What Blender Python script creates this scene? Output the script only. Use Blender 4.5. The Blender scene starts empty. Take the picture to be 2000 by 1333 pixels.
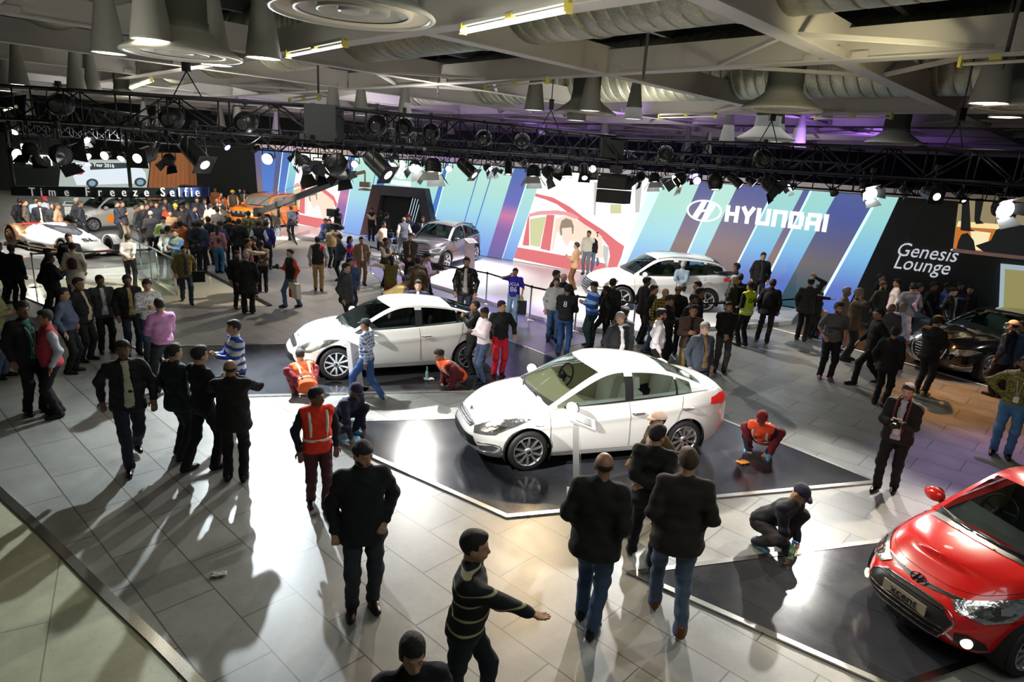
import bpy, bmesh, math, random
import numpy as np
from mathutils import Vector, Matrix
from mathutils.bvhtree import BVHTree
from mathutils.geometry import delaunay_2d_cdt
PI = math.pi
SC = bpy.context.scene
COL = SC.collection
# ---------------------------------------------------------------- camera
CF, CP, CR, CH = 1290.0, 0.2729549, 0.06415, 4.434
_f = Vector((0, math.cos(CP), -math.sin(CP))); _r = Vector((1, 0, 0)); _u = _r.cross(_f)
_c, _s = math.cos(CR), math.sin(CR)
RT = _c*_r + _s*_u; UP = -_s*_r + _c*_u; FW = _f
cam_d = bpy.data.cameras.new('camera'); cam = bpy.data.objects.new('camera', cam_d); COL.objects.link(cam)
cam_d.sensor_width = 36; cam_d.lens = CF/2000*36; cam_d.clip_start = .05; cam_d.clip_end = 400
cam.matrix_world = Matrix(((RT.x, UP.x, -FW.x, 0), (RT.y, UP.y, -FW.y, 0), (RT.z, UP.z, -FW.z, CH), (0, 0, 0, 1)))
SC.camera = cam
SC.view_settings.view_transform = 'Standard'
try: SC.view_settings.look = 'None'
except Exception: pass
SC.view_settings.gamma = 1; SC.view_settings.use_curve_mapping = False
SC.view_settings.exposure = 0.12
def ray(x, y): return RT*((x-1000)/CF) - UP*((y-666.5)/CF) + FW
def G(x, y, z=0.0):          # where the sight line of a pixel meets the level z
    q = ray(x, y); k = (z-CH)/q.z; return Vector((q.x*k, q.y*k, z))
def GD(x, y, d):             # a point d metres ahead
    q = ray(x, y); return Vector((q.x*d/q.y, d, CH+q.z*d/q.y))
# ---------------------------------------------------------------- world and lamps
w = bpy.data.worlds.new('hall_air'); SC.world = w; w.use_nodes = True
w.node_tree.nodes['Background'].inputs[0].default_value = (.80, .90, .92, 1)
w.node_tree.nodes['Background'].inputs[1].default_value = .07
def spot(loc, target, power, color=(1, 1, 1), angle=60, blend=.5, size=.06):
    d = bpy.data.lights.new('stage_and_fill_beam', 'SPOT'); d.energy = power; d.color = color; d.spot_size = math.radians(angle)
    d.spot_blend = blend; d.shadow_soft_size = size
    o = bpy.data.objects.new('stage_and_fill_beam', d); COL.objects.link(o); o.location = loc
    o.rotation_euler = (Vector(target)-Vector(loc)).to_track_quat('-Z', 'Y').to_euler(); return o
def area(loc, target, power, sx, sy, color=(1, 1, 1)):
    d = bpy.data.lights.new('soft_bank', 'AREA'); d.energy = power; d.color = color; d.shape = 'RECTANGLE'; d.size = sx; d.size_y = sy
    o = bpy.data.objects.new('soft_bank', d); COL.objects.link(o); o.location = loc
    o.rotation_euler = (Vector(target)-Vector(loc)).to_track_quat('-Z', 'Y').to_euler(); return o
WARM = (1, .72, .42); WHITE = (1, .97, .92); COOL = (.86, .95, 1); VIOLET = (.55, .35, 1)
spot((-5.5, 13.45, 4.0), (-3.6, 9.2, 0), 2500, COOL, 84, 1.0, .05)      # the dazzling lamp left of the middle
spot((-5.5, 13.4, 4.0), (-4.5, 12.0, 0), 2300, COOL, 58, .9)
spot((-5.5, 13.5, 4.0), (-3.6, 6.0, 0), 520, COOL, 120, .5, .05)
spot((-2.5, 17.0, 4.1), (-2.6, 13.4, .8), 2000, WHITE, 60, .6)           # far sedan from behind
spot((-6.5, 9.5, 4.3), (-2.6, 13.2, .8), 1900, WHITE, 42, .6)            # far sedan from the left
spot((3.2, 15.0, 4.1), (1.6, 9.8, .7), 2300, WHITE, 60, .6)              # near sedan from behind
spot((-3.0, 6.0, 4.6), (1.2, 9.9, .8), 3400, WHITE, 32, .6)              # near sedan from the left
spot((2.2, 4.5, 5.4), (1.5, 9.9, .9), 1100, WHITE, 34, .8)
spot((.6, 12.8, 4.1), (1.4, 5.8, 0), 1200, WARM, 54, .8)
spot((6.8, 13.2, 4.1), (4.0, 8.2, 0), 1300, WHITE, 50, .6)
spot((8.0, 10.5, 4.1), (5.0, 6.3, 0), 1500, (1, .88, .70), 58, .6)
spot((1.5, 8.5, 4.4), (4.6, 5.2, .6), 700, (1, .9, .75), 50, .6)
spot((9.3, 15.2, 4.1), (9.9, 12.9, 0), 900, (1, .42, .12), 58, .7)
spot((13.5, 13.5, 4.1), (11.5, 15.8, .8), 500, WHITE, 60, .7)
spot((8.5, 19.5, 4.1), (9.3, 17.6, 1), 700, (1, .85, .65), 80, .8)
spot((4.0, 19.0, 4.1), (5.0, 16.2, .6), 900, WHITE, 80, .7)
spot((1.0, 18.3, 4.1), (3.6, 20.6, .6), 1500, WHITE, 90, .7)
spot((-8.5, 18.5, 4.1), (-13.5, 19.2, 0), 1300, (1, .97, .85), 60, .6)
spot((-16.0, 22.0, 4.1), (-16.5, 24.0, .4), 2200, WHITE, 90, .7)
spot((-13.0, 21.5, 4.1), (-18.5, 30.0, .4), 2600, WHITE, 90, .7)
spot((-10.5, 26.0, 4.1), (-12.5, 32.5, .6), 2600, (1, .85, .7), 90, .7)
spot((-2.0, 26.0, 4.0), (-3.0, 25.0, .2), 2200, (1, .9, .95), 110, .8)
spot((-.5, 21.0, 4.1), (-1.0, 17.4, 0), 700, VIOLET, 80, .7)
spot((8.6, 12.0, 4.1), (8.8, 8.8, 0), 500, VIOLET, 80, .7)
spot((-6.0, 21.0, 4.1), (-6.5, 18.5, 0), 800, (1, .85, .75), 90, .8)
area((3.5, 3.0, 6.0), (3.5, 9.0, 0), 100, 5, 3, (.95, 1, .97))
area((-13, 27, 5.9), (-13, 29, 0), 420, 14, 12, (.95, .95, 1))
area((3, 22, 5.9), (3, 22, 0), 300, 14, 8, (.9, .92, 1))
# ---------------------------------------------------------------- helpers
def tag(o, label=None, cat=None, group=None, kind=None):
    if label: o['label'] = label
    if cat: o['category'] = cat
    if group: o['group'] = group
    if kind: o['kind'] = kind
    return o
def empty(name, loc=(0, 0, 0), rz=0, label=None, cat=None, group=None):
    o = bpy.data.objects.new(name, None); COL.objects.link(o); o.location = loc; o.rotation_euler = (0, 0, rz); o.empty_display_size = .1
    return tag(o, label, cat, group)
def copy_tree(o, parent=None):
    c = o.copy(); COL.objects.link(c); c.parent = parent
    for ch in o.children: copy_tree(ch, c)
    return c
def link(name, me, parent=None):
    o = bpy.data.objects.new(name, me); COL.objects.link(o)
    if parent: o.parent = parent
    return o
MC = {}
def mat(name, col=(.5, .5, .5), rough=.5, metal=0, emit=None, es=1.0, coat=0, noise=0, nscale=8, spec=.5, alpha=1, trans=0, ior=1.45, bump=0):
    if name in MC: return MC[name]
    m = bpy.data.materials.new(name); m.use_nodes = True; MC[name] = m
    n = m.node_tree; b = n.nodes['Principled BSDF']
    b.inputs['Base Color'].default_value = (*col, 1); b.inputs['Roughness'].default_value = rough; b.inputs['Metallic'].default_value = metal
    b.inputs['Specular IOR Level'].default_value = spec; b.inputs['Coat Weight'].default_value = coat; b.inputs['Coat Roughness'].default_value = .03
    b.inputs['Alpha'].default_value = alpha; b.inputs['Transmission Weight'].default_value = trans; b.inputs['IOR'].default_value = ior
    if emit: b.inputs['Emission Color'].default_value = (*emit, 1); b.inputs['Emission Strength'].default_value = es
    if noise or bump:
        tc = n.nodes.new('ShaderNodeTexCoord'); t = n.nodes.new('ShaderNodeTexNoise'); t.inputs['Scale'].default_value = nscale; t.inputs['Detail'].default_value = 4
        n.links.new(tc.outputs['Object'], t.inputs['Vector'])
        if noise:
            r = n.nodes.new('ShaderNodeMapRange'); r.inputs[3].default_value = 1-noise; r.inputs[4].default_value = 1+noise
            n.links.new(t.outputs['Fac'], r.inputs[0])
            v = n.nodes.new('ShaderNodeVectorMath'); v.operation = 'SCALE'; v.inputs[0].default_value = col
            n.links.new(r.outputs[0], v.inputs['Scale']); n.links.new(v.outputs[0], b.inputs['Base Color'])
        if bump:
            bp = n.nodes.new('ShaderNodeBump'); bp.inputs['Strength'].default_value = bump; bp.inputs['Distance'].default_value = .01
            n.links.new(t.outputs['Fac'], bp.inputs['Height']); n.links.new(bp.outputs[0], b.inputs['Normal'])
    return m
def emat(name, col, es=1.0):
    return mat(name, (.02, .02, .02), .4, emit=col, es=es)
def srgb(h):
    c = [int(h[i:i+2], 16)/255 for i in (0, 2, 4)]
    return tuple(x/12.92 if x < .04045 else ((x+.055)/1.055)**2.4 for x in c)
class MB:                    # collects shapes, links them as one mesh object
    def __init__(s): s.v = []; s.f = []; s.m = []; s.sm = []
    def add(s, vs, fs, mi=0, smooth=False):
        k = len(s.v); s.v += [tuple(p) for p in vs]
        for f in fs: s.f.append(tuple(k+i for i in f)); s.m.append(mi); s.sm.append(smooth)
        return s
    def box(s, c, d, R=None, mi=0, taper=1.0):
        vs = []
        for z in (-1, 1):
            t = taper if z > 0 else 1
            for x, y in ((-1, -1), (1, -1), (1, 1), (-1, 1)): vs.append(Vector((x*d[0]/2*t, y*d[1]/2*t, z*d[2]/2)))
        if R is not None: vs = [R @ p for p in vs]
        c = Vector(c); vs = [p+c for p in vs]
        return s.add(vs, [(3, 2, 1, 0), (4, 5, 6, 7), (0, 1, 5, 4), (1, 2, 6, 5), (2, 3, 7, 6), (3, 0, 4, 7)], mi)
    def beam(s, a, b, wd, h, mi=0, up=Vector((0, 0, 1))):     # box from a to b
        a, b = Vector(a), Vector(b); d = (b-a); L = d.length; d.normalize()
        x = d.cross(up)
        if x.length < 1e-4: x = d.cross(Vector((0, 1, 0)))
        x.normalize(); z = x.cross(d)
        R = Matrix((x, d, z)).transposed()
        return s.box((a+b)/2, (wd, L, h), R, mi)
    def tube(s, pts, r, n=8, mi=0, caps=True, smooth=True):
        pts = [Vector(p) for p in pts]; rs = r if isinstance(r, (list, tuple)) else [r]*len(pts)
        k = len(s.v); pu = None
        for i, p in enumerate(pts):
            t = (pts[min(i+1, len(pts)-1)]-pts[max(i-1, 0)]).normalized()
            if pu is None:
                pu = t.orthogonal().normalized()
            pu = (pu-t*pu.dot(t)).normalized(); q = t.cross(pu)
            for j in range(n):
                a = 2*PI*j/n; s.v.append(tuple(p+(pu*math.cos(a)+q*math.sin(a))*rs[i]))
        for i in range(len(pts)-1):
            for j in range(n):
                a = k+i*n+j; b = k+i*n+(j+1) % n
                s.f.append((a, b, b+n, a+n)); s.m.append(mi); s.sm.append(smooth)
        if caps:
            s.f.append(tuple(k+j for j in range(n))[::-1]); s.m.append(mi); s.sm.append(False)
            e = k+(len(pts)-1)*n; s.f.append(tuple(e+j for j in range(n))); s.m.append(mi); s.sm.append(False)
        return s
    def lathe(s, prof, n=24, mi=0, M=None, smooth=True, close=False):   # prof [(r,z)] about z
        k = len(s.v); M = M or Matrix()
        for r, z in prof:
            for j in range(n):
                a = 2*PI*j/n; s.v.append(tuple(M @ Vector((r*math.cos(a), r*math.sin(a), z))))
        for i in range(len(prof)-1):
            for j in range(n):
                a = k+i*n+j; b = k+i*n+(j+1) % n
                s.f.append((a, b, b+n, a+n)); s.m.append(mi if not isinstance(mi, list) else mi[i]); s.sm.append(smooth)
        return s
    def disc(s, c, r, nrm, n=20, mi=0):
        q = Vector(nrm).to_track_quat('Z', 'Y').to_matrix(); c = Vector(c)
        return s.add([c+q @ Vector((r*math.cos(2*PI*j/n), r*math.sin(2*PI*j/n), 0)) for j in range(n)], [tuple(range(n))], mi)
    def poly(s, pts, mi=0): return s.add(pts, [tuple(range(len(pts)))], mi)
    def prism(s, pts, d, mi=0):                                 # extrude polygon by vector d
        n = len(pts); d = Vector(d); a = [Vector(p) for p in pts]
        return s.add(a+[p+d for p in a], [tuple(range(n))[::-1], tuple(range(n, 2*n))]+[(i, (i+1) % n, n+(i+1) % n, n+i) for i in range(n)], mi)
    def build(s, name, mats, parent=None, fixn=False):
        me = bpy.data.meshes.new(name); me.from_pydata(s.v, [], s.f)
        for m in (mats if isinstance(mats, (list, tuple)) else [mats]): me.materials.append(m)
        me.polygons.foreach_set('material_index', s.m); me.polygons.foreach_set('use_smooth', s.sm)
        if fixn:
            bm = bmesh.new(); bm.from_mesh(me); bmesh.ops.recalc_face_normals(bm, faces=bm.faces); bm.to_mesh(me); bm.free()
        me.update(); return link(name, me, parent)
def catmull(pts, n):
    P = [Vector(p) for p in pts]; P = [P[0]*2-P[1]]+P+[P[-1]*2-P[-2]]; o = []
    for i in range(1, len(P)-2):
        for k in range(n):
            t = k/n; a, b, c, d = P[i-1:i+3]
            o.append(.5*((2*b)+(c-a)*t+(2*a-5*b+4*c-d)*t*t+(3*b-a-3*c+d)*t**3))
    o.append(P[-2]); return o
def interp(x, tab):
    if x <= tab[0][0]: return tab[0][1]
    for (a, u), (b, v) in zip(tab, tab[1:]):
        if x <= b: return u+(v-u)*(x-a)/(b-a)
    return tab[-1][1]
def smoothtab(x, tab):
    if x <= tab[0][0]: return tab[0][1]
    if x >= tab[-1][0]: return tab[-1][1]
    n = len(tab)
    for i in range(n-1):
        a, u = tab[i]; b, v = tab[i+1]
        if x <= b:
            m0 = (v-tab[i-1][1])/(b-tab[i-1][0]) if i > 0 else (v-u)/(b-a)
            m1 = (tab[i+2][1]-u)/(tab[i+2][0]-a) if i < n-2 else (v-u)/(b-a)
            h = b-a; t = (x-a)/h
            return (2*t**3-3*t*t+1)*u+(t**3-2*t*t+t)*h*m0+(-2*t**3+3*t*t)*v+(t**3-t*t)*h*m1
STEEL = mat('brushed_steel', (.75, .73, .68), .22, 1, noise=.15, nscale=3)
CHROME = mat('chrome', (.85, .85, .86), .12, 1)
BLACKM = mat('matt_black_paint', (.012, .012, .013), .5)
FONTC = {}
def text(name, s, size, M, m, parent=None, extrude=.004, shear=0, xs=1.0, bold=0):
    cu = bpy.data.curves.new(name, 'FONT'); cu.body = s; cu.size = size; cu.extrude = extrude; cu.shear = shear; cu.offset = bold
    cu.align_x = 'CENTER'; cu.align_y = 'CENTER'; cu.resolution_u = 3
    cu.materials.append(m); o = bpy.data.objects.new(name, cu); COL.objects.link(o)
    if parent: o.parent = parent
    o.matrix_local = M @ Matrix.Diagonal((xs, 1, 1, 1)); return o
def frame(o, x, y):          # matrix with given origin, x and y axis
    x = Vector(x).normalized(); y = Vector(y); y = (y-x*y.dot(x)).normalized(); z = x.cross(y)
    return Matrix(((x.x, y.x, z.x, o[0]), (x.y, y.y, z.y, o[1]), (x.z, y.z, z.z, o[2]), (0, 0, 0, 1)))
# ---------------------------------------------------------------- the setting
def floor_mat(name, c1, c2, mortar, bw, bh, rot, rough=(.25, .5), ms=.008, bump=.1):
    m = bpy.data.materials.new(name); m.use_nodes = True; n = m.node_tree; b = n.nodes['Principled BSDF']; L = n.links.new; N = n.nodes.new
    tc = N('ShaderNodeTexCoord'); mp = N('ShaderNodeMapping'); mp.inputs['Rotation'].default_value = (0, 0, rot)
    L(tc.outputs['Object'], mp.inputs[0])
    br = N('ShaderNodeTexBrick'); br.offset = .5; br.inputs['Scale'].default_value = 1; br.inputs['Brick Width'].default_value = bw; br.inputs['Row Height'].default_value = bh
    br.inputs['Mortar Size'].default_value = ms; br.inputs['Mortar Smooth'].default_value = .2
    br.inputs['Color1'].default_value = (*c1, 1); br.inputs['Color2'].default_value = (*c2, 1); br.inputs['Mortar'].default_value = (*mortar, 1)
    L(mp.outputs[0], br.inputs[0])
    t = N('ShaderNodeTexNoise'); t.inputs['Scale'].default_value = 2.2; t.inputs['Detail'].default_value = 8; t.inputs['Roughness'].default_value = .65; L(mp.outputs[0], t.inputs[0])
    r = N('ShaderNodeMapRange'); r.inputs[1].default_value = .3; r.inputs[2].default_value = .7; r.inputs[3].default_value = .8; r.inputs[4].default_value = 1.15; L(t.outputs['Fac'], r.inputs[0])
    t2 = N('ShaderNodeTexNoise'); t2.inputs['Scale'].default_value = 26; t2.inputs['Detail'].default_value = 6; t2.inputs['Distortion'].default_value = 1.5; L(mp.outputs[0], t2.inputs[0])
    r2 = N('ShaderNodeMapRange'); r2.inputs[1].default_value = .60; r2.inputs[2].default_value = .72; r2.inputs[3].default_value = 1; r2.inputs[4].default_value = .72; L(t2.outputs['Fac'], r2.inputs[0])
    mu = N('ShaderNodeMath'); mu.operation = 'MULTIPLY'; L(r.outputs[0], mu.inputs[0]); L(r2.outputs[0], mu.inputs[1])
    v = N('ShaderNodeVectorMath'); v.operation = 'SCALE'; L(br.outputs['Color'], v.inputs[0]); L(mu.outputs[0], v.inputs['Scale']); L(v.outputs[0], b.inputs['Base Color'])
    rr = N('ShaderNodeMapRange'); rr.inputs[3].default_value = rough[0]; rr.inputs[4].default_value = rough[1]; L(t.outputs['Fac'], rr.inputs[0]); L(rr.outputs[0], b.inputs['Roughness'])
    return m
def slab(name, pts, z0, z1, m, kind='structure', label=None, cat=None, parent=None):
    mb = MB(); mb.prism([(p[0], p[1], z0) for p in pts], (0, 0, z1-z0)); o = mb.build(name, m, parent, True)
    return tag(o, label, cat, None, kind)
def strip(mb, pts, wd, z, h=.012, closed=False, mi=0):      # mitred ribbon
    P = [Vector((p[0], p[1], 0)) for p in pts]; n = len(P); L = []; R = []
    for i in range(n):
        a = P[(i-1) % n] if closed or i > 0 else P[i]*2-P[i+1]; c = P[(i+1) % n] if closed or i < n-1 else P[i]*2-P[i-1]
        u = (P[i]-a).normalized(); v = (c-P[i]).normalized(); t = (u+v).normalized(); m = Vector((-t.y, t.x, 0)); k = wd/2/max(.25, m.dot(Vector((-u.y, u.x, 0))))
        L.append(P[i]+m*k); R.append(P[i]-m*k)
    z0, z1 = z-h/2, z+h/2
    for i in range(n if closed else n-1):
        j = (i+1) % n; q = [L[i], R[i], R[j], L[j]]
        mb.add([Vector((p.x, p.y, z1)) for p in q]+[Vector((p.x, p.y, z0)) for p in q], [(3, 2, 1, 0), (0, 1, 5, 4), (1, 2, 6, 5), (2, 3, 7, 6), (3, 0, 4, 7)], mi)
TILE_ROT = math.radians(42.4)
stone = floor_mat('grey_stone_tile', (.235, .235, .215), (.205, .207, .192), (.06, .06, .055), 1.2, .58, TILE_ROT, (.28, .5))
slab('floor', [(-60, -6), (45, -6), (45, 75), (-60, 75)], -.2, 0, stone)
cream_t = floor_mat('cream_tile', (.44, .44, .30), (.41, .41, .28), (.18, .18, .12), 2.6, 1.0, math.radians(60), (.3, .45), .006)
arc = [G(-60, 905), G(0, 965), G(60, 1020), G(130, 1088), G(210, 1168), G(300, 1252), G(380, 1333), G(470, 1430)]
ed = catmull(arc, 5)
slab('floor_cream', [p for p in ed]+[Vector((-1.2, -5, 0)), Vector((-30, -5, 0)), Vector((-30, 9, 0))], 0, .012, cream_t)
mb = MB(); strip(mb, [(p.x, p.y) for p in ed], .10, .017, .03); tag(mb.build('floor_edge_strip', STEEL), kind='structure')
vinyl = floor_mat('dark_vinyl', (.035, .037, .043), (.032, .034, .040), (.012, .012, .014), 1.8, .9, TILE_ROT, (.10, .22), .004)
def platform(name, pts, label):
    P = [(p.x, p.y) for p in pts]; t = empty(name, (0, 0, 0), 0, label, 'display floor')
    slab('deck', P, .0, .02, vinyl, None, parent=t)
    mb = MB(); strip(mb, P, .075, .016, .02, True); mb.build('steel_border', STEEL, t)
platform('display_deck', [G(580, 828), G(990, 1011), G(1712, 943), G(1370, 805)], 'dark glossy floor deck with steel border under the nearer white sedan')
platform('display_deck', [G(262, 679), G(480, 775), G(1225, 757), G(990, 665)], 'dark glossy floor deck with steel border under the farther white sedan')
platform('display_deck', [G(1236, 1122), G(1747, 1348), G(2120, 1220), G(1850, 1043)], 'dark glossy floor deck with steel border under the red car')
darkf = floor_mat('charcoal_hall_floor', (.11, .11, .115), (.10, .10, .105), (.03, .03, .03), 1.2, .58, TILE_ROT, (.18, .35))
# white line on the floor at the right, brown floor of the lounge
lp = [G(1460, 628), G(1560, 655), G(1780, 713), G(2060, 793)]
ldir = (lp[2]-lp[1]).normalized()
mb = MB(); strip(mb, [(p.x, p.y) for p in lp], .09, .006, .01); tag(mb.build('floor_line', mat('white_line', (.8, .78, .74), .5)), kind='structure')
ambf = floor_mat('lounge_wood_floor', (.10, .045, .02), (.085, .04, .018), (.02, .01, .005), 1.2, .2, math.radians(30), (.12, .3))
WB = G(1535, 600, .15); WA = G(665, 455, .15); wd_ = (WB-WA); wd_.z = 0; wd_.normalize(); WN = Vector((wd_.y, -wd_.x, 0))     # WN points to the hall
WO = WA-WN*.26; WO.z = 0
slab('floor_lounge', [lp[1], lp[3], lp[3]+Vector((4, 3, 0)), lp[1]+Vector((1.5, 3.4, 0))], 0, .004, ambf)
# ---- stage in front of the LED wall
def wallhit(x, y, off=0.0):
    q = ray(x, y); o = WO+WN*off; k = ((o-Vector((0, 0, CH))).dot(WN))/q.dot(WN); return Vector((0, 0, CH))+q*k
def WS(x, y):
    p = wallhit(x, y); return ((p-WO).dot(wd_), p.z)
def WP(s, z, off=0.0): return WO+wd_*s+WN*off+Vector((0, 0, z))
stage_m = mat('white_stage_laminate', (.80, .78, .76), .25, noise=.04, nscale=1.5)
front = [G(520, 468), G(640, 470), G(722, 500), G(800, 548), G(880, 572), G(951, 594), G(1036, 622), G(1130, 648), G(1250, 655), G(1460, 642), G(1545, 634), G(1562, 612)]
sp = [(p.x, p.y) for p in front]
bk = [WP(s, 0, -.3) for s in (14.5, -7)]
slab('stage_floor', sp+[(bk[0].x, bk[0].y), (bk[1].x, bk[1].y)], 0, .12, stage_m)
violet_f = mat('pale_violet_carpet', (.20, .19, .30), .3, noise=.06, nscale=2)
slab('floor_apron', [G(700, 505), G(722, 494), G(810, 548), G(951, 590), G(1123, 645), G(1150, 668), G(1060, 690), G(960, 650), G(780, 590)], 0, .008, violet_f)
# ---- LED wall
S0 = WS(505, 400)[0]-6; S1 = WS(2000, 500)[0]+6
ZT = 3.95
wall = MB(); d = wd_*(S1-S0)
wall.prism([WP(S0, 0, -.02), WP(S0, 0, -.5), WP(S0, 4.2, -.5), WP(S0, 4.2, -.02)], d)
tag(wall.build('wall_back', mat('dark_wall_paint', (.012, .014, .015), .45), None, True), kind='structure')
band = MB(); band.prism([WP(S0+6, 3.97, .1), WP(S0+6, 3.97, -.02), WP(S0+6, 4.2, -.02), WP(S0+6, 4.2, .1)], wd_*(S1-S0-6))
tag(band.build('wall_fascia', mat('pale_fascia', (.70, .62, .60), .5), None, True), kind='structure')
def ramp_mat(name, stops, es=1.0, px=None):
    m = bpy.data.materials.new(name); m.use_nodes = True; n = m.node_tree; b = n.nodes['Principled BSDF']; N = n.nodes.new; L = n.links.new
    g = N('ShaderNodeTexCoord'); sx = N('ShaderNodeSeparateXYZ'); L(g.outputs['Object'], sx.inputs[0])
    r = N('ShaderNodeMapRange'); r.inputs[2].default_value = 4.0; L(sx.outputs['Z'], r.inputs[0])
    c = N('ShaderNodeValToRGB'); L(r.outputs[0], c.inputs[0]); e = c.color_ramp.elements
    while len(e) < len(stops): e.new(.5)
    for k, (p, h) in enumerate(stops): e[k].position = p; e[k].color = (*srgb(h), 1)
    b.inputs['Base Color'].default_value = (.03, .03, .03, 1); b.inputs['Roughness'].default_value = .5
    L(c.outputs[0], b.inputs['Emission Color']); b.inputs['Emission Strength'].default_value = es
    return m
LM = [ramp_mat('screen_teal', [(0, '6c90d4'), (.25, '82acde'), (.5, '98ccd8'), (.75, 'a6d4c8'), (1, 'b0d8cc')], 1.08),
      ramp_mat('screen_dark', [(0, '355568'), (.18, '6c5a60'), (.45, '86706e'), (.7, '6a6488'), (1, '56609c')], 0.90),
      ramp_mat('screen_blue', [(0, '3a5cc0'), (.5, '4a78c8'), (1, '4468a8')], 1.02),
      ramp_mat('screen_glow', [(0, '9ab0e8'), (.3, 'd0e4fa'), (1, 'b8f0f4')], 1.32),
      ramp_mat('screen_pink', [(0, '6a68a0'), (.35, '8a64a8'), (.5, 'c87aa0'), (.62, '6a6cb8'), (1, '4a68ac')], 0.96),
      ramp_mat('screen_royal', [(0, '4060b4'), (.25, '5a70bc'), (.5, '74b0da'), (.8, '92cccc'), (1, '9cd0c8')], 1.02),
      ramp_mat('screen_slate', [(0, '1e4a58'), (.2, '35505c'), (.42, '6a6468'), (.6, '5a5c80'), (.8, '4c5898'), (1, '50609c')], 0.90)]
LED = empty('led_wall', (0, 0, 0), 0, 'long lit screen wall of slanted teal, blue and brown stripes behind the stage', 'screen wall')
def edge(a, b):              # line through two pixels, as s at the bottom and top of the wall
    s0, z0 = WS(*a); s1, z1 = WS(*b); k = (s1-s0)/(z1-z0); return (s0+(.14-z0)*k, s0+(ZT-z0)*k)
def stripe(e0, e1, mi, off=.004, hl=None):
    mb = MB(); 
    mb.prism([WP(e0[0], .14, off), WP(e1[0], .14, off), WP(e1[1], ZT, off), WP(e0[1], ZT, off)], -WN*.03, 0)
    mb.build('screen_stripe', LM[mi], LED)
    if hl: 
        mb = MB(); mb.prism([WP(e1[0], .14, off+.003), WP(e1[0]+hl, .14, off+.003), WP(e1[1]+hl, ZT, off+.003), WP(e1[1], ZT, off+.003)], -WN*.02); mb.build('screen_glow_line', LM[3], LED)
E = {k: edge(*v) for k, v in dict(
    l0=((500, 334), (504, 384)), l1=((511, 334), (515, 384)), l2=((536, 341), (532, 384)), l3=((547, 335), (541, 384)), l4=((564, 326), (554, 387)), l5=((579, 333), (569, 398)),
    m0l=((669.7, 352), (654, 422)), m0r=((687.7, 343), (668.8, 449.5)), m1=((731.8, 343), (707.5, 455)), m2=((737, 352), (718, 449.5)), m2b=((752, 345), (734, 430)),
    m3=((865, 336), (843, 410)), m3r=((872.3, 336), (848.9, 426)), m4=((930, 352), (906.5, 433)), m5=((957, 350), (928, 444)), m6=((998.4, 348.6), (953.3, 494.5)),
    m7=((1028.6, 354.2), (981.8, 500)), m8=((1053.8, 356), (1003.4, 504.6)), e0=((1271.7, 361.4), (1205, 525.3)), e0r=((1300, 350.6), (1228, 505)),
    e1=((1361, 371), (1305, 496)), e2=((1395, 372.5), (1340, 497.5)), e3=((1435, 375), (1376, 500)), e4=((1506, 380), (1440, 512.5)), e5=((1573.7, 362.5), (1497.5, 510)),
    e6=((1586, 364), (1500, 537.5)), e7=((1640, 367.5), (1522.5, 585)), e8=((1718.7, 372.5), (1597.5, 590)), e9=((1756, 385), (1670, 570))).items()}
for a, b, mi, hl in (('l0', 'l1', 1, 0), ('l1', 'l2', 2, 0), ('l2', 'l3', 6, .06), ('l3', 'l4', 2, .06), ('l4', 'l5', 5, 0), ('m0l', 'm0r', 4, .05), ('m0r', 'm1', 0, 0), ('m1', 'm2', 0, 0), ('m2', 'm2b', 2, 0),
                    ('m2b', 'm3', 0, 0), ('m3', 'm3r', 2, .05), ('m3r', 'm4', 0, .05), ('m4', 'm5', 0, 0), ('m5', 'm6', 0, 0), ('m6', 'm7', 4, .05), ('m7', 'm8', 0, 0), ('e0', 'e0r', 3, 0), ('e0r', 'e1', 0, 0),
                    ('e1', 'e2', 1, .06), ('e2', 'e3', 0, 0), ('e3', 'e4', 1, .06), ('e4', 'e5', 5, 0), ('e5', 'e6', 1, .07), ('e6', 'e7', 5, 0), ('e7', 'e8', 6, .09), ('e8', 'e9', 5, 0)):
    stripe(E[a], E[b], mi, hl=hl or None)
for nm in ('m1', 'm4', 'm5', 'm2b'):
    mb = MB(); e = E[nm]; mb.prism([WP(e[0], .14, .012), WP(e[0]+.05, .14, .012), WP(e[1]+.05, ZT, .012), WP(e[1], ZT, .012)], -WN*.02); mb.build('screen_seam', LM[2], LED)
# ---- advert panels on the screen
WHT = emat('screen_white', (1, .99, .96), 1.15); RED = emat('screen_red', srgb('de7276'), 1.0); RED2 = emat('screen_pale_red', srgb('e8a0a4'), 1.0)
GRN = emat('screen_olive', srgb('cfd0a0'), 1.0); SKN = emat('screen_skin', srgb('f0d8c4'), 1.05); HAIR = emat('screen_hair', srgb('9c8c78'), .9); GRY = emat('screen_grey', srgb('c4c4c0'), 1.0)
mb = MB(); mb.prism([WP(E['m8'][0], .14, .004), WP(E['e0'][0], .14, .004), WP(E['e0'][1], ZT, .004), WP(E['m8'][1], ZT, .004)], -WN*.03); mb.build('advert_panel', WHT, LED)
mb = MB(); mb.prism([WP(E['l5'][0], .14, .004), WP(E['m0l'][0], .14, .004), WP(E['m0l'][1], ZT, .004), WP(E['l5'][1], ZT, .004)], -WN*.03); mb.build('advert_panel', WHT, LED)
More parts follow.
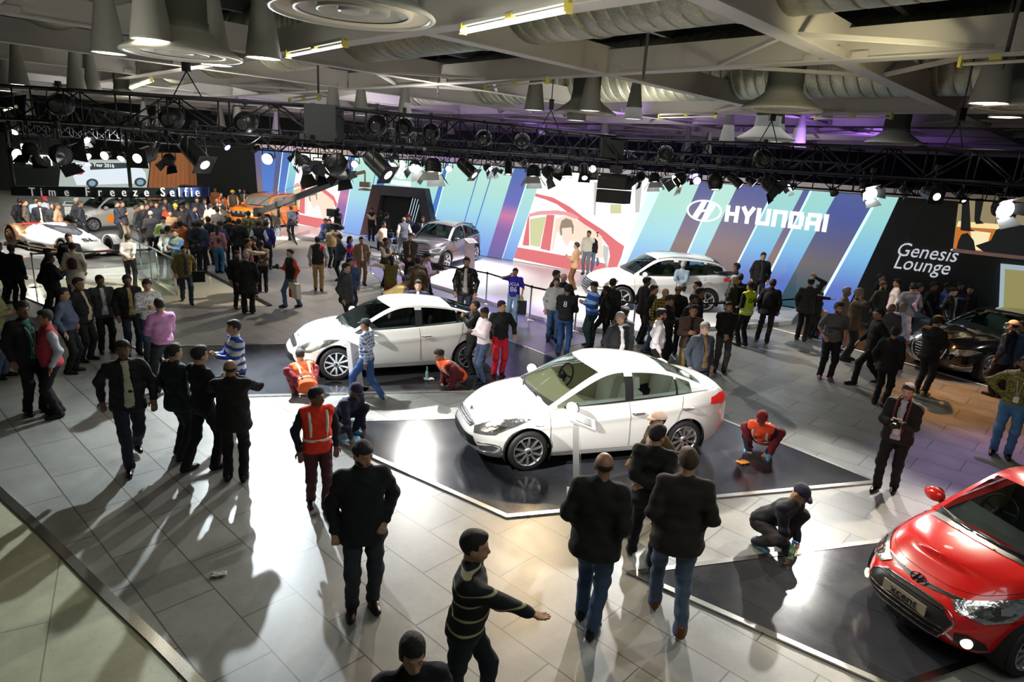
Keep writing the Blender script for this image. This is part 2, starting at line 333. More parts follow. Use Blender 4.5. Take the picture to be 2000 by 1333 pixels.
ADV = [(RED, [(365, 322), (560, 368), (740, 468), (900, 590), (1100, 720), (1250, 840), (1330, 895), (1300, 1010), (1240, 1150), (1140, 1160), (1175, 1000), (1160, 900), (1060, 770), (900, 660), (760, 560), (600, 440), (480, 390), (352, 352)]),
       (RED2, [(295, 545), (400, 514), (600, 505), (760, 532), (850, 590), (800, 600), (700, 560), (560, 550), (420, 555), (300, 575)]),
       (RED, [(490, 555), (575, 555), (525, 948), (420, 922)]), (RED, [(165, 905), (400, 945), (720, 1005), (900, 1030), (1150, 1090), (1140, 1165), (720, 1148), (130, 1022)]),
       (RED, [(300, 560), (300, 892), (226, 884), (284, 585)]), (GRN, [(306, 600), (485, 572), (415, 905), (310, 885)]),
       (SKN, [(585, 600), (700, 560), (830, 615), (1000, 720), (1090, 790), (1100, 1020), (900, 1025), (720, 1000), (540, 940)]),
       (GRY, [(1100, 880), (1165, 905), (1140, 1150), (1100, 1000)]), (WHT, [(600, 740), (700, 820), (800, 850), (850, 1010), (720, 1000), (560, 950)]),
       (HAIR, [(630, 700), (650, 620), (700, 590), (760, 610), (785, 680), (780, 760), (640, 780)]), (SKN, [(655, 700), (760, 690), (770, 800), (710, 900), (660, 820)]),
       (GRY, [(1450, 170), (1530, 170), (1500, 530), (1450, 530)]), (GRN, [(1180, 440), (1300, 440), (1300, 540), (1180, 540)]), (GRY, [(1005, 200), (1045, 200), (1020, 560), (1000, 560)])]
adv_pts = []
for k, (m, pts) in enumerate(ADV):
    adv_pts.append([WS(980+x/5.553, 320+y/5.553) for x, y in pts])
for pan, (ref, dst) in enumerate((((1075.4, 420.8), (1075.4, 420.8)), ((1075.4, 420.8), (592, 371)))):
    r0, r1 = WS(*ref), WS(*dst); ds = r1[0]-r0[0]; kz = 1.0
    smax = E['m0l'] if pan else E['e0']
    for k, (m, pts) in enumerate(ADV):
        if pan and k > 10: continue
        q = []
        for s, z in adv_pts[k]:
            lim0 = (E['l5'] if pan else E['m8']); lo = lim0[0]+(lim0[1]-lim0[0])*(z-.14)/(ZT-.14); hi = smax[0]+(smax[1]-smax[0])*(z-.14)/(ZT-.14)
            q.append(WP(min(max(s+ds, lo+.01), hi-.01), z, .01+k*.0015))
        mb = MB(); mb.poly(q); o = mb.build('advert_shape', m, LED)
        bm = bmesh.new(); bm.from_mesh(o.data); bmesh.ops.triangulate(bm, faces=bm.faces); bmesh.ops.recalc_face_normals(bm, faces=bm.faces); bm.to_mesh(o.data); bm.free()
# ---- lettering on the wall
LW = emat('letter_white', (1, 1, .98), 1.2)
def wall_text(name, s, x, y, size, m, parent, slant=0, xs=1.0, bold=0.0):
    p = wallhit(x, y, .05); M = frame(p, wd_, (0, 0, 1)); return text(name, s, size, M, m, parent, .02, slant, xs, bold)
def hyundai(parent, M, h, m, depth=.03):          # blocky capitals built from strokes; M maps (x right, y up)
    t = .24; gl = {'H': ([(0, 0, 0, 1), (.78, 0, .78, 1), (0, .5, .78, .5)], 1.0), 'Y': ([(-.05, 1, .40, .45), (.85, 1, .40, .45), (.40, .5, .40, 0)], .98), 'U': ([(0, 1, 0, .12), (0, .12, .78, .12), (.78, .12, .78, 1)], 1.0),
          'N': ([(0, 0, 0, .88), (0, .88, .78, .88), (.78, .88, .78, 0)], 1.0), 'D': ([(0, 0.12, 0, .88), (0, .88, .70, .88), (.78, .80, .78, .2), (.7, .12, 0, .12)], 1.0),
          'A': ([(0, 0, 0, .75), (.08, .88, .78, .88), (.78, 1, .78, 0), (0, .42, .78, .42)], 1.0), 'I': ([(0, 0, 0, 1)], .3)}
    x = 0
    W = sum(gl[c][1]+.28 for c in 'HYUNDAI')
    for c in 'HYUNDAI':
        mb = MB(); st, adv = gl[c]
        for i, (x0, y0, x1, y1) in enumerate(st):
            a = M @ Vector(((x+x0-W/2)*h, (y0-.5)*h, 0)); b = M @ Vector(((x+x1-W/2)*h, (y1-.5)*h, 0)); d = (b-a).normalized()
            ext = t*h*.5 if y0 == y1 else 0
            mb.beam(a-d*ext, b+d*ext, t*h if x0 == x1 or y0 != y1 else t*h*.92, depth, 0, (M.to_3x3() @ Vector((0, 0, 1))).normalized())
        mb.build('letter', m, parent); x += adv+.28
def emblem(parent, M, w, h, m, depth=.03, name='emblem_ring'):
    mb = MB(); n = 40; tk = .10
    def P(a, k, z): return M @ Vector((math.cos(a)*w/2*k, math.sin(a)*h/2*(k if k == 1 else k-.04), z))
    vs = []; fs = []
    for i in range(n):
        a = 2*PI*i/n
        vs += [P(a, 1, 0), P(a, 1-tk, 0), P(a, 1-tk, depth), P(a, 1, depth)]
    for i in range(n):
        j = (i+1) % n
        for k in range(4): fs.append((4*i+k, 4*i+(k+1) % 4, 4*j+(k+1) % 4, 4*j+k))
    mb.add(vs, fs)
    mb.build(name, m, parent, True)
    mb = MB()
    def Q(x, y): return M @ Vector((x*w/2, y*h/2, 0))
    dz = (M.to_3x3() @ Vector((0, 0, depth)))
    bar = catmull([Q(-.62, -.52), Q(-.38, .15), Q(-.12, .84)], 6); bar2 = catmull([Q(-.34, -.80), Q(-.14, -.12), Q(.16, .86)], 6)
    mb.prism([Q(-.66, -.5), Q(-.40, -.76), Q(-.16, -.05), Q(.14, .08), Q(.38, .86), Q(.64, .62), Q(.42, .0), Q(.36, -.76), Q(.60, -.55), Q(.1, -.86), Q(.02, -.2), Q(-.24, -.3), Q(-.02, .84), Q(-.3, .8)] if 0 else [Q(-.62, -.56), Q(-.34, -.80), Q(-.1, -.02), Q(.1, .85), Q(-.2, .84), Q(-.42, .1)], dz)
    mb.prism([Q(.62, .56), Q(.34, .80), Q(.1, .02), Q(-.1, -.85), Q(.2, -.84), Q(.42, -.1)], dz)
    mb.prism([Q(-.3, -.22), Q(.32, .04), Q(.3, .24), Q(-.32, -.04)], dz)
    mb.build('emblem_letter', m, parent, True)
sign = empty('wall_sign', (0, 0, 0), 0, 'large white carmaker name and oval emblem on the striped wall', 'sign')
c = wallhit(1523, 431, .06); a = wallhit(1422, 431, .06); b = wallhit(1624, 431, .06)
hh = (wallhit(1525, 407, .06)-wallhit(1522, 446, .06)).length*.86
Wn = sum({'H': 1, 'Y': .98, 'U': 1, 'N': 1, 'D': 1, 'A': 1, 'I': .3}[k]+.28 for k in 'HYUNDAI'); sx = (b-a).length/(Wn-.28)
M = frame(wallhit(1520, 427, .06), wd_, (0, 0, 1))
hyundai(sign, M @ Matrix.Diagonal((sx/hh, 1, 1, 1)), hh, LW)
ew = (wallhit(1341, 411, .06)-wallhit(1410, 411, .06)).length
emblem(sign, frame(wallhit(1375.5, 412, .06), wd_, (0, 0, 1)), ew, ew*.60, LW)
# ---- doorway portal
portal = empty('stage_portal', (0, 0, 0), 0, 'dark trapezoid portal frame around the black stage entrance', 'portal')
def wpoly(pts, off): return [WP(*WS(x, y), off) for x, y in pts]
pt = [(737, 361), (839, 368.4), (862, 478), (713, 458)]; pi = [(750, 381), (823, 386.4), (842, 474), (736, 460)]
so, si = [WS(*p) for p in pt], [WS(*p) for p in pi]
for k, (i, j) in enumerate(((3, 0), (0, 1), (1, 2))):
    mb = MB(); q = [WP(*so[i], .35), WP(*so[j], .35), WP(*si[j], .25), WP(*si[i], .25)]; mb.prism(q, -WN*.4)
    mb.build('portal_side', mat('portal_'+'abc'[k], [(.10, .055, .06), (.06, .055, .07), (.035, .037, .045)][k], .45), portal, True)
mb = MB(); mb.prism([WP(*p, .02) for p in si], -WN*.01); mb.build('dark_opening', mat('opening_shade', (.006, .006, .007), .8), portal, True)  # flat black sheet stands in for the shade inside the entrance
for i in range(4):
    x = 808+i*5; mb = MB(); a, b = WP(*WS(x, 387+i), .05), WP(*WS(x-14, 440), .05); mb.beam(a, b, .02, .01); mb.build('light_line', LM[3], portal)
sg2 = empty('portal_sign', (0, 0, 0), 0, 'small white carmaker name and emblem above the stage entrance', 'sign')
h2 = (wallhit(784, 353, .06)-wallhit(784, 364, .06)).length*.8; w2 = (wallhit(766, 358, .06)-wallhit(803, 358, .06)).length
hyundai(sg2, frame(wallhit(784, 358, .06), wd_, (0, 0, 1)) @ Matrix.Diagonal((w2/(Wn-.28)/h2, 1, 1, 1)), h2, LW)
emblem(sg2, frame(wallhit(784, 338, .06), wd_, (0, 0, 1)), w2*.75, w2*.45, LW)
# ---- lounge wall, right end
grey_l = mat('letter_silver', (.6, .6, .62), .4, emit=(.75, .78, .85), es=.55)
ls = empty('lounge_sign', (0, 0, 0), 0, 'silver slanted two line lettering on the black lounge wall', 'sign')
wall_text('word', 'Genesis', 1809, 494, .58, grey_l, ls, .22, .86, 0); wall_text('word', 'Lounge', 1799, 519, .58, grey_l, ls, .22, .86, 0)
mb = MB(); a, b = wallhit(1800, 402, .02), wallhit(1735, 545, .02); mb.beam(a, b, .02, .01); tag(mb.build('wall_seam', mat('seam_grey', (.06, .06, .06), .5)), kind='structure')
MIR = mat('lounge_mirror', (.85, .85, .83), .02, 1)
lm = empty('slanted_screen', (0, 0, 0), 0, 'bright slanted screen showing visitors legs and a black car above the lounge', 'screen')
q = [wallhit(1873, 388, .5), wallhit(2080, 405, .5), wallhit(2080, 512, .5), wallhit(1861, 488, .5)]
mb = MB(); mb.prism(q, -WN*.08); mb.build('picture', emat('lounge_picture_cream', srgb('9a8a68'), .8), lm, True)
def lp_(pts, m, o=.52): 
    mb = MB(); mb.poly([wallhit(x, y, o) for x, y in pts]); oo = mb.build('picture_shape', m, lm)
    bm = bmesh.new(); bm.from_mesh(oo.data); bmesh.ops.triangulate(bm, faces=bm.faces); bm.to_mesh(oo.data); bm.free()
dk = emat('picture_black', (.006, .007, .007), 1); og = emat('picture_orange', srgb('c8702c'), .9); cr = emat('picture_cream', srgb('f4d898'), 1)
lp_([(1872, 432), (2000, 442), (2080, 446), (2080, 456), (1868, 443)], cr, .505)
lp_([(1868, 444), (1950, 450), (1930, 500), (1862, 487)], og, .507)
lp_([(1895, 450), (1935, 455), (1925, 490), (1900, 488)], emat('picture_glow', srgb('f0e0b0'), 1), .508)
for pts in ([(1880, 384), (1893, 386), (1896, 448), (1905, 452), (1890, 452), (1876, 450)], [(1905, 388), (1922, 388), (1914, 430), (1922, 437), (1906, 438), (1903, 430)], [(1872, 470), (1878, 458), (1890, 455), (1902, 470), (1906, 492), (1868, 486)],
            [(1905, 480), (1935, 470), (1945, 450), (1965, 440), (2080, 440), (2080, 510), (1925, 495)], [(1983, 395), (1998, 398), (1975, 440), (1962, 440)]):
    lp_(pts, dk, .512)
mb = MB(); a, b = wallhit(1861, 489, .5), wallhit(2080, 513, .5); mb.beam(a, b, .03, .1); mb.build('screen_edge', STEEL, lm)
gp = empty('lounge_window', (0, 0, 0), 0, 'pale framed olive glass panel at the right end of the lounge wall', 'panel')
mb = MB()
ring = [(1955, 518), (2090, 530), (2090, 640), (1951, 600)]; inn = [(1964, 525), (2090, 537), (2090, 640), (1960, 603)]
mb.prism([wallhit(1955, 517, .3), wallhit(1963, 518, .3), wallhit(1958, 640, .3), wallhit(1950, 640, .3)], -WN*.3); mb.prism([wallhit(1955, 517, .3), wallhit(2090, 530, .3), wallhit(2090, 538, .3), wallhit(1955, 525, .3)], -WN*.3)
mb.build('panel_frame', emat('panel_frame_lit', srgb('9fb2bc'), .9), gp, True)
mb = MB(); mb.prism([wallhit(1963, 525, .2), wallhit(2090, 537, .2), wallhit(2090, 650, .2), wallhit(1958, 640, .2)], -WN*.1); mb.build('pane', emat('panel_olive', srgb('a09a62'), .75), gp, True)
# ---- hall shell: far wall, side walls, roof
hw = mat('hall_wall_dark', (.035, .038, .04), .7)
slab('wall_far', [(-60, 60), (45, 60), (45, 60.3), (-60, 60.3)], 0, 9, hw)
slab('wall_left', [(-60.3, -6), (-60, -6), (-60, 60), (-60.3, 60)], 0, 9, hw)
slab('wall_right', [(45, -6), (45.3, -6), (45.3, 60), (45, 60)], 0, 9, hw)
slab('ceiling', [(-60, -6), (45, -6), (45, 60), (-60, 60)], 8.8, 9, mat('roof_dark', (.03, .033, .03), .8))  # one even dark tone over the whole roof
# ---------------------------------------------------------------- ceiling grid
beam_m = mat('pale_beam_paint', (.42, .40, .36), .45, noise=.12, nscale=1.2)
duct_m = None
def clip_line(n, off, d):     # line with normal n, offset off, direction d, inside the hall
    p = n*off; lo, hi = -200, 200
    for k, (a, b) in enumerate(((-58, 43), (-4.5, 58))):
        if abs(d[k]) > 1e-6:
            t0, t1 = sorted(((a-p[k])/d[k], (b-p[k])/d[k])); lo = max(lo, t0); hi = min(hi, t1)
    return p, lo, hi
ang_a, ang_b = math.radians(48.06), math.radians(133.1)
dA = Vector((math.cos(ang_a), math.sin(ang_a), 0)); nA = Vector((-dA.y, dA.x, 0))
dB = Vector((math.cos(ang_b), math.sin(ang_b), 0)); nB = Vector((-dB.y, dB.x, 0))
ZB = 6.2
A_OFF = [-16, -11, -6, -.9, 3.98, 8.79, 14.64, 19.6, 24.6, 29.6, 34.6, 39.6, 45, 50]; B_OFF = [3.5, -1.4, -6.39, -11.39, -20.46, -25.4, -30.4, -35.4, -40.4, -45, -50]
def crossing(a, b):
    M2 = Matrix(((nA.x, nA.y), (nB.x, nB.y))).inverted(); q = M2 @ Vector((a, b)); return Vector((q.x, q.y, ZB))
def one_beam(n, off, d, wweb, wfl, h, ZB=ZB):
    p, lo, hi = clip_line(n, off, d)
    if hi-lo < 2: return
    a, b = p+d*lo, p+d*hi; mb = MB()
    mb.beam(a+Vector((0, 0, ZB+.03+h/2)), b+Vector((0, 0, ZB+.03+h/2)), wweb, h); mb.beam(a+Vector((0, 0, ZB+.015)), b+Vector((0, 0, ZB+.015)), wfl, .03)
    t = lo+1.2
    tag(mb.build('ceiling_beam', beam_m), kind='structure')
for o in A_OFF: one_beam(nA, o, dA, .24, .30, .50)
for o in B_OFF: one_beam(nB, o, dB, .30, .34, .44, ZB-.008)
# splice plates and thin diagonal bracing at the crossings
mb = MB(); br = MB()
for i, a in enumerate(A_OFF[3:11]):
    for j, b in enumerate(B_OFF[1:9]):
        c = crossing(a, b)
        for s in (-1, 1):
            mb.beam(c+dA*s*.25+Vector((0, 0, .08)), c+dA*s*.55+Vector((0, 0, .08)), .32, .12); mb.beam(c+dB*s*.25+Vector((0, 0, .06)), c+dB*s*.5+Vector((0, 0, .06)), .36, .10)
        if (i+j) % 2 and j > 1:
            for s, t in ((1, 1), (-1, -1), (1, -1), (-1, 1)): br.beam(c+dA*s*2.2+Vector((0, 0, .05)), c+dB*t*2.2+Vector((0, 0, .05)), .08, .06)
tag(mb.build('ceiling_beam_plates', beam_m), kind='structure'); tag(br.build('ceiling_bracing', beam_m), kind='structure')
# secondary joists above
js = MB()
for o in np.arange(-50, 0, 2.4):
    p, lo, hi = clip_line(nB, float(o), dB); 
    if hi-lo > 2: js.beam(p+dB*lo+Vector((0, 0, 8.5)), p+dB*hi+Vector((0, 0, 8.5)), .12, .3)
for o in np.arange(-14, 48, 3.1):
    p, lo, hi = clip_line(nA, float(o), dA)
    if hi-lo > 2: js.beam(p+dA*lo+Vector((0, 0, 8.1)), p+dA*hi+Vector((0, 0, 8.1)), .14, .35)
tag(js.build('ceiling_joists', mat('dark_joist', (.07, .075, .07), .6)), kind='structure')
# big ribbed ducts
dm = bpy.data.materials.new('galvanised_duct'); dm.use_nodes = True; n = dm.node_tree; b = n.nodes['Principled BSDF']
b.inputs['Metallic'].default_value = .55; b.inputs['Roughness'].default_value = .42
tc = n.nodes.new('ShaderNodeTexCoord'); vo = n.nodes.new('ShaderNodeTexVoronoi'); vo.inputs['Scale'].default_value = 28; n.links.new(tc.outputs['Object'], vo.inputs[0])
nz = n.nodes.new('ShaderNodeTexNoise'); nz.inputs['Scale'].default_value = 1.1; n.links.new(tc.outputs['Object'], nz.inputs[0])
ad = n.nodes.new('ShaderNodeMath'); ad.operation = 'MULTIPLY_ADD'; ad.inputs[1].default_value = .35; n.links.new(vo.outputs['Color'], ad.inputs[0]); n.links.new(nz.outputs['Fac'], ad.inputs[2])
cr_ = n.nodes.new('ShaderNodeValToRGB'); cr_.color_ramp.elements[0].position = .3; cr_.color_ramp.elements[0].color = (.15, .16, .11, 1); cr_.color_ramp.elements[1].position = .9; cr_.color_ramp.elements[1].color = (.40, .40, .28, 1)
n.links.new(ad.outputs[0], cr_.inputs[0]); n.links.new(cr_.outputs[0], b.inputs['Base Color'])
for k, (off, r, z) in enumerate(((-8.85, .95, 7.35), (-17.5, .9, 7.2), (-27.9, .9, 7.2), (-37.9, .9, 7.2), (-3.2, .9, 7.5))):
    p, lo, hi = clip_line(nB, off, dB)
    M = frame(p+dB*lo+Vector((0, 0, z)), Vector((0, 0, 1)), nB*-1)
    if (M.to_3x3() @ Vector((0, 0, 1))).dot(dB) < 0: M = frame(p+dB*lo+Vector((0, 0, z)), Vector((0, 0, 1)), nB)
    prof = []; t = 0
    while t < hi-lo:
        prof += [(r, t), (r, t+.26), (r-.022, t+.275), (r-.022, t+.29), (r, t+.305)]; t += .31
        if int(t/.31) % 9 == 0: prof += [(r+.02, t), (r+.02, t+.08)]; t += .09
    t = empty('ribbed_duct', (0, 0, 0), 0, ['large round galvanised duct with ribs crossing above the two nearest ceiling beams', 'second ribbed round duct, behind the first ceiling bay', 'third ribbed round duct, deep in the ceiling', 'farthest ribbed round duct at the back of the ceiling', 'ribbed round duct at the top edge nearest the viewer'][k], 'duct')
    mb = MB(); mb.lathe(prof, 36, 0, M); mb.build('duct_pipe', dm, t)
# ---- round air diffusers
dif_m = mat('diffuser_paint', (.40, .39, .33), .4, noise=.08, nscale=3); dif_l = mat('diffuser_cream', (.62, .56, .42), .4)
def make_diffuser():
    t = empty('air_diffuser'); mb = MB()
    mb.lathe([(.33, 1.5), (.33, .42), (.345, .42), (.345, .30)], 28); mb.build('neck', mat('duct_neck', (.20, .21, .18), .5, .3), t)
    mb = MB(); mb.lathe([(.345, .32), (.42, .24), (.62, .10), (.74, .03), (.76, .0), (.745, -.015), (.71, -.012), (.70, .01)], 40); mb.build('flange', dif_m, t)
    mb = MB(); mb.lathe([(.70, .01), (.62, .05), (.55, .08), (.545, .02), (.53, .0), (.50, .01)], 40); mb.build('outer_ring', dif_l, t)
    mb = MB(); mb.lathe([(.50, .02), (.42, .07), (.34, .09), (.335, .02), (.31, .01), (.25, .06), (.15, .08), (.14, .02), (.11, .01), (.0, .015)], 40); mb.build('inner_cones', dif_m, t)
    return t
DP = make_diffuser()
for i, (x, y, z, sc, lb) in enumerate(((690, 28, 5.6, 1, 'round air diffuser at the top edge, with bright inner rings'), (357, 108, 5.5, 1.04, 'round ceiling diffuser on a wide neck beside the lit cone lamps'), (1525, 215, 5.6, 1, 'cream rimmed round diffuser hanging above the oval wall emblem'),
        (1142, 222, 5.55, 1.03, 'yellowish rimmed round diffuser behind three grey cone lamps'), (1745, 280, 5.5, 1.05, 'dark round diffuser just above the truss, at the right'), (2010, 213, 5.6, 1, 'pinkish round diffuser cut by the right edge of the photo'), (1495, 272, 5.3, 1, 'low grey diffuser between two pairs of cone lamps near the truss'), (240, 190, 5.6, .8, 'dim round diffuser behind the truss at the far left'))):
    o = DP if i == 0 else copy_tree(DP)
    P = G(x, y, z); o.location = P; o.scale = (sc,)*3; tag(o, lb, 'air diffuser', 'round ceiling diffusers')
# ---- cone lamps
cone_m = mat('cone_shade_grey', (.23, .23, .20), .6, noise=.08, nscale=4)
lampm = emat('lamp_warm_glow', (1, .93, .72), 9.0); lampd = emat('lamp_dim_glow', (.85, .9, 1), 1.6)
def make_cone(lit):
    t = empty('cone_lamp'); mb = MB(); mb.lathe([(.09, 1.15), (.13, .86), (.255, .03), (.262, .0), (.25, .0), (.12, .80)], 28); mb.build('lamp_shade', cone_m, t)
    mb = MB(); mb.lathe([(.242, .012), (.15, .018), (0.0, .02)], 28); mb.build('bulb_glass', lampm if lit else lampd, t)
    mb = MB(); mb.tube([(0, 0, 1.1), (0, 0, 2.6)], .02, 6); mb.build('rod', BLACKM, t); return t
CN = {1: make_cone(1), 0: make_cone(0)}; usedc = set()
CL = [(297, 80, 5.58, 1, 'brightest warm cone lamp in front of the wide diffuser'), (213, 105, 5.6, 1, 'lit cone lamp left of the brightest one'), (423, 128, 5.6, 1, 'lit cone lamp half behind the wide diffuser'), (515, 115, 5.6, 1, 'tall cone lamp beside the small fluorescent tube'),
      (1152, 217, 5.55, 0, 'grey cone lamp in front of the yellowish diffuser'), (1236, 233, 5.6, 0, 'grey cone lamp right of the yellowish diffuser'), (1043, 216, 5.55, 0, 'grey cone lamp left of the yellowish diffuser'), (1930, 203, 5.6, 1, 'large lit cone lamp at the right edge'),
      (1963, 230, 5.6, 1, 'lower lit cone lamp at the right edge, behind the large one'), (1419, 277, 5.35, 0, 'leftmost of three cone lamps above the oval emblem'), (1515, 278, 5.35, 0, 'middle of three cone lamps above the oval emblem'), (1557, 287, 5.3, 0, 'rightmost of three cone lamps above the oval emblem'),
      (38, 166, 5.5, 1, 'small lit cone lamp above the truss near the left edge'), (12, 178, 5.4, 1, 'small lit cone lamp at the left edge'), (182, 182, 5.5, 1, 'small lit cone lamp above the truss, right of the left pair'), (150, 175, 5.5, 0, 'unlit cone lamp above the left end of the truss'),
      (705, 226, 5.4, 0, 'unlit cone lamp behind the truss, left of the hanging rod'), (651, 222, 5.4, 0, 'unlit cone lamp behind the truss near the small tube'), (790, 232, 5.4, 0, 'unlit cone lamp behind the truss, right of the duct neck'), (1125, 236, 5.4, 0, 'small cone lamp with a violet tint above the truss')]
for x, y, z, lit, lb in CL:
    o = CN[lit] if lit not in usedc else copy_tree(CN[lit]); usedc.add(lit)
    o.location = G(x, y, z); tag(o, lb, 'lamp', 'cone lamps of the ceiling')
for i, (x, y, lit) in enumerate(((283, 246, 0), (312, 248, 1), (432, 246, 1), (465, 240, 0), (540, 262, 0), (766, 272, 1), (1340, 296, 0), (1380, 300, 0), (1060, 262, 0), (1180, 262, 0), (880, 262, 0), (60, 225, 0))):
    o = copy_tree(CN[lit]); o.location = GD(x, y, 34+i % 3*3); tag(o, 'distant cone lamp seen through the truss', 'lamp', 'distant cone lamps behind the truss')
# ---- fluorescent tubes
tubeg = emat('fluorescent_glow', (1, .98, .86), 7.0); tubeoff = mat('tube_off', (.6, .58, .45), .4); yel = mat('yellow_clip', (.6, .5, .1), .5); tray = mat('tube_tray', (.45, .44, .38), .45)
def make_tube(L, lit, nt=1):
    t = empty('fluorescent_lamp'); mb = MB(); mb.box((0, 0, .09), (L, .06, .05)); mb.build('batten', tray, t)
    for k in range(nt):
        mb = MB(); mb.tube([(-L/2+.05, (k-(nt-1)/2)*.09, 0), (L/2-.05, (k-(nt-1)/2)*.09, 0)], .022, 10); mb.build('tube', tubeg if lit else tubeoff, t)
    mb = MB()
    for s in (-1, 1): mb = MB(); mb.box((s*(L/2-.02), 0, .03), (.04, .1, .14)); mb.build('end_holder', yel, t)
    mb = MB(); mb.box((0, 0, .06), (.14, .07, .06)); mb.build('ballast', yel, t)
    if lit:
        ld = bpy.data.lights.new('tube_light', 'AREA'); ld.energy = 14*L; ld.color = (1, .97, .82); ld.shape = 'RECTANGLE'; ld.size = L; ld.size_y = .12
        lo = bpy.data.objects.new('tube_light', ld); COL.objects.link(lo); lo.parent = t; lo.location = (0, 0, -.03)
    return t
for a, b, z, lit, nt, lb in (((903, 62), (1112, 18), 6.0, 1, 2, 'long bright fluorescent lamp hung under the beam at the top'), ((562, 110), (675, 88), 5.95, 1, 1, 'bright fluorescent lamp with a looped yellow wire'), ((256, 172), (296, 158), 5.9, 1, 2, 'short bright fluorescent lamp left, under the beam'),
        ((948, 172), (1070, 160), 5.95, 0, 1, 'unlit fluorescent lamp left of a grey cone lamp'), ((1287, 230), (1398, 228), 5.85, 0, 1, 'unlit fluorescent lamp hung under the third beam'), ((1592, 232), (1742, 230), 5.85, 0, 1, 'unlit fluorescent lamp right of the cream rimmed diffuser'),
        ((1872, 126), (2020, 118), 6.0, 0, 1, 'unlit fluorescent lamp at the top right'), ((566, 199), (624, 192), 5.5, 0, 1, 'small unlit fluorescent lamp above the truss'), ((8, 216), (32, 210), 5.2, 1, 1, 'tiny lit fluorescent lamp at the left edge')):
    p, q = G(*a, z), G(*b, z); L = (q-p).length; o = make_tube(L, lit, nt); o.location = (p+q)/2
    o.rotation_euler = (0, 0, math.atan2(q.y-p.y, q.x-p.x)); tag(o, lb, 'lamp')
# hanging rods
for x0, y0, x1, y1, lb in ((1269, 0, 1257, 145, 'dark threaded rod hanging in front of the big duct'), (857, 79, 855, 182, 'dark rod hanging left of the big duct'), (1977, 0, 1962, 122, 'dark rod hanging at the top right corner'), (621, 156, 622, 190, 'short dark rod above the small unlit lamp')):
    P = G(x1, y1, 6.0 if y1 < 185 else 5.6); mb = MB(); mb.tube([P, P+Vector((0, 0, 2.4))], .028, 8); mb.tube([P-Vector((0, 0, .09)), P], .014, 6); tag(mb.build('hanging_rod', mat('rust_rod', (.05, .045, .04), .6)), lb, 'rod')
# up-lights added to brighten the ceiling, with no fixture of their own
for p in ((-4, 27, 4.9), (3, 25, 4.9), (9, 22, 4.9), (-12, 33, 4.9), (0, 38, 4.9), (14, 28, 4.9)):
    spot(p, (p[0]+.5, p[1]+4, 8), 420, (.45, .2, 1), 130, .8)
for p in ((-9, 19, 4.7), (-3, 19, 4.7), (3, 21, 4.7), (-15, 28, 4.7), (-5, 28, 4.7), (4, 28, 4.7), (-12, 38, 4.7), (12, 34, 4.7)):
    spot(p, (p[0], p[1]+1.5, 8), 340, (1, .95, .88), 165, .9, .3)
spot((5, 9, 5.2), (3.5, 13, 8), 200, (1, .9, .55), 120, .9, .2)
spot((-6, 7, 4.9), (-4.5, 11, 7), 200, (1, .97, .85), 140, .9, .3); spot((0, 6, 4.9), (0, 10, 7), 160, (1, .97, .85), 150, .9, .3)
# ---------------------------------------------------------------- cars
glass_m = mat('car_glass', (.55, .72, .68), .02, 0, trans=1, ior=1.12, spec=.8)
glass_dark = mat('car_glass_dark', (.02, .028, .03), .03, 0, spec=.9, coat=1)
rubber = mat('tyre_rubber', (.018, .018, .018), .6); alloy = mat('alloy_bright', (.72, .72, .74), .25, .9); alloy_d = mat('alloy_pocket', (.03, .03, .03), .5)
plast = mat('black_plastic', (.015, .015, .016), .35); under = mat('underbody', (.008, .008, .008), .8)
lampglass = mat('headlamp_glass', (.62, .63, .62), .06, .9, coat=1, noise=.55, nscale=22, bump=.8); lampdark = mat('lamp_housing', (.20, .19, .17), .08, .9, bump=1, nscale=25)
redlamp = mat('tail_lamp_red', (.55, .02, .015), .1, 0, coat=1, emit=(.6, .03, .02), es=.3); ambl = mat('amber_lens', (.8, .35, .05), .15)
seat_b = mat('seat_beige', (.62, .55, .35), .6); seat_w = mat('seat_cream', (.75, .72, .62), .55); seat_k = mat('seat_charcoal', (.05, .05, .05), .6); dash_m = mat('dashboard', (.10, .10, .095), .5); dash_b = mat('dash_beige', (.55, .48, .30), .5)
def outline_pts(n):           # half outline, parameter along (0 front centre ... pi rear centre), evenly spaced
    a = np.linspace(0, PI, 1500); 
    return a
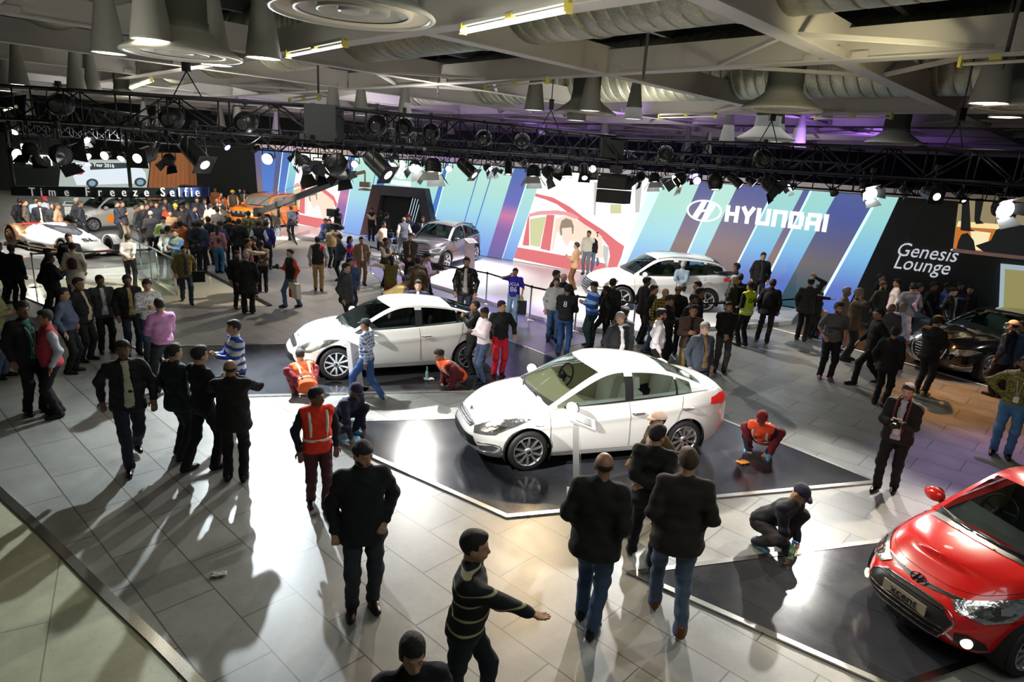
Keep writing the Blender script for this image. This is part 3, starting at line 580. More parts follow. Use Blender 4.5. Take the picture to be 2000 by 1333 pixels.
def car_shell(P):
    L, W = P['L'], P['W']; nf, nr = P.get('nf', 2.9), P.get('nr', 3.4); N = P.get('N', 120); rows = P.get('rows', 22)
    tw = P['tw']; xf, xr = P['xf'], P['xr']; a = np.linspace(0, PI, 3000)
    ca, sa = np.cos(a), np.sin(a)
    V = []; T = np.linspace(0, 1, rows+1)
    for j, t in enumerate(T):
        F, R = smoothtab(t, xf), smoothtab(t, xr); hw = W/2*smoothtab(t, tw)
        n = np.where(ca > 0, nf, nr); ax = np.where(ca > 0, F, R)
        x = np.sign(ca)*np.abs(ca)**(2/n)*ax; y = np.abs(sa)**(2/n)*hw
        if P.get('taper'): y = y*np.interp(x, [p[0] for p in P['taper']], [p[1] for p in P['taper']])
        s = np.concatenate([[0], np.cumsum(np.hypot(np.diff(x), np.diff(y)))]); s /= s[-1]
        u = np.linspace(0, 1, N+1); X = np.interp(u, s, x); Y = np.interp(u, s, y); Y[0] = Y[-1] = 0
        row = []
        for i in range(N+1):
            zb, zs = smoothtab(X[i], P['zb']), smoothtab(X[i], P['zs'])
            z = zb+(zs-zb)*t
            yy = Y[i]
            if P.get('crease') and abs(X[i]) < L*.47: yy += P['crease'][1]*math.exp(-((t-P['crease'][0]-P['crease'][2]*X[i])/.05)**2)*min(1, yy/(W*.3))
            row.append((X[i], yy, z))
        V.append(row)
    return np.array(V)         # rows+1, N+1, 3
def build_car(name, label, P, loc, yaw, paint, cat='car', glass=None, group=None, seat=None, roofm=None):
    glass = glass or glass_m; seat = seat or seat_k
    t = empty(name, loc, yaw, label, cat, group)
    V = car_shell(P); R1, N1, _ = V.shape; N = N1-1; rows = R1-1; W = P['W']
    wx = P['wheels']; wr = P['wr']; Ra = wr*P.get('arch', 1.16)
    vs = []; idx = {}
    for sgn in (1, -1):
        for j in range(R1):
            for i in range(N1):
                if sgn == -1 and i in (0, N): idx[(sgn, j, i)] = idx[(1, j, i)]; continue
                idx[(sgn, j, i)] = len(vs); x, y, z = V[j, i]; vs.append([x, y*sgn, z])
    vs = np.array(vs); fs = []
    for sgn in (1, -1):
        for j in range(rows):
            for i in range(N):
                q = [idx[(sgn, j, i)], idx[(sgn, j, i+1)], idx[(sgn, j+1, i+1)], idx[(sgn, j+1, i)]]
                c = vs[q].mean(0)
                if abs(c[1]) > W*.30 and min(math.hypot(c[0]-w, c[2]-wr) for w in wx) < Ra: continue
                fs.append(q if sgn == 1 else q[::-1])
    used = {}
    for q in fs:
        for k in q: used[k] = used.get(k, 0)+1
    for k, c in used.items():     # snap the cut edge of the wheel arches to the circle
        x, y, z = vs[k]
        if abs(y) > W*.30:
            for w in wx:
                d = math.hypot(x-w, z-wr)
                if d < Ra*1.0+.035 and c < 4 and d > 1e-3: vs[k, 0] = w+(x-w)/d*Ra; vs[k, 2] = wr+(z-wr)/d*Ra
    # top cap: bonnet, cowl, boot
    top = [V[rows, i] for i in range(N1)]; cap = []; M = 14; vl = vs.tolist(); cm, cf = P['cabin']      # cabin from x=cf (front) to x=cm (rear)
    cap_id = {}
    for i in range(1, N):
        x, y, z = top[i]
        for m in range(M+1):
            f = 1-2*m/M
            if m == 0: cap_id[(i, m)] = idx[(1, rows, i)]
            elif m == M: cap_id[(i, m)] = idx[(-1, rows, i)]
            else:
                zz = z+smoothtab(x, P['crown'])*(1-abs(f)**2.2)+P.get('hood_crease', 0)*math.exp(-((abs(f)-.55)/.12)**2)*(1 if x > cf else 0)
                cap_id[(i, m)] = len(vl); vl.append([x, y*f, zz])
    for i in range(1, N-1):
        for m in range(M):
            q = [cap_id[(i, m)], cap_id[(i+1, m)], cap_id[(i+1, m+1)], cap_id[(i, m+1)]]
            c = np.mean([vl[k] for k in q], 0)
            if cm < c[0] < cf and 0 < m < M-1: continue
            fs.append(q[::-1] if True else q)
    for (i, e) in ((1, idx[(1, rows, 0)]), (N-1, idx[(1, rows, N)])):
        for m in range(M):
            q = [cap_id[(i, m)], cap_id[(i, m+1)], e]; fs.append(q if i == 1 else q[::-1])
    me = bpy.data.meshes.new('car_body'); me.from_pydata([tuple(v) for v in vl], [], [tuple(f) for f in fs]); me.materials.append(paint)
    bm = bmesh.new(); bm.from_mesh(me); bmesh.ops.remove_doubles(bm, verts=bm.verts, dist=.0005); bmesh.ops.recalc_face_normals(bm, faces=bm.faces); bm.to_mesh(me)
    bvh = BVHTree.FromBMesh(bm); bm.free()
    me.polygons.foreach_set('use_smooth', [True]*len(me.polygons)); body = link('car_body', me, t)
    # ---- greenhouse
    C = P['gc']; Rl = P['gr']; K = len(C); npu = 10
    cc = catmull([(x, 0, z) for x, z in C], npu); rr = catmull(Rl, npu); U = len(cc); NW = 20
    u0, u1, u2, u3 = 0, npu*P.get('k_ws', 1), npu*P.get('k_rr', 3), U-1
    def top_pt(i, f): c, r = cc[i], rr[i]; return (c.x+(r.x-c.x)*f*f, r.y*f, c.z+(r.z-c.z)*abs(f)**2.4)
    parts = {'body': ([], []), 'glass': ([], []), 'edge': ([], [])}
    def quadgrid(fn, us, ws, mask):
        for a in range(len(us)-1):
            for b in range(len(ws)-1):
                key = mask(a, b); vv, ff = parts[key]; k = len(vv)
                vv += [fn(us[a], ws[b]), fn(us[a+1], ws[b]), fn(us[a+1], ws[b+1]), fn(us[a], ws[b+1])]; ff.append((k, k+1, k+2, k+3))
    wm = P.get('pillar', .90); ws = sorted(set([-1, -wm, wm, 1]+list(np.linspace(-wm, wm, NW+1))))
    def maskt(a, b):
        f = abs((ws[b]+ws[b+1])/2)
        if f > wm: return 'body'
        if 1 <= a < u1: return 'glass'
        if P.get('backlight', 1) and u2 <= a < U-2: return 'glass'
        if a == 0: return 'edge'
        return 'body'
    quadgrid(top_pt, list(range(U)), ws, maskt)
    # side glass: ruled from the belt up to the rail
    xs0, xs1 = rr[0].x, rr[-1].x
    yb = P['belt_y']
    def belt(x): return (x, smoothtab(x, yb), smoothtab(x, P['belt_z']))
    VV = [0, .05, .30, .55, .80, .91, 1.0]
    xp = P['pillars']        # [(x0,x1,bottom lean)] opaque columns
    def rail_at(x): 
        for a, b in zip(rr, rr[1:]):
            if b.x <= x <= a.x: return a+(b-a)*((a.x-x)/max(a.x-b.x, 1e-6))
        return rr[0] if x > rr[0].x else rr[-1]
    xsn = sorted(set(list(np.linspace(xs1, xs0, 46))+[q for p in xp for q in p[:2]]+P.get('glass_x', [])), reverse=True); xsn = [x for x in xsn if xs1-1e-6 <= x <= xs0+1e-6]
    gx1, gx0 = P['glass_x']
    for sgn in (1, -1):
        def side_pt(a, v):
            x = xsn[a]; r = rail_at(x); b = belt(x); bulge = .035*4*v*(1-v)*min(1, (r.z-b[2])/.25)
            return (x, (b[1]+(r.y-b[1])*v+bulge)*sgn, b[2]+(r.z-b[2])*v)
        def masks(a, b):
            xm = (xsn[a]+xsn[a+1])/2
            if b in (0,): return 'edge'
            if b == 5: return 'body'
            if b == 4: return 'edge' if P.get('chrome_top') else ('glass' if gx1 < xm < gx0 and not any(p[0] < xm < p[1] for p in xp) else 'body')
            if not (gx1 < xm < gx0): return 'body'
            if any(p[0] < xm < p[1] for p in xp): return 'edge' if not P.get('body_pillar') else 'body'
            return 'glass'
        quadgrid(side_pt, list(range(len(xsn))), VV, lambda a, b: masks(a, b)) if False else None
        for a in range(len(xsn)-1):
            for b in range(len(VV)-1):
                key = masks(a, b); vv, ff = parts[key]; k = len(vv)
                vv += [side_pt(a, VV[b]), side_pt(a+1, VV[b]), side_pt(a+1, VV[b+1]), side_pt(a, VV[b+1])]; ff.append((k, k+1, k+2, k+3))
    for key, nm, m in (('body', 'roof', roofm or paint), ('glass', 'window_glass', glass), ('edge', 'window_trim', plast if not P.get('chrome') else CHROME)):
        vv, ff = parts[key]
        if not ff: continue
        me = bpy.data.meshes.new(nm); me.from_pydata(vv, [], ff); me.materials.append(m)
        bm = bmesh.new(); bm.from_mesh(me); bmesh.ops.remove_doubles(bm, verts=bm.verts, dist=.002); bmesh.ops.recalc_face_normals(bm, faces=bm.faces); bm.to_mesh(me); bm.free()
        me.polygons.foreach_set('use_smooth', [True]*len(me.polygons)); link(nm, me, t)
    # ---- underbody, wheel wells
    mb = MB(); zb0 = .20; mb.box((0, 0, zb0+.06), (P['L']*.9, W*.60, .10)); mb.box((sum(wx)/2, 0, zb0+.06), (abs(wx[0]-wx[1])-2*Ra, W*.93, .10))
    for w in wx:
        for s in (-1, 1):
            n = 20; ya, yb_ = s*W*.28, s*W*.485
            ring = [(w+math.cos(a)*(Ra+.005), wr+math.sin(a)*(Ra+.005)) for a in np.linspace(-.45, PI+.45, n)]
            k = [(x, ya, z) for x, z in ring]+[(x, yb_, z) for x, z in ring]; mb.add(k, [(i, i+1, n+i+1, n+i) for i in range(n-1)]+[tuple(range(n))])
    mb.build('underbody', under, t)
    # ---- wheels
    tyre = MB(); tw_ = P.get('tyre_w', .20)
    tp = [(wr*.70, -tw_/2), (wr*.86, -tw_/2-.008), (wr*.97, -tw_/2+.01), (wr, -tw_/2+.04)]+[(wr if k % 2 else wr-.008, -tw_/2+.04+k*(tw_-.08)/8) for k in range(1, 8)]+[(wr, tw_/2-.04), (wr*.97, tw_/2-.01), (wr*.86, tw_/2+.008), (wr*.70, tw_/2)]
    tyre.lathe(tp, 44)
    first = None; ns = P.get('spokes', 5)
    for w in wx:
        for s in (1, -1):
            o = MB(); 
            wt = empty('wheel', (w, s*(W/2-tw_/2-.015), wr)); wt.parent = t; wt.rotation_euler = (-PI/2*s, 0, 0)
            if first is None:
                ty = tyre.build('tyre', rubber, wt); rim = MB()
                rim.lathe([(wr*.71, -tw_/2), (wr*.73, tw_/2+.004), (wr*.69, tw_/2+.002), (wr*.66, tw_/2-.03), (wr*.62, -tw_/2)], 40)
                zz = tw_/2-.012
                if P.get('twin'):
                    for k in range(ns):
                        for dd in (-1, 1):
                            a0 = 2*PI*k/ns+dd*.10; a1 = 2*PI*k/ns+dd*.30; rim.beam((math.cos(a0)*wr*.12, math.sin(a0)*wr*.12, zz-.01), (math.cos(a1)*wr*.69, math.sin(a1)*wr*.69, zz), .032, .03)
                else:
                    for k in range(ns):
                        a0 = 2*PI*k/ns
                        rim.prism([(math.cos(a0-.35)*wr*.14, math.sin(a0-.35)*wr*.14, zz-.03), (math.cos(a0-.13)*wr*.70, math.sin(a0-.13)*wr*.70, zz-.02), (math.cos(a0+.13)*wr*.70, math.sin(a0+.13)*wr*.70, zz-.02), (math.cos(a0+.35)*wr*.14, math.sin(a0+.35)*wr*.14, zz-.03)], (0, 0, .03))
                rim.lathe([(wr*.20, zz-.02), (wr*.19, zz+.015), (wr*.12, zz+.02), (0, zz+.02)], 20); rm = rim.build('rim', alloy, wt)
                dk_ = MB(); dk_.lathe([(wr*.62, 0), (wr*.62, .0), (.0, .0)], 24); dk_.lathe([(wr*.45, .02), (wr*.45, .05), (.05, .05)], 24); dks = dk_.build('brake_disc', alloy_d, wt)
                cp = MB(); cp.lathe([(wr*.09, zz+.021), (wr*.09, zz+.028), (0, zz+.03)], 16); cps = cp.build('hub_cap', plast, wt); first = (ty, rm, dks, cps)
            else:
                for q in first: c = q.copy(); COL.objects.link(c); c.parent = wt
    # ---- cabin
    zc = smoothtab(0, P['belt_z']); si = W/2-.16; xw = cc[0].x; xr0 = cc[-1].x; sh = P.get('seat_x', .0)
    mb = MB(); mb.box(((xw+xr0)/2, 0, zb0+.12), (xw-xr0, W*.84, .05)); 
    for s in (-1, 1): mb.box(((xw+xr0)/2+.05, s*(W/2-.12), (zb0+zc)/2+.02), (xw-xr0-.5, .04, zc-zb0-.12))
    mb.build('cabin_floor', P.get('trim_m', dash_m), t)
    mb = MB(); dz = cc[0].z; q = [(xw-.05, dz-.02), (xw-.40, dz-.03), (xw-.62, dz-.0), (xw-.72, dz-.07), (xw-.68, dz-.30), (xw-.3, dz-.4)]
    vs_ = [(x-.10*(sg != 0), sg*W*(.33 if x > xw-.3 else .40), z) for sg in (-1, 0, 1) for x, z in q]; vs_ = [(x, y if k//6 != 1 else 0, z) for k, (x, y, z) in enumerate(vs_)]
    mb.add(vs_, [(k*6+i, k*6+(i+1) % 6, k*6+6+(i+1) % 6, k*6+6+i) for k in (0, 1) for i in range(6)]+[tuple(range(6)), tuple(range(12, 18))[::-1]]); mb.build('dashboard', P.get('dash', dash_m), t, True)
    mb = MB(); c0 = Vector((xw-.86, -.36, dz-.02)); Mx = frame(c0, Vector((0, 1, 0)), Vector((-.35, 0, 1)))
    ring = [Mx @ Vector((math.cos(a)*.185, math.sin(a)*.185, 0)) for a in np.linspace(0, 2*PI, 25)]; mb.tube(ring, .016, 8, caps=False)
    for a in (0.1, PI-.1, -PI/2): mb.tube([c0, Mx @ Vector((math.cos(a)*.18, math.sin(a)*.18, 0))], .018, 6)
    mb.tube([c0, c0+Vector((.2, 0, -.06))], .04, 8); mb.build('steering_wheel', plast, t)
    sx = xw-1.32+sh
    for k, (x, y) in enumerate(((sx, .37), (sx, -.37), (sx-.92, .34), (sx-.92, -.34))):
        s_ = MB(); zq = zb0+.30
        s_.prism([(x+.30, y-.25, zq-.12), (x+.30, y+.25, zq-.12), (x+.30, y+.25, zq+.06), (x+.30, y-.25, zq+.06)], (-.55, 0, -.05))
        bk_ = [(x-.2, zq-.1), (x-.08, zq+.0), (x-.20, zq+.50), (x-.26, zq+.56), (x-.36, zq+.54), (x-.36, zq-.1)]
        s_.prism([(a, y-.24, b) for a, b in bk_], (0, .48, 0)); s_.box((x-.30, y, zq+.66), (.11, .26, .17), taper=.8); s_.tube([(x-.30, y-.06, zq+.5), (x-.30, y-.06, zq+.62)], .012, 6); s_.tube([(x-.30, y+.06, zq+.5), (x-.30, y+.06, zq+.62)], .012, 6)
        so_ = s_.build('seat', seat, t, True); bv = so_.modifiers.new('b', 'BEVEL'); bv.width = .03; bv.segments = 3; bv.limit_method = 'ANGLE'
    # mirrors
    for s in (1, -1):
        mx = rr[0].x-.22; my = smoothtab(mx, yb); mz = smoothtab(mx, P['belt_z'])
        mb = MB(); M4 = Matrix.Translation((mx-.02, s*(my+.15), mz+.05)) @ Matrix.Diagonal((.085, .13, .085, 1))
        pr = [(math.sin(a), -math.cos(a)) for a in np.linspace(0.01, PI-.01, 9)]; mb.lathe(pr, 14, 0, M4); mb.build('door_mirror', P.get('mirror_m', paint), t)
        mb = MB(); mb.beam((mx, s*(my-.02), mz-.0), (mx-.01, s*(my+.08), mz+.02), .07, .03); mb.disc((mx-.098, s*(my+.15), mz+.05), .07, (-1, 0, 0), 16); mb.build('mirror_arm', plast, t)
    t['x'] = 0; del t['x']
    return t, body, bvh, (cc, rr)
def patch(bvh, t, name, pts, dr, m, off=.006, step=.03, both=True, thick=.0, mirror_axis=1, smooth=True):
    """a panel laid on the body: outline pts (3D, near the surface) dropped on it along dr"""
    dr = Vector(dr).normalized(); ux = dr.orthogonal().normalized(); uy = dr.cross(ux)
    P2 = [(Vector(p).dot(ux), Vector(p).dot(uy)) for p in pts]; b = []
    for a, c in zip(P2, P2[1:]+P2[:1]):
        n = max(1, int(math.hypot(c[0]-a[0], c[1]-a[1])/step))
        b += [Vector((a[0]+(c[0]-a[0])*k/n, a[1]+(c[1]-a[1])*k/n)) for k in range(n)]
    nb = len(b); xs = [p.x for p in b]; ys = [p.y for p in b]; inn = []
    for x in np.arange(min(xs)+step/2, max(xs), step):
        for y in np.arange(min(ys)+step/2, max(ys), step): inn.append(Vector((x, y)))
    def inside(p):
        c = False
        for i in range(nb):
            a, d = b[i], b[i-1]
            if (a.y > p.y) != (d.y > p.y) and p.x < (d.x-a.x)*(p.y-a.y)/(d.y-a.y)+a.x: c = not c
        return c
    inn = [p for p in inn if inside(p) and min((p-q).length for q in b) > step*.35]
    v2, _, f2, _, _, _ = delaunay_2d_cdt(b+inn, [(i, (i+1) % nb) for i in range(nb)], [], 1, 1e-5)
    k0 = sum(Vector(p).dot(dr) for p in pts)/len(pts)
    outs = []
    for sg in ((1, -1) if both else (1,)):
        vs = []; last = None; bad = set()
        for i, p in enumerate(v2):
            o = ux*p.x+uy*p.y+dr*(k0-.6); h, nn, _, _ = bvh.ray_cast(o, dr, 1.6)
            if h is None: h, nn, _, _ = bvh.find_nearest(ux*p.x+uy*p.y+dr*k0)
            if nn.dot(dr) > 0: nn = -nn
            q = h+nn*off; vs.append((q.x, q.y*sg, q.z))
        me = bpy.data.meshes.new(name); me.from_pydata(vs, [], [tuple(f) if sg > 0 else tuple(f)[::-1] for f in f2]); me.materials.append(m)
        bm = bmesh.new(); bm.from_mesh(me); bmesh.ops.recalc_face_normals(bm, faces=bm.faces); s = sum((f.normal.dot(Vector((dr.x, dr.y*sg, dr.z)))*f.calc_area() for f in bm.faces))
        if s > 0: bmesh.ops.reverse_faces(bm, faces=bm.faces)
        bm.to_mesh(me); bm.free()
        me.polygons.foreach_set('use_smooth', [smooth]*len(me.polygons)); o = link(name, me, t)
        if thick: sm = o.modifiers.new('s', 'SOLIDIFY'); sm.thickness = thick; sm.offset = -1 if thick > 0 else 1
        outs.append(o)
    return outs
def seam(bvh, t, name, pts, dr, m, r=.004, off=.001, both=True, n=8, close=False):
    dr = Vector(dr).normalized(); P = catmull(pts, n) if len(pts) > 2 else [Vector(pts[0]).lerp(Vector(pts[1]), k/12) for k in range(13)]
    for sg in ((1, -1) if both else (1,)):
        q = []
        for p in P:
            h, nn, _, _ = bvh.ray_cast(p-dr*.6, dr, 1.6)
            if h is None: h, nn, _, _ = bvh.find_nearest(p)
            if nn.dot(dr) > 0: nn = -nn
            h = h+nn*off; q.append(Vector((h.x, h.y*sg, h.z)))
        mb = MB(); mb.tube(q, r, 6); mb.build(name, m, t)
seam_m = mat('panel_gap', (.10, .10, .10), .6)
def doors(bvh, t, P, xs, handle_z, hm=CHROME, gap=seam_m):
    for x0, lean in xs:
        zs = smoothtab(x0, P['belt_z']); seam(bvh, t, 'door_seam', [(x0, 1.2, zs-.02), (x0+lean*.4, 1.2, .65), (x0+lean, 1.2, .30)], (0, -1, 0), gap, .004)
    for x0 in P['handles']:
        for sg in (1, -1):
            h, nn, _, _ = bvh.ray_cast(Vector((x0, 1.5, handle_z(x0))), Vector((0, -1, 0)), 2)
            if h is None: continue
            mb = MB(); y = h.y*sg
            mb.tube([(x0-.10, y-.005*sg, h.z), (x0-.09, y+.03*sg, h.z+.002), (x0+.05, y+.035*sg, h.z), (x0+.09, y+.022*sg, h.z), (x0+.10, y-.005*sg, h.z)], .013, 8); mb.build('door_handle', hm, t)
PEARL = mat('pearl_white_paint', (.80, .79, .76), .22, 0, coat=1); REDP = mat('car_red_paint', (.62, .012, .010), .22, .0, coat=1, spec=.6)
BLKP = mat('black_gloss_paint', (.006, .006, .007), .12, 0, coat=1); GRYP = mat('grey_violet_paint', (.13, .115, .125), .25, .6, coat=1); SILV = mat('silver_paint', (.55, .52, .46), .3, .5, coat=1); ORGP = mat('orange_paint', (.85, .24, .02), .3, .1, coat=1)
BLUP = mat('blue_paint', (.02, .03, .18), .3, .2, coat=1)
def wiper(t, P, s):          # arm and blade lying along the foot of the windscreen
    (cx, cz), (rx, ry, rz) = P['gc'][0], P['gr'][0]; (c1x, c1z) = P['gc'][1]; sl = (c1z-cz)/(cx-c1x)
    def w(y, k): f = y/ry; return (cx+(rx-cx)*f*f-k, y, cz+(rz-cz)*abs(f)**2.4+k*sl+.022)
    mb = MB(); mb.tube([w(s*.26+.12, .0), w(s*.26-.10, .035), w(s*.26-.34, .05)], .010, 6); mb.tube([w(s*.26+.14, .03), w(s*.26-.02, .045), w(s*.26-.18, .055), w(s*.26-.36, .055)], .007, 5); mb.build('wiper', plast, t)
# -------- saloon (near white and far white)
SED = dict(L=4.375, W=1.70, wheels=(1.285, -1.285), wr=.31, twin=True, spokes=5, nf=3.7, nr=4.6,
    xf=[(0, 2.02), (.2, 2.11), (.4, 2.13), (.6, 2.11), (.8, 2.03), (1, 1.86)], xr=[(0, 2.12), (.25, 2.23), (.5, 2.24), (.75, 2.22), (.9, 2.18), (1, 2.10)],
    tw=[(0, .93), (.1, .975), (.35, 1.0), (.6, .998), (.8, .975), (.92, .93), (1, .86)],
    zb=[(-2.2, .30), (-1.8, .22), (-.9, .19), (.9, .19), (1.8, .17), (2.13, .22)], zs=[(-2.25, .98), (-2.0, 1.05), (-1.6, 1.06), (-1, 1.02), (0, .97), (.8, .93), (1.2, .90), (1.6, .84), (1.9, .76), (2.13, .66)],
    crown=[(-2.25, .02), (-1.6, .05), (0, .05), (1.0, .07), (1.7, .07), (2.0, .05)], hood_crease=.012, crease=(.72, .014, -.04),
    cabin=(-1.62, .95), gc=[(1.10, .965), (.28, 1.435), (-.30, 1.475), (-.98, 1.415), (-1.75, 1.12)], gr=[(.93, .735, .925), (.12, .585, 1.36), (-.38, .575, 1.415), (-1.02, .56, 1.325), (-1.72, .60, 1.075)],
    belt_y=[(-1.8, .66), (-1.2, .735), (0, .765), (.93, .745)], belt_z=[(-1.75, 1.07), (-1, 1.02), (0, .965), (.93, .92)],
    pillars=[(-.36, -.22), (-1.13, -1.09)], glass_x=[-1.38, .86], handles=(-.42, -1.28), dash=dash_b, trim_m=seat_b)
def saloon(label, loc, yaw, Pm=None, k=1.0, **kw):
    P = dict(SED); P.update(Pm or {})
    t, body, bvh, g = build_car('saloon_car', label, P, loc, yaw, PEARL, seat=kw.get('seat', seat_w), glass=kw.get('glass'))
    doors(bvh, t, P, ((.98, -.02), (-.29, -.02), (-1.22, .28)), lambda x: .80-.03*x)
    seam(bvh, t, 'bonnet_seam', [(1.02, .70, 1.4), (1.5, .69, 1.4), (1.85, .56, 1.4), (2.0, .3, 1.4), (2.03, 0, 1.4)], (0, 0, -1), seam_m, .0035)
    seam(bvh, t, 'boot_seam', [(-1.82, .60, 1.5), (-2.05, .56, 1.5), (-2.14, .3, 1.5), (-2.15, 0, 1.5)], (0, 0, -1), seam_m, .0035)
    seam(bvh, t, 'sill_line', [(.86, 1.2, .27), (-.86, 1.2, .27)], (0, -1, 0), seam_m, .003)
    patch(bvh, t, 'headlamp', [(2.02, .45, .60), (2.03, .50, .52), (1.85, .78, .56), (1.55, .86, .70), (1.32, .86, .80), (1.55, .82, .80), (1.85, .62, .72)], (-.62, -.78, -.05), lampglass, .010)
    patch(bvh, t, 'headlamp_inner', [(1.95, .56, .62), (1.97, .60, .56), (1.78, .80, .61), (1.66, .82, .68), (1.8, .68, .69)], (-.62, -.78, -.05), lampdark, .014)
    patch(bvh, t, 'grille', [(2.1, -.36, .56), (2.1, .36, .56), (2.1, .42, .615), (2.1, .22, .645), (2.1, -.22, .645), (2.1, -.42, .615)], (-1, 0, 0), plast, .008, both=False)
    for z in (.575, .605, .635): seam(bvh, t, 'grille_bar', [(2.1, -.34, z), (2.1, 0, z-.005), (2.1, .34, z)], (-1, 0, 0), CHROME, .009, .012, False)
    patch(bvh, t, 'air_intake', [(2.1, -.58, .33), (2.1, .58, .33), (2.1, .50, .47), (2.1, -.50, .47)], (-1, 0, 0), plast, .008, both=False)
    patch(bvh, t, 'fog_lamp', [(1.97, .60, .30), (1.97, .58, .36), (1.85, .74, .39), (1.78, .79, .36), (1.85, .74, .30)], (-.75, -.66, 0), lampglass, .012)
    seam(bvh, t, 'fog_surround', [(1.99, .56, .41), (1.85, .74, .41), (1.76, .80, .37), (1.82, .76, .28), (1.98, .58, .27)], (-.75, -.66, 0), CHROME, .006, .012)
    patch(bvh, t, 'tail_lamp', [(-1.72, .82, .87), (-1.78, .82, .96), (-2.02, .80, 1.0), (-2.2, .55, .98), (-2.2, .55, .88), (-2.0, .80, .84)], (.55, -.83, 0), redlamp, .010)
    patch(bvh, t, 'rear_reflector', [(-2.13, .66, .38), (-2.13, .66, .46), (-2.02, .76, .46), (-2.02, .76, .38)], (.6, -.8, 0), redlamp, .010)
    for s in (-1, 1):
        wiper(t, P, s)
    seam(bvh, t, 'fender_badge', [(.98+.22, 1.2, .70), (.98+.10, 1.2, .70)], (0, -1, 0), CHROME, .007, .004)
    c, _, _, _ = bvh.ray_cast(Vector((3, 0, .70)), Vector((-1, 0, 0)), 2)
    e = empty('front_emblem', (0, 0, 0)); e.parent = t; emblem(e, frame(Vector((c.x+.008, 0, .70)), (0, 1, 0), (-.25, 0, 1)), .15, .085, CHROME, .01)
    return t, bvh
VER, bv1 = saloon('white sedan nearest the viewer, with cream seats and ten spoke wheels', (1.303, 9.968, .02), 3.4598)
_, bv2 = saloon('white sedan standing behind the nearest white sedan, dark windows', (-2.46, 13.45, .02), 3.55, dict(L=4.53, W=1.775, wheels=(1.35, -1.35), wr=.325,
    xf=[(0, 2.10), (.2, 2.19), (.4, 2.21), (.6, 2.18), (.8, 2.08), (1, 1.90)], gc=[(1.22, .955), (.38, 1.40), (-.25, 1.445), (-.98, 1.38), (-1.85, 1.12)], gr=[(1.0, .76, .92), (.20, .60, 1.335), (-.36, .59, 1.385), (-1.05, .575, 1.29), (-1.8, .61, 1.075)],
    cabin=(-1.72, 1.05), glass_x=[-1.5, .95], dash=dash_m, trim_m=dash_m, spokes=5), seat=seat_k, glass=mat('car_glass_tint', (.22, .32, .32), .02, 0, trans=1, ior=1.12, spec=.8))
# -------- red saloon, close front
XC = dict(SED); XC.update(L=3.99, W=1.66, wheels=(1.21, -1.21), wr=.295, nf=3.5, N=190, rows=34,
    xf=[(0, 1.88), (.15, 1.96), (.35, 2.00), (.55, 1.97), (.75, 1.88), (.9, 1.74), (1, 1.60)], xr=[(0, 1.9), (.25, 1.98), (.5, 1.99), (.75, 1.97), (.9, 1.93), (1, 1.85)],
    zs=[(-2, 1.0), (-1.6, 1.08), (-1, 1.04), (0, 1.0), (.7, .98), (1.1, .95), (1.5, .89), (1.75, .81), (2.0, .70)], zb=[(-2, .32), (-1.6, .24), (-.8, .20), (.8, .20), (1.6, .19), (2.0, .24)],
    cabin=(-1.5, .88), gc=[(1.04, 1.0), (.30, 1.47), (-.25, 1.52), (-.95, 1.46), (-1.6, 1.14)], gr=[(.86, .70, .985), (.15, .575, 1.40), (-.35, .57, 1.45), (-1.0, .55, 1.37), (-1.58, .58, 1.10)],
    belt_y=[(-1.7, .64), (-1.1, .71), (0, .74), (.93, .72)], belt_z=[(-1.6, 1.09), (-1, 1.05), (0, 1.0), (.93, .98)], pillars=[(-.30, -.17), (-1.05, -1.0)], glass_x=[-1.3, .8], handles=(-.36, -1.2), hood_crease=.005, dash=dash_m, trim_m=dash_b)
RX = build_car('saloon_car', 'shiny red saloon cut by the right edge of the photo, closest to the viewer', XC, (0, 0, 0), 0, REDP, seat=seat_k)
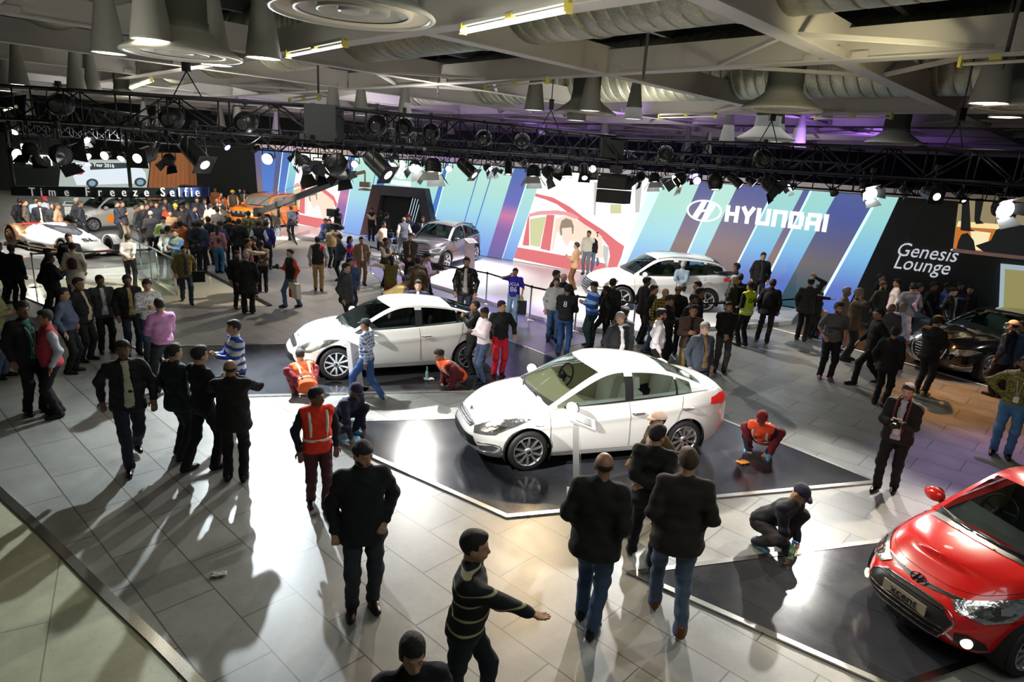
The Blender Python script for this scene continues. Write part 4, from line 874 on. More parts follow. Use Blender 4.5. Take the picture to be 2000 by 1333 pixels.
def red_front(t, bvh, P):
    doors(bvh, t, P, ((.92, -.02), (-.23, -.02), (-1.15, .28)), lambda x: .83-.03*x, CHROME, mat('gap_dark_red', (.08, .004, .004), .6))
    dr = mat('gap_dark_red')
    seam(bvh, t, 'bonnet_seam', [(.94, .68, 1.5), (1.3, .66, 1.5), (1.6, .52, 1.5), (1.73, .3, 1.5), (1.76, 0, 1.5)], (0, 0, -1), dr, .003)
    hexo = [(2, -.30, .60), (2, .30, .60), (2, .47, .50), (2, .40, .33), (2, .30, .27), (2, -.30, .27), (2, -.40, .33), (2, -.47, .50)]
    patch(bvh, t, 'hexagonal_grille', hexo, (-1, 0, 0), plast, .008, .025, False)
    seam(bvh, t, 'grille_surround', hexo+hexo[:1], (-1, 0, 0), CHROME, .009, .012, False, 6)
    for z, w in ((.32, .36), (.37, .40), (.42, .43), (.57, .36)): seam(bvh, t, 'grille_bar', [(2, -w, z), (2, 0, z), (2, w, z)], (-1, 0, 0), mat('grille_bar_grey', (.12, .11, .10), .25, .8), .008, .012, False)
    c, _, _, _ = bvh.ray_cast(Vector((3, 0, .49)), Vector((-1, 0, 0)), 2)
    mb = MB(); mb.box((c.x+.02, 0, .49), (.012, .50, .115)); pl = mb.build('number_plate', mat('plate_gold', (.62, .55, .40), .25, .6), t)
    o = text('plate_word', 'xcent', .12, frame(Vector((c.x+.03, 0, .495)), (0, 1, 0), (0, 0, 1)), plast, pl, .002, 0, 1.15, .001)
    patch(bvh, t, 'upper_grille', [(2, -.42, .695), (2, -.12, .655), (2, .12, .655), (2, .42, .695), (2, .42, .715), (2, .12, .69), (2, -.12, .69), (2, -.42, .715)], (-1, 0, 0), plast, .008, .02, False)
    seam(bvh, t, 'chrome_bar', [(2, -.44, .715), (2, -.2, .69), (2, 0, .68), (2, .2, .69), (2, .44, .715)], (-1, 0, 0), CHROME, .007, .01, False)
    c, _, _, _ = bvh.ray_cast(Vector((3, 0, .68)), Vector((-1, 0, 0)), 2)
    e = empty('front_emblem', (0, 0, 0)); e.parent = t; emblem(e, frame(Vector((c.x+.015, 0, .68)), (0, 1, 0), (-.35, 0, 1)), .19, .11, CHROME, .012)
    patch(bvh, t, 'headlamp', [(1.9, .44, .70), (1.9, .48, .62), (1.78, .70, .60), (1.58, .82, .66), (1.25, .84, .84), (1.45, .80, .87), (1.70, .64, .79)], (-.66, -.72, -.2), lampglass, .012, .025)
    patch(bvh, t, 'headlamp_inner', [(1.83, .53, .69), (1.83, .57, .63), (1.70, .74, .64), (1.52, .82, .72), (1.62, .74, .77), (1.75, .62, .74)], (-.66, -.72, -.2), lampdark, .016, .025)
    patch(bvh, t, 'reflector_bowl', [(1.80, .60, .71), (1.80, .60, .65), (1.74, .68, .64), (1.70, .72, .68), (1.74, .68, .73)], (-.66, -.72, -.2), CHROME, .022, .02)
    patch(bvh, t, 'reflector_bowl', [(1.66, .74, .76), (1.66, .75, .70), (1.58, .80, .71), (1.54, .81, .77), (1.6, .78, .79)], (-.66, -.72, -.2), CHROME, .022, .02)
    patch(bvh, t, 'fog_housing', [(1.9, .50, .42), (1.9, .52, .30), (1.80, .66, .27), (1.70, .74, .29), (1.74, .72, .36), (1.85, .6, .44)], (-.8, -.6, 0), plast, .010, .025)
    h, nn, _, _ = bvh.ray_cast(Vector((1.86, .62, .345))+Vector((.8, .6, 0))*.6, Vector((-.8, -.6, 0)), 2)
    for s in (1, -1):
        mb = MB(); mb.lathe([(.055, 0), (.05, .02), (.03, .03), (0, .033)], 20, 0, Matrix.Translation((h.x+.01, h.y*s+.008*s, h.z)) @ Vector((.8, .6*s, 0)).to_track_quat('Z', 'Y').to_matrix().to_4x4()); mb.build('fog_lamp', mat('fog_lens_lit', (.9, .85, .7), .1, emit=(1, .85, .55), es=1.5), t)
    for s in (-1, 1):
        wiper(t, P, s)
    patch(bvh, t, 'cowl_panel', [(1.02, -.6, 1.2), (1.10, -.3, 1.2), (1.13, 0, 1.2), (1.10, .3, 1.2), (1.02, .6, 1.2), (.92, .6, 1.2), (.98, 0, 1.2), (.92, -.6, 1.2)], (0, 0, -1), plast, .006, .03, False)
    patch(bvh, t, 'tail_lamp', [(-1.6, .80, .87), (-1.65, .80, .98), (-1.85, .75, 1.02), (-1.95, .55, .98), (-1.95, .55, .88)], (.55, -.83, 0), redlamp, .010)
red_front(RX[0], RX[2], XC)
RX[0].location = (5.80, 6.34, .02); RX[0].rotation_euler = (0, 0, math.radians(200.6)); RX[0].scale = (.95,)*3
# -------- sport utility cars, hatchback, limousine
SUV = dict(SED); SUV.update(L=4.69, W=1.88, wheels=(1.35, -1.35), wr=.365, nf=3.8, nr=5, N=100, rows=20, twin=False, spokes=5, tyre_w=.24,
    xf=[(0, 2.18), (.2, 2.28), (.5, 2.32), (.75, 2.26), (.9, 2.14), (1, 1.98)], xr=[(0, 2.25), (.25, 2.36), (.5, 2.37), (.8, 2.33), (1, 2.28)],
    tw=[(0, .93), (.1, .98), (.35, 1.0), (.6, .995), (.8, .975), (.92, .94), (1, .88)],
    zb=[(-2.3, .38), (-1.8, .28), (-.9, .24), (.9, .24), (1.8, .24), (2.3, .30)], zs=[(-2.4, 1.12), (-2.0, 1.17), (-1, 1.13), (0, 1.08), (.8, 1.06), (1.3, 1.03), (1.8, .96), (2.15, .88), (2.3, .80)],
    crown=[(-2.3, .0), (0, .05), (1.0, .06), (1.8, .07), (2.1, .05)], cabin=(-2.2, 1.0), crease=(.70, .018, -.03), pillar=.90,
    gc=[(1.12, 1.12), (.38, 1.60), (-.40, 1.68), (-1.65, 1.62), (-2.22, 1.20)], gr=[(.96, .80, 1.07), (.22, .66, 1.53), (-.45, .67, 1.60), (-1.62, .64, 1.50), (-2.16, .70, 1.17)],
    belt_y=[(-2.2, .76), (-1.2, .82), (0, .84), (.93, .82)], belt_z=[(-2.2, 1.17), (-1, 1.12), (0, 1.08), (.93, 1.06)], pillars=[(-.38, -.24), (-1.32, -1.22)], glass_x=[-1.85, .85], handles=(-.45, -1.3), dash=dash_m, trim_m=dash_m)
def suv_face(t, bvh, P, bars=4, plate=None):
    fx = P['xf'][2][1]; h = P['zs'][-1][1]; W = P['W']
    doors(bvh, t, P, ((1.0, -.02), (-.31, -.02), (-1.25, .25)), lambda x: .93-.02*x)
    patch(bvh, t, 'headlamp', [(fx-.1, W*.28, h-.02), (fx-.1, W*.29, h-.13), (fx-.28, W*.43, h-.14), (fx-.75, W*.47, h+.02), (fx-.80, W*.47, h+.10), (fx-.4, W*.42, h+.07)], (-.66, -.74, -.05), lampglass, .012)
    patch(bvh, t, 'headlamp_inner', [(fx-.15, W*.33, h-.03), (fx-.15, W*.34, h-.10), (fx-.32, W*.43, h-.10), (fx-.5, W*.45, h-.01), (fx-.35, W*.42, h+.03)], (-.66, -.74, -.05), lampdark, .016)
    g = [(fx, -W*.24, h-.02), (fx, W*.24, h-.02), (fx, W*.29, h-.12), (fx, W*.18, h-.30), (fx, -W*.18, h-.30), (fx, -W*.29, h-.12)]
    patch(bvh, t, 'grille', g, (-1, 0, 0), plast, .008, .04, False)
    for k in range(bars): z = h-.06-k*.22/bars; seam(bvh, t, 'grille_bar', [(fx, -W*.25, z), (fx, 0, z), (fx, W*.25, z)], (-1, 0, 0), CHROME, .012, .012, False)
    patch(bvh, t, 'air_intake', [(fx, -W*.33, .36), (fx, W*.33, .36), (fx, W*.27, .50), (fx, -W*.27, .50)], (-1, 0, 0), plast, .008, .04, False)
    patch(bvh, t, 'fog_lamp', [(fx-.2, W*.36, .50), (fx-.2, W*.36, .58), (fx-.35, W*.45, .60), (fx-.35, W*.45, .50)], (-.7, -.7, 0), lampglass, .012)
    patch(bvh, t, 'tail_lamp', [(-1.9, W*.48, .98), (-1.95, W*.48, 1.08), (-2.3, W*.36, 1.10), (-2.34, W*.34, .98)], (.6, -.8, 0), redlamp, .010)
    c, _, _, _ = bvh.ray_cast(Vector((4, 0, h-.10)), Vector((-1, 0, 0)), 4)
    e = empty('front_emblem', (0, 0, 0)); e.parent = t; emblem(e, frame(Vector((c.x+.02, 0, h-.10)), (0, 1, 0), (-.2, 0, 1)), .20, .115, CHROME, .012)
    if P.get('clad'):
        for w in P['wheels']:
            Ra = P['wr']*1.16
            for s in (1, -1):
                mb = MB(); q = []
                for a in np.linspace(-.35, PI+.35, 22):
                    x, z = w+math.cos(a)*(Ra+.015), P['wr']+math.sin(a)*(Ra+.015); h_, nn, _, _ = bvh.ray_cast(Vector((w+math.cos(a)*(Ra+.03), 1.5, P['wr']+math.sin(a)*(Ra+.03))), Vector((0, -1, 0)), 2)
                    q.append(((x), (h_.y if h_ else W*.48)*s, z))
                mb.tube(q, .028, 6); mb.build('arch_cladding', plast, t)
    for s in (1, -1):
        r = [Vector((x, s*y*.93, z+.045)) for x, y, z in P['gr'][1:4]]; mb = MB(); mb.tube([r[0]-Vector((0, 0, .05))]+catmull(r, 5)+[r[-1]-Vector((.05, 0, .05))], .016, 6); mb.build('roof_rail', plast if P.get('clad') else STEEL, t)
SF = build_car('sport_utility_car', 'white sport utility car with black glass roof on the stage, behind a dense crowd', SUV, (4.43, 20.81, .12), math.radians(189), PEARL, seat=mat('seat_olive', (.30, .28, .10), .6), glass=mat('car_glass_tint')); suv_face(SF[0], SF[2], SUV)
mb = MB(); q = []
patch_top = [(.30, .50), (-1.45, .50), (-1.45, -.50), (.30, -.50)]
TU = dict(SUV); TU.update(L=4.48, W=1.85, wheels=(1.33, -1.33), wr=.345, clad=True, xf=[(0, 2.05), (.2, 2.15), (.5, 2.19), (.75, 2.13), (.9, 2.02), (1, 1.88)], xr=[(0, 2.12), (.25, 2.24), (.5, 2.26), (.8, 2.22), (1, 2.16)],
    zs=[(-2.3, 1.10), (-1.9, 1.15), (-1, 1.10), (0, 1.05), (.8, 1.03), (1.3, 1.01), (1.8, .95), (2.05, .87), (2.2, .80)], cabin=(-2.05, 1.0), gc=[(1.08, 1.09), (.36, 1.57), (-.40, 1.65), (-1.55, 1.58), (-2.08, 1.18)],
    gr=[(.94, .78, 1.05), (.20, .64, 1.50), (-.45, .65, 1.57), (-1.52, .62, 1.46), (-2.02, .68, 1.15)], belt_z=[(-2.2, 1.15), (-1, 1.09), (0, 1.05), (.93, 1.03)], glass_x=[-1.75, .85])
TC = build_car('sport_utility_car', 'grey violet sport utility car on the stage in front of the teal screen', TU, (-3.03, 26.43, .12), math.radians(250), GRYP, seat=seat_w, glass=mat('car_glass_tint')); suv_face(TC[0], TC[2], TU, 3)
OR = dict(SUV); OR.update(L=4.5, W=1.9, wr=.40, arch=1.14, nf=5, nr=6, clad=True, zs=[(-2.3, 1.18), (0, 1.18), (.9, 1.17), (1.5, 1.15), (2.0, 1.12), (2.3, 1.02)], belt_z=[(-2.2, 1.18), (0, 1.17), (.93, 1.16)], xf=[(0, 2.1), (.5, 2.24), (.8, 2.22), (1, 2.14)],
    gc=[(.95, 1.20), (.55, 1.70), (-.4, 1.80), (-1.8, 1.78), (-2.2, 1.25)], gr=[(.85, .82, 1.17), (.42, .74, 1.66), (-.45, .75, 1.73), (-1.78, .74, 1.68), (-2.14, .78, 1.2)], hood_crease=.04, glass_x=[-1.9, .75])
OC = build_car('sport_utility_car', 'orange boxy off road concept car standing behind the camera crane', OR, (-13.1, 34.6, .02), math.radians(254), ORGP, seat=seat_k, glass=mat('pane_dim_grey', (.20, .19, .17), .1, 0, coat=1)); suv_face(OC[0], OC[2], OR, 2)
mb = MB(); 
for k in range(5): mb.lathe([(.075, 0), (.06, .03), (0, .035)], 14, 0, Matrix.Translation((2.235, (k-2)*.27, .94)) @ Vector((1, 0, 0)).to_track_quat('Z', 'Y').to_matrix().to_4x4())
mb.build('lamp_row', lampglass, OC[0])
HA = dict(SED); HA.update(L=3.58, W=1.60, wheels=(1.19, -1.19), wr=.285, N=90, rows=18, xf=[(0, 1.74), (.2, 1.82), (.5, 1.84), (.75, 1.76), (.9, 1.62), (1, 1.48)], xr=[(0, 1.62), (.3, 1.72), (.6, 1.72), (1, 1.66)], nr=4.5,
    zs=[(-1.8, 1.02), (-1, 1.0), (0, .97), (.8, .96), (1.2, .92), (1.6, .82), (1.85, .70)], cabin=(-1.6, .85), gc=[(1.0, 1.0), (.42, 1.46), (-.2, 1.54), (-1.15, 1.50), (-1.62, 1.08)], gr=[(.86, .68, .96), (.28, .58, 1.40), (-.25, .59, 1.47), (-1.12, .57, 1.41), (-1.56, .62, 1.04)],
    belt_y=[(-1.7, .68), (0, .71), (.93, .69)], belt_z=[(-1.6, 1.03), (0, .97), (.93, .95)], pillars=[(-.25, -.12), (-1.02, -.95)], glass_x=[-1.35, .76], handles=(-.30, -1.1), dash=dash_m, trim_m=dash_m, hood_crease=.01)
HC = build_car('hatchback_car', 'silver hatchback with orange side graphics at the far left booth', HA, (-18.99, 30.7, .06), math.radians(243), SILV, seat=mat('seat_olive'), glass=mat('car_glass_tint')); suv_face(HC[0], HC[2], dict(HA, W=1.60), 2)
patch(HC[2], HC[0], 'side_graphic', [(.55, 1, .35), (.62, 1, .62), (.40, 1, .74), (.2, 1, .62), (.1, 1, .35)], (0, -1, 0), ORGP, .008)
BC = build_car('hatchback_car', 'dark blue car cut by the left edge of the photo, beyond the racing car', dict(HA, L=3.9), (-26.5, 31.5, .02), math.radians(150), BLUP, seat=seat_k, glass=glass_dark); suv_face(BC[0], BC[2], dict(HA, W=1.60), 2)
KC = build_car('hatchback_car', 'dark car with a pale roof seen behind the crowd under the hanging banner', dict(HA), (-19.9, 40.2, .02), math.radians(250), mat('dark_teal_paint', (.03, .06, .06), .25, .2, coat=1), seat=seat_k, glass=mat('car_glass_tint')); suv_face(KC[0], KC[2], dict(HA, W=1.60), 2)
GE = dict(SED); GE.update(L=4.99, W=1.89, wheels=(1.5, -1.5), wr=.34, N=110, rows=22, twin=True, spokes=9, nf=4.2, nr=4.8, tyre_w=.24, chrome=True,
    xf=[(0, 2.32), (.25, 2.42), (.5, 2.45), (.8, 2.40), (1, 2.26)], xr=[(0, 2.35), (.25, 2.48), (.6, 2.50), (1, 2.40)], zs=[(-2.5, 1.0), (-2.2, 1.05), (-1.2, 1.03), (0, 1.0), (.9, .98), (1.5, .94), (2.1, .86), (2.45, .78)], zb=[(-2.4, .28), (-1, .19), (1, .19), (2.4, .22)],
    cabin=(-1.75, 1.0), gc=[(1.15, 1.02), (.38, 1.44), (-.3, 1.49), (-1.1, 1.44), (-1.95, 1.10)], gr=[(.98, .80, .97), (.22, .62, 1.37), (-.38, .63, 1.42), (-1.15, .60, 1.34), (-1.9, .68, 1.07)], belt_y=[(-2, .76), (0, .84), (.93, .82)], belt_z=[(-1.9, 1.06), (0, 1.0), (.93, .96)],
    pillars=[(-.40, -.28), (-1.3, -1.24)], glass_x=[-1.6, .9], handles=(-.5, -1.45), crown=[(-2.4, .02), (0, .05), (1.2, .07), (2.1, .06)], dash=dash_m, trim_m=dash_m, hood_crease=.018)
GC = build_car('limousine_car', 'black luxury sedan with tall chrome grille in the lounge at the right', GE, (12.2, 16.2, .02), math.radians(201), BLKP, seat=mat('seat_teal_grey', (.25, .33, .30), .5), glass=mat('car_glass_tint'))
def ge_face(t, bvh, P):
    doors(bvh, t, P, ((1.02, -.02), (-.34, -.02), (-1.4, .28)), lambda x: .85)
    g = [(2.5, -.30, .74), (2.5, .30, .74), (2.5, .42, .62), (2.5, .22, .30), (2.5, -.22, .30), (2.5, -.42, .62)]
    patch(bvh, t, 'tall_grille', g, (-1, 0, 0), plast, .008, .04, False); seam(bvh, t, 'grille_surround', g+g[:1], (-1, 0, 0), CHROME, .018, .012, False, 5)
    for k in range(6): z = .68-k*.062; seam(bvh, t, 'grille_bar', [(2.5, -.36+k*.02, z), (2.5, 0, z), (2.5, .36-k*.02, z)], (-1, 0, 0), CHROME, .010, .012, False)
    patch(bvh, t, 'headlamp', [(2.38, .50, .72), (2.38, .52, .63), (2.2, .80, .62), (1.85, .92, .72), (2.1, .84, .77)], (-.6, -.8, 0), lampglass, .012)
    seam(bvh, t, 'bumper_trim', [(2.35, .55, .38), (2.2, .80, .36), (2.0, .90, .40)], (-.6, -.8, 0), CHROME, .014, .01)
    for z in (.33, .36): seam(bvh, t, 'bumper_trim', [(2.35, .55, z), (2.2, .80, z-.01), (2.05, .88, z+.01)], (-.6, -.8, 0), CHROME, .008, .01)
ge_face(GC[0], GC[2], GE)
# opened far side front door of the limousine
mb = MB(); hp = Vector((1.0, -.86, 0))
q = [(0, .32), (0, .98), (-.25, 1.02), (-.75, 1.38), (-.80, 1.36), (-.35, 1.0), (-1.25, .99), (-1.25, .32)]
dd = Vector((-.45, -.9, 0)).normalized(); mb.prism([hp+dd*(-x)+Vector((0, 0, z)) for x, z in q], Vector((.9, -.45, 0))*.06); mb.build('open_door', BLKP, GC[0], True)
# -------- racing concept car on a round turntable
def racer(loc, yaw):
    t = empty('racing_concept_car', loc, yaw, 'white low concept racing car with a copper rear and open wheels on the turntable', 'car')
    wh = mat('racer_white', (.85, .84, .82), .25, 0, coat=1); cop = mat('racer_copper', (.55, .30, .15), .25, .85); blk = plast
    def loft(name, secs, m, n=18, sx=1):     # secs: (x, y0, halfw, zc, halfh)
        mb = MB(); 
        for (x, yc, hw_, zc, hh) in secs:
            for k in range(n):
                a = 2*PI*k/n; c, s = math.cos(a), math.sin(a); mb.v.append((x, yc+hw_*math.copysign(abs(c)**.7, c), zc+hh*math.copysign(abs(s)**.8, s)))
        for i in range(len(secs)-1):
            for k in range(n): a = i*n+k; b_ = i*n+(k+1) % n; mb.f.append((a, b_, b_+n, a+n)); mb.m.append(0); mb.sm.append(True)
        for e in (0, len(secs)-1): mb.f.append(tuple(e*n+k for k in range(n))); mb.m.append(0); mb.sm.append(False)
        return mb.build(name, m, t, True)
    loft('fuselage', [(2.45, 0, .22, .18, .05), (2.2, 0, .42, .24, .10), (1.5, 0, .52, .36, .16), (.8, 0, .60, .48, .22), (.2, 0, .72, .52, .30), (-.5, 0, .80, .54, .34), (-1.2, 0, .70, .52, .30), (-1.9, 0, .45, .50, .22), (-2.3, 0, .25, .50, .12)], wh)
    loft('canopy', [(1.15, 0, .10, .56, .03), (.7, 0, .36, .66, .12), (.1, 0, .44, .74, .19), (-.5, 0, .42, .76, .18), (-1.0, 0, .26, .74, .10), (-1.3, 0, .08, .68, .03)], mat('racer_glass', (.03, .03, .035), .05, coat=1))
    loft('canopy_roof', [(.15, 0, .10, .92, .02), (-.2, 0, .26, .93, .035), (-.8, 0, .26, .90, .04), (-1.4, 0, .14, .80, .05), (-1.9, 0, .05, .66, .03)], wh)
    for s in (1, -1):
        loft('side_pod', [(.9, s*.78, .08, .30, .10), (.4, s*.80, .16, .34, .18), (-.4, s*.84, .20, .36, .22), (-1.2, s*.80, .12, .36, .16)], wh)
        loft('pod_intake', [(.95, s*.76, .05, .28, .06), (.3, s*.95, .05, .28, .07), (-.6, s*1.0, .04, .28, .07)], blk)
        mb = MB(); mb.beam((2.1, s*.3, .22), (1.9, s*1.0, .10), .9, .03); mb.build('front_wing', wh, t); mb = MB(); mb.beam((2.35, s*.1, .16), (2.15, s*1.0, .07), .35, .04); mb.build('wing_lip', blk, t)
        for x, y, r, w_, cov in ((1.65, .82, .33, .26, wh), (-1.65, .84, .40, .34, cop)):
            wt = empty('wheel', (x, s*y, r)); wt.parent = t; wt.rotation_euler = (-PI/2*s, 0, 0)
            mb = MB(); mb.lathe([(r*.68, -w_/2), (r*.95, -w_/2), (r, -w_/2+.03), (r, w_/2-.03), (r*.95, w_/2), (r*.68, w_/2)], 32); mb.build('tyre', rubber, wt)
            mb = MB(); mb.lathe([(r*.70, w_/2+.005), (r*.62, w_/2+.01), (r*.60, w_/2-.08), (r*.1, w_/2-.10), (0, w_/2-.10)], 32); 
            for k in range(5): a = 2*PI*k/5; mb.beam((0, 0, w_/2-.05), (math.cos(a)*r*.64, math.sin(a)*r*.64, w_/2-.01), .05, .03)
            mb.build('rim', alloy if cov is wh else cop, wt)
            mb = MB(); n = 16; R2 = r*1.12; ra = [(math.cos(a)*R2, math.sin(a)*R2) for a in np.linspace(.1 if x > 0 else -.2, PI*.92, n)]
            vs = []
            for yy in (s*(y-w_*.55), s*(y+w_*.55)):
                vs += [(x+cx, yy, r+cz) for cx, cz in ra]+[(x+cx*.93, yy, r+cz*.93) for cx, cz in ra]
            fs_ = []
            for i in range(n-1): fs_ += [(i, i+1, 2*n+i+1, 2*n+i), (n+i, 3*n+i, 3*n+i+1, n+i+1), (i, n+i, n+i+1, i+1), (2*n+i, 2*n+i+1, 3*n+i+1, 3*n+i)]
            mb.add(vs, fs_, 0, True); mb.build('wheel_cover', cov, t, True)
    loft('engine_cover', [(-.9, 0, .55, .52, .25), (-1.5, 0, .75, .50, .26), (-2.1, 0, .85, .48, .22), (-2.4, 0, .8, .48, .15)], cop)
    mb = MB(); mb.box((-.3, 0, .10), (3.9, 1.9, .05)); mb.build('floor_plate', mat('racer_gold_floor', (.45, .28, .14), .3, .8), t)
    mb = MB(); mb.box((2.38, 0, .20), (.10, .55, .12)); mb.build('nose_block', mat('racer_red', (.85, .10, .03), .3), t)
    text('race_letters', 'SL', .42, frame(Vector((1.55, .05, .535)), (.0, 1, 0), (-1, 0, .22)), blk, t, .004, .1, 1.2, .01)
    mb = MB(); mb.box((-.25, 1.02, .36), (.42, .03, .30)); mb.build('number_board', wh, t); text('number_mark', '5C', .2, frame(Vector((-.25, 1.04, .36)), (-1, 0, 0), (0, 0, 1)), blk, t)
    mb = MB(); mb.box((-2.45, 0, .72), (.12, .9, .05)); mb.build('rear_light', redlamp, t)
    return t
tt = G(150, 507)
pl = empty('turntable', (tt.x, tt.y, 0), 0, 'round glossy turntable carrying the racing car', 'turntable')
mb = MB(); mb.lathe([(0, .30), (3.25, .30), (3.3, .28), (3.3, .22)], 72); mb.build('turntable_top', mat('turntable_grey', (.30, .30, .29), .08), pl)
mb = MB(); mb.lathe([(3.3, .22), (3.3, .04)], 72); mb.build('turntable_side', mat('turntable_side_white', (.75, .76, .74), .3), pl)
racer((tt.x-.45, tt.y+.1, .31), math.radians(-28)).scale = (.93,)*3
# ---------------------------------------------------------------- people: smooth surfaces polygonised from blended rounded limbs
f32 = np.float32
def surf(fn, lo, hi, h):
    lo = np.array(lo, f32); n = np.maximum(3, np.ceil((np.array(hi)-lo)/h).astype(int)+1)
    ax = [lo[k]+h*np.arange(n[k], dtype=f32) for k in range(3)]
    X, Y, Z = np.meshgrid(*ax, indexing='ij'); D = fn(X, Y, Z).astype(f32)
    S = D < 0; c = [slice(0, -1), slice(1, None)]
    acc = np.zeros(tuple(n-1)+(3,), f32); cnt = np.zeros(tuple(n-1), f32)
    offs = [(0, 0, 0), (1, 0, 0), (0, 1, 0), (1, 1, 0), (0, 0, 1), (1, 0, 1), (0, 1, 1), (1, 1, 1)]
    def sub(A, o): return A[c[o[0]], c[o[1]], c[o[2]]]
    for i, o in enumerate(offs):
        for k in range(3):
            if o[k]: continue
            p = list(o); p[k] = 1
            a, b = sub(D, o), sub(D, p); m = (a < 0) != (b < 0)
            if not m.any(): continue
            t = np.where(m, a/np.where(m, a-b, 1), 0)
            for q in range(3): acc[..., q] += np.where(m, o[q]+(t if q == k else 0), 0)
            cnt += m
    act = cnt > 0; idx = -np.ones(act.shape, int); ids = np.argwhere(act); idx[act] = np.arange(len(ids))
    V = (ids+acc[act]/cnt[act][:, None])*h+lo
    F = []
    for k in range(3):
        a = [slice(None)]*3; b = [slice(None)]*3; a[k] = slice(0, -1); b[k] = slice(1, None)
        sa, sb = S[tuple(a)], S[tuple(b)]; u, v = (k+1) % 3, (k+2) % 3
        for sgn, m in ((1, sa & ~sb), (0, ~sa & sb)):
            e = np.argwhere(m); 
            if not len(e): continue
            e = e[(e[:, u] > 0) & (e[:, v] > 0) & (e[:, u] < n[u]-1) & (e[:, v] < n[v]-1)]
            def I(du, dv): q = e.copy(); q[:, u] -= du; q[:, v] -= dv; return idx[q[:, 0], q[:, 1], q[:, 2]]
            qd = np.stack([I(1, 1), I(0, 1), I(0, 0), I(1, 0)], 1)
            F.append(qd if sgn else qd[:, ::-1])
    return V, (np.concatenate(F) if F else np.zeros((0, 4), int))
def np_mesh(name, chunks, mats):     # chunks [(V,F,mat)]
    me = bpy.data.meshes.new(name); V = np.concatenate([c[0] for c in chunks]).astype(f32); nv = 0; Fs = []; mi = []
    for v, f, m in chunks: Fs.append(f+nv); nv += len(v); mi.append(np.full(len(f), m))
    F = np.concatenate(Fs); mi = np.concatenate(mi)
    me.vertices.add(len(V)); me.vertices.foreach_set('co', V.ravel()); me.loops.add(F.size); me.loops.foreach_set('vertex_index', F.ravel().astype(np.int32))
    me.polygons.add(len(F)); me.polygons.foreach_set('loop_start', np.arange(0, F.size, 4, dtype=np.int32)); me.polygons.foreach_set('material_index', mi.astype(np.int32))
    me.polygons.foreach_set('use_smooth', np.ones(len(F), bool))
    for m in mats: me.materials.append(m)
    me.update(calc_edges=True); me.validate(); return me
class Sdf:
    def __init__(s, k=.03): s.p = []; s.k = k; s.wr = 0; s.cut = None; s.ph = 0
    def cone(s, a, b, ra, rb, sx=1.0): s.p.append(('c', np.array(a, float), np.array(b, float), ra, rb)); return s
    def chain(s, pts, rs):
        for i in range(len(pts)-1): s.cone(pts[i], pts[i+1], rs[i], rs[i+1])
        return s
    def ell(s, c, r, M=None): s.p.append(('e', np.array(c, float), np.array(r, float), M)); return s
    def bounds(s, m=.03):
        lo, hi = np.full(3, 9.), np.full(3, -9.)
        for q in s.p:
            if q[0] == 'c': a = [(q[1], q[3]), (q[2], q[4])]
            else: a = [(q[1], max(q[2]) if q[3] is not None else q[2])]
            for c, r in a: lo = np.minimum(lo, c-r); hi = np.maximum(hi, c+r)
        return lo-m, hi+m
    def __call__(s, X, Y, Z):
        D = None
        for q in s.p:
            if q[0] == 'c':
                _, a, b, ra, rb = q; ba = b-a; L = max(ba @ ba, 1e-9)
                px, py, pz = X-f32(a[0]), Y-f32(a[1]), Z-f32(a[2])
                t = np.clip((px*f32(ba[0])+py*f32(ba[1])+pz*f32(ba[2]))/f32(L), 0, 1)
                d = np.sqrt((px-t*f32(ba[0]))**2+(py-t*f32(ba[1]))**2+(pz-t*f32(ba[2]))**2)-(f32(ra)+t*f32(rb-ra))
            else:
                _, c, r, M = q; px, py, pz = X-f32(c[0]), Y-f32(c[1]), Z-f32(c[2])
                if M is not None: px, py, pz = [f32(M[0][k])*px+f32(M[1][k])*py+f32(M[2][k])*pz for k in range(3)]
                d = (np.sqrt((px/f32(r[0]))**2+(py/f32(r[1]))**2+(pz/f32(r[2]))**2)-1)*f32(min(r))
            if D is None: D = d
            else: h = np.maximum(f32(s.k)-np.abs(D-d), 0)/f32(s.k); D = np.minimum(D, d)-h*h*f32(s.k*.25)
        if s.wr: D = D+f32(s.wr)*(np.sin(31*Z+9*X+6*Y+s.ph)*np.sin(17*X+11*Y-13*Z+s.ph*2)+.6*np.sin(53*Z-21*X+s.ph)*np.sin(29*Y+23*X))
        if s.cut is not None: D = s.cut(D, X, Y, Z)
        return D
SKINM = [mat('skin_brown', (.30, .155, .085), .5), mat('skin_tan', (.42, .235, .14), .5), mat('skin_dark', (.16, .08, .045), .5), mat('skin_fair', (.60, .38, .27), .5)]
HAIRM = {'k': mat('hair_black', (.014, .012, .010), .7, bump=.9, nscale=90), 'g': mat('hair_grey', (.28, .26, .24), .7, noise=.4, nscale=60, bump=.9), 'b': mat('hair_brown', (.045, .022, .010), .65, bump=.9, nscale=90), 'w': mat('hair_white', (.55, .54, .5), .6)}
EYEW = mat('eye_white', (.6, .58, .55), .3); LIP = mat('lip', (.28, .10, .08), .5)
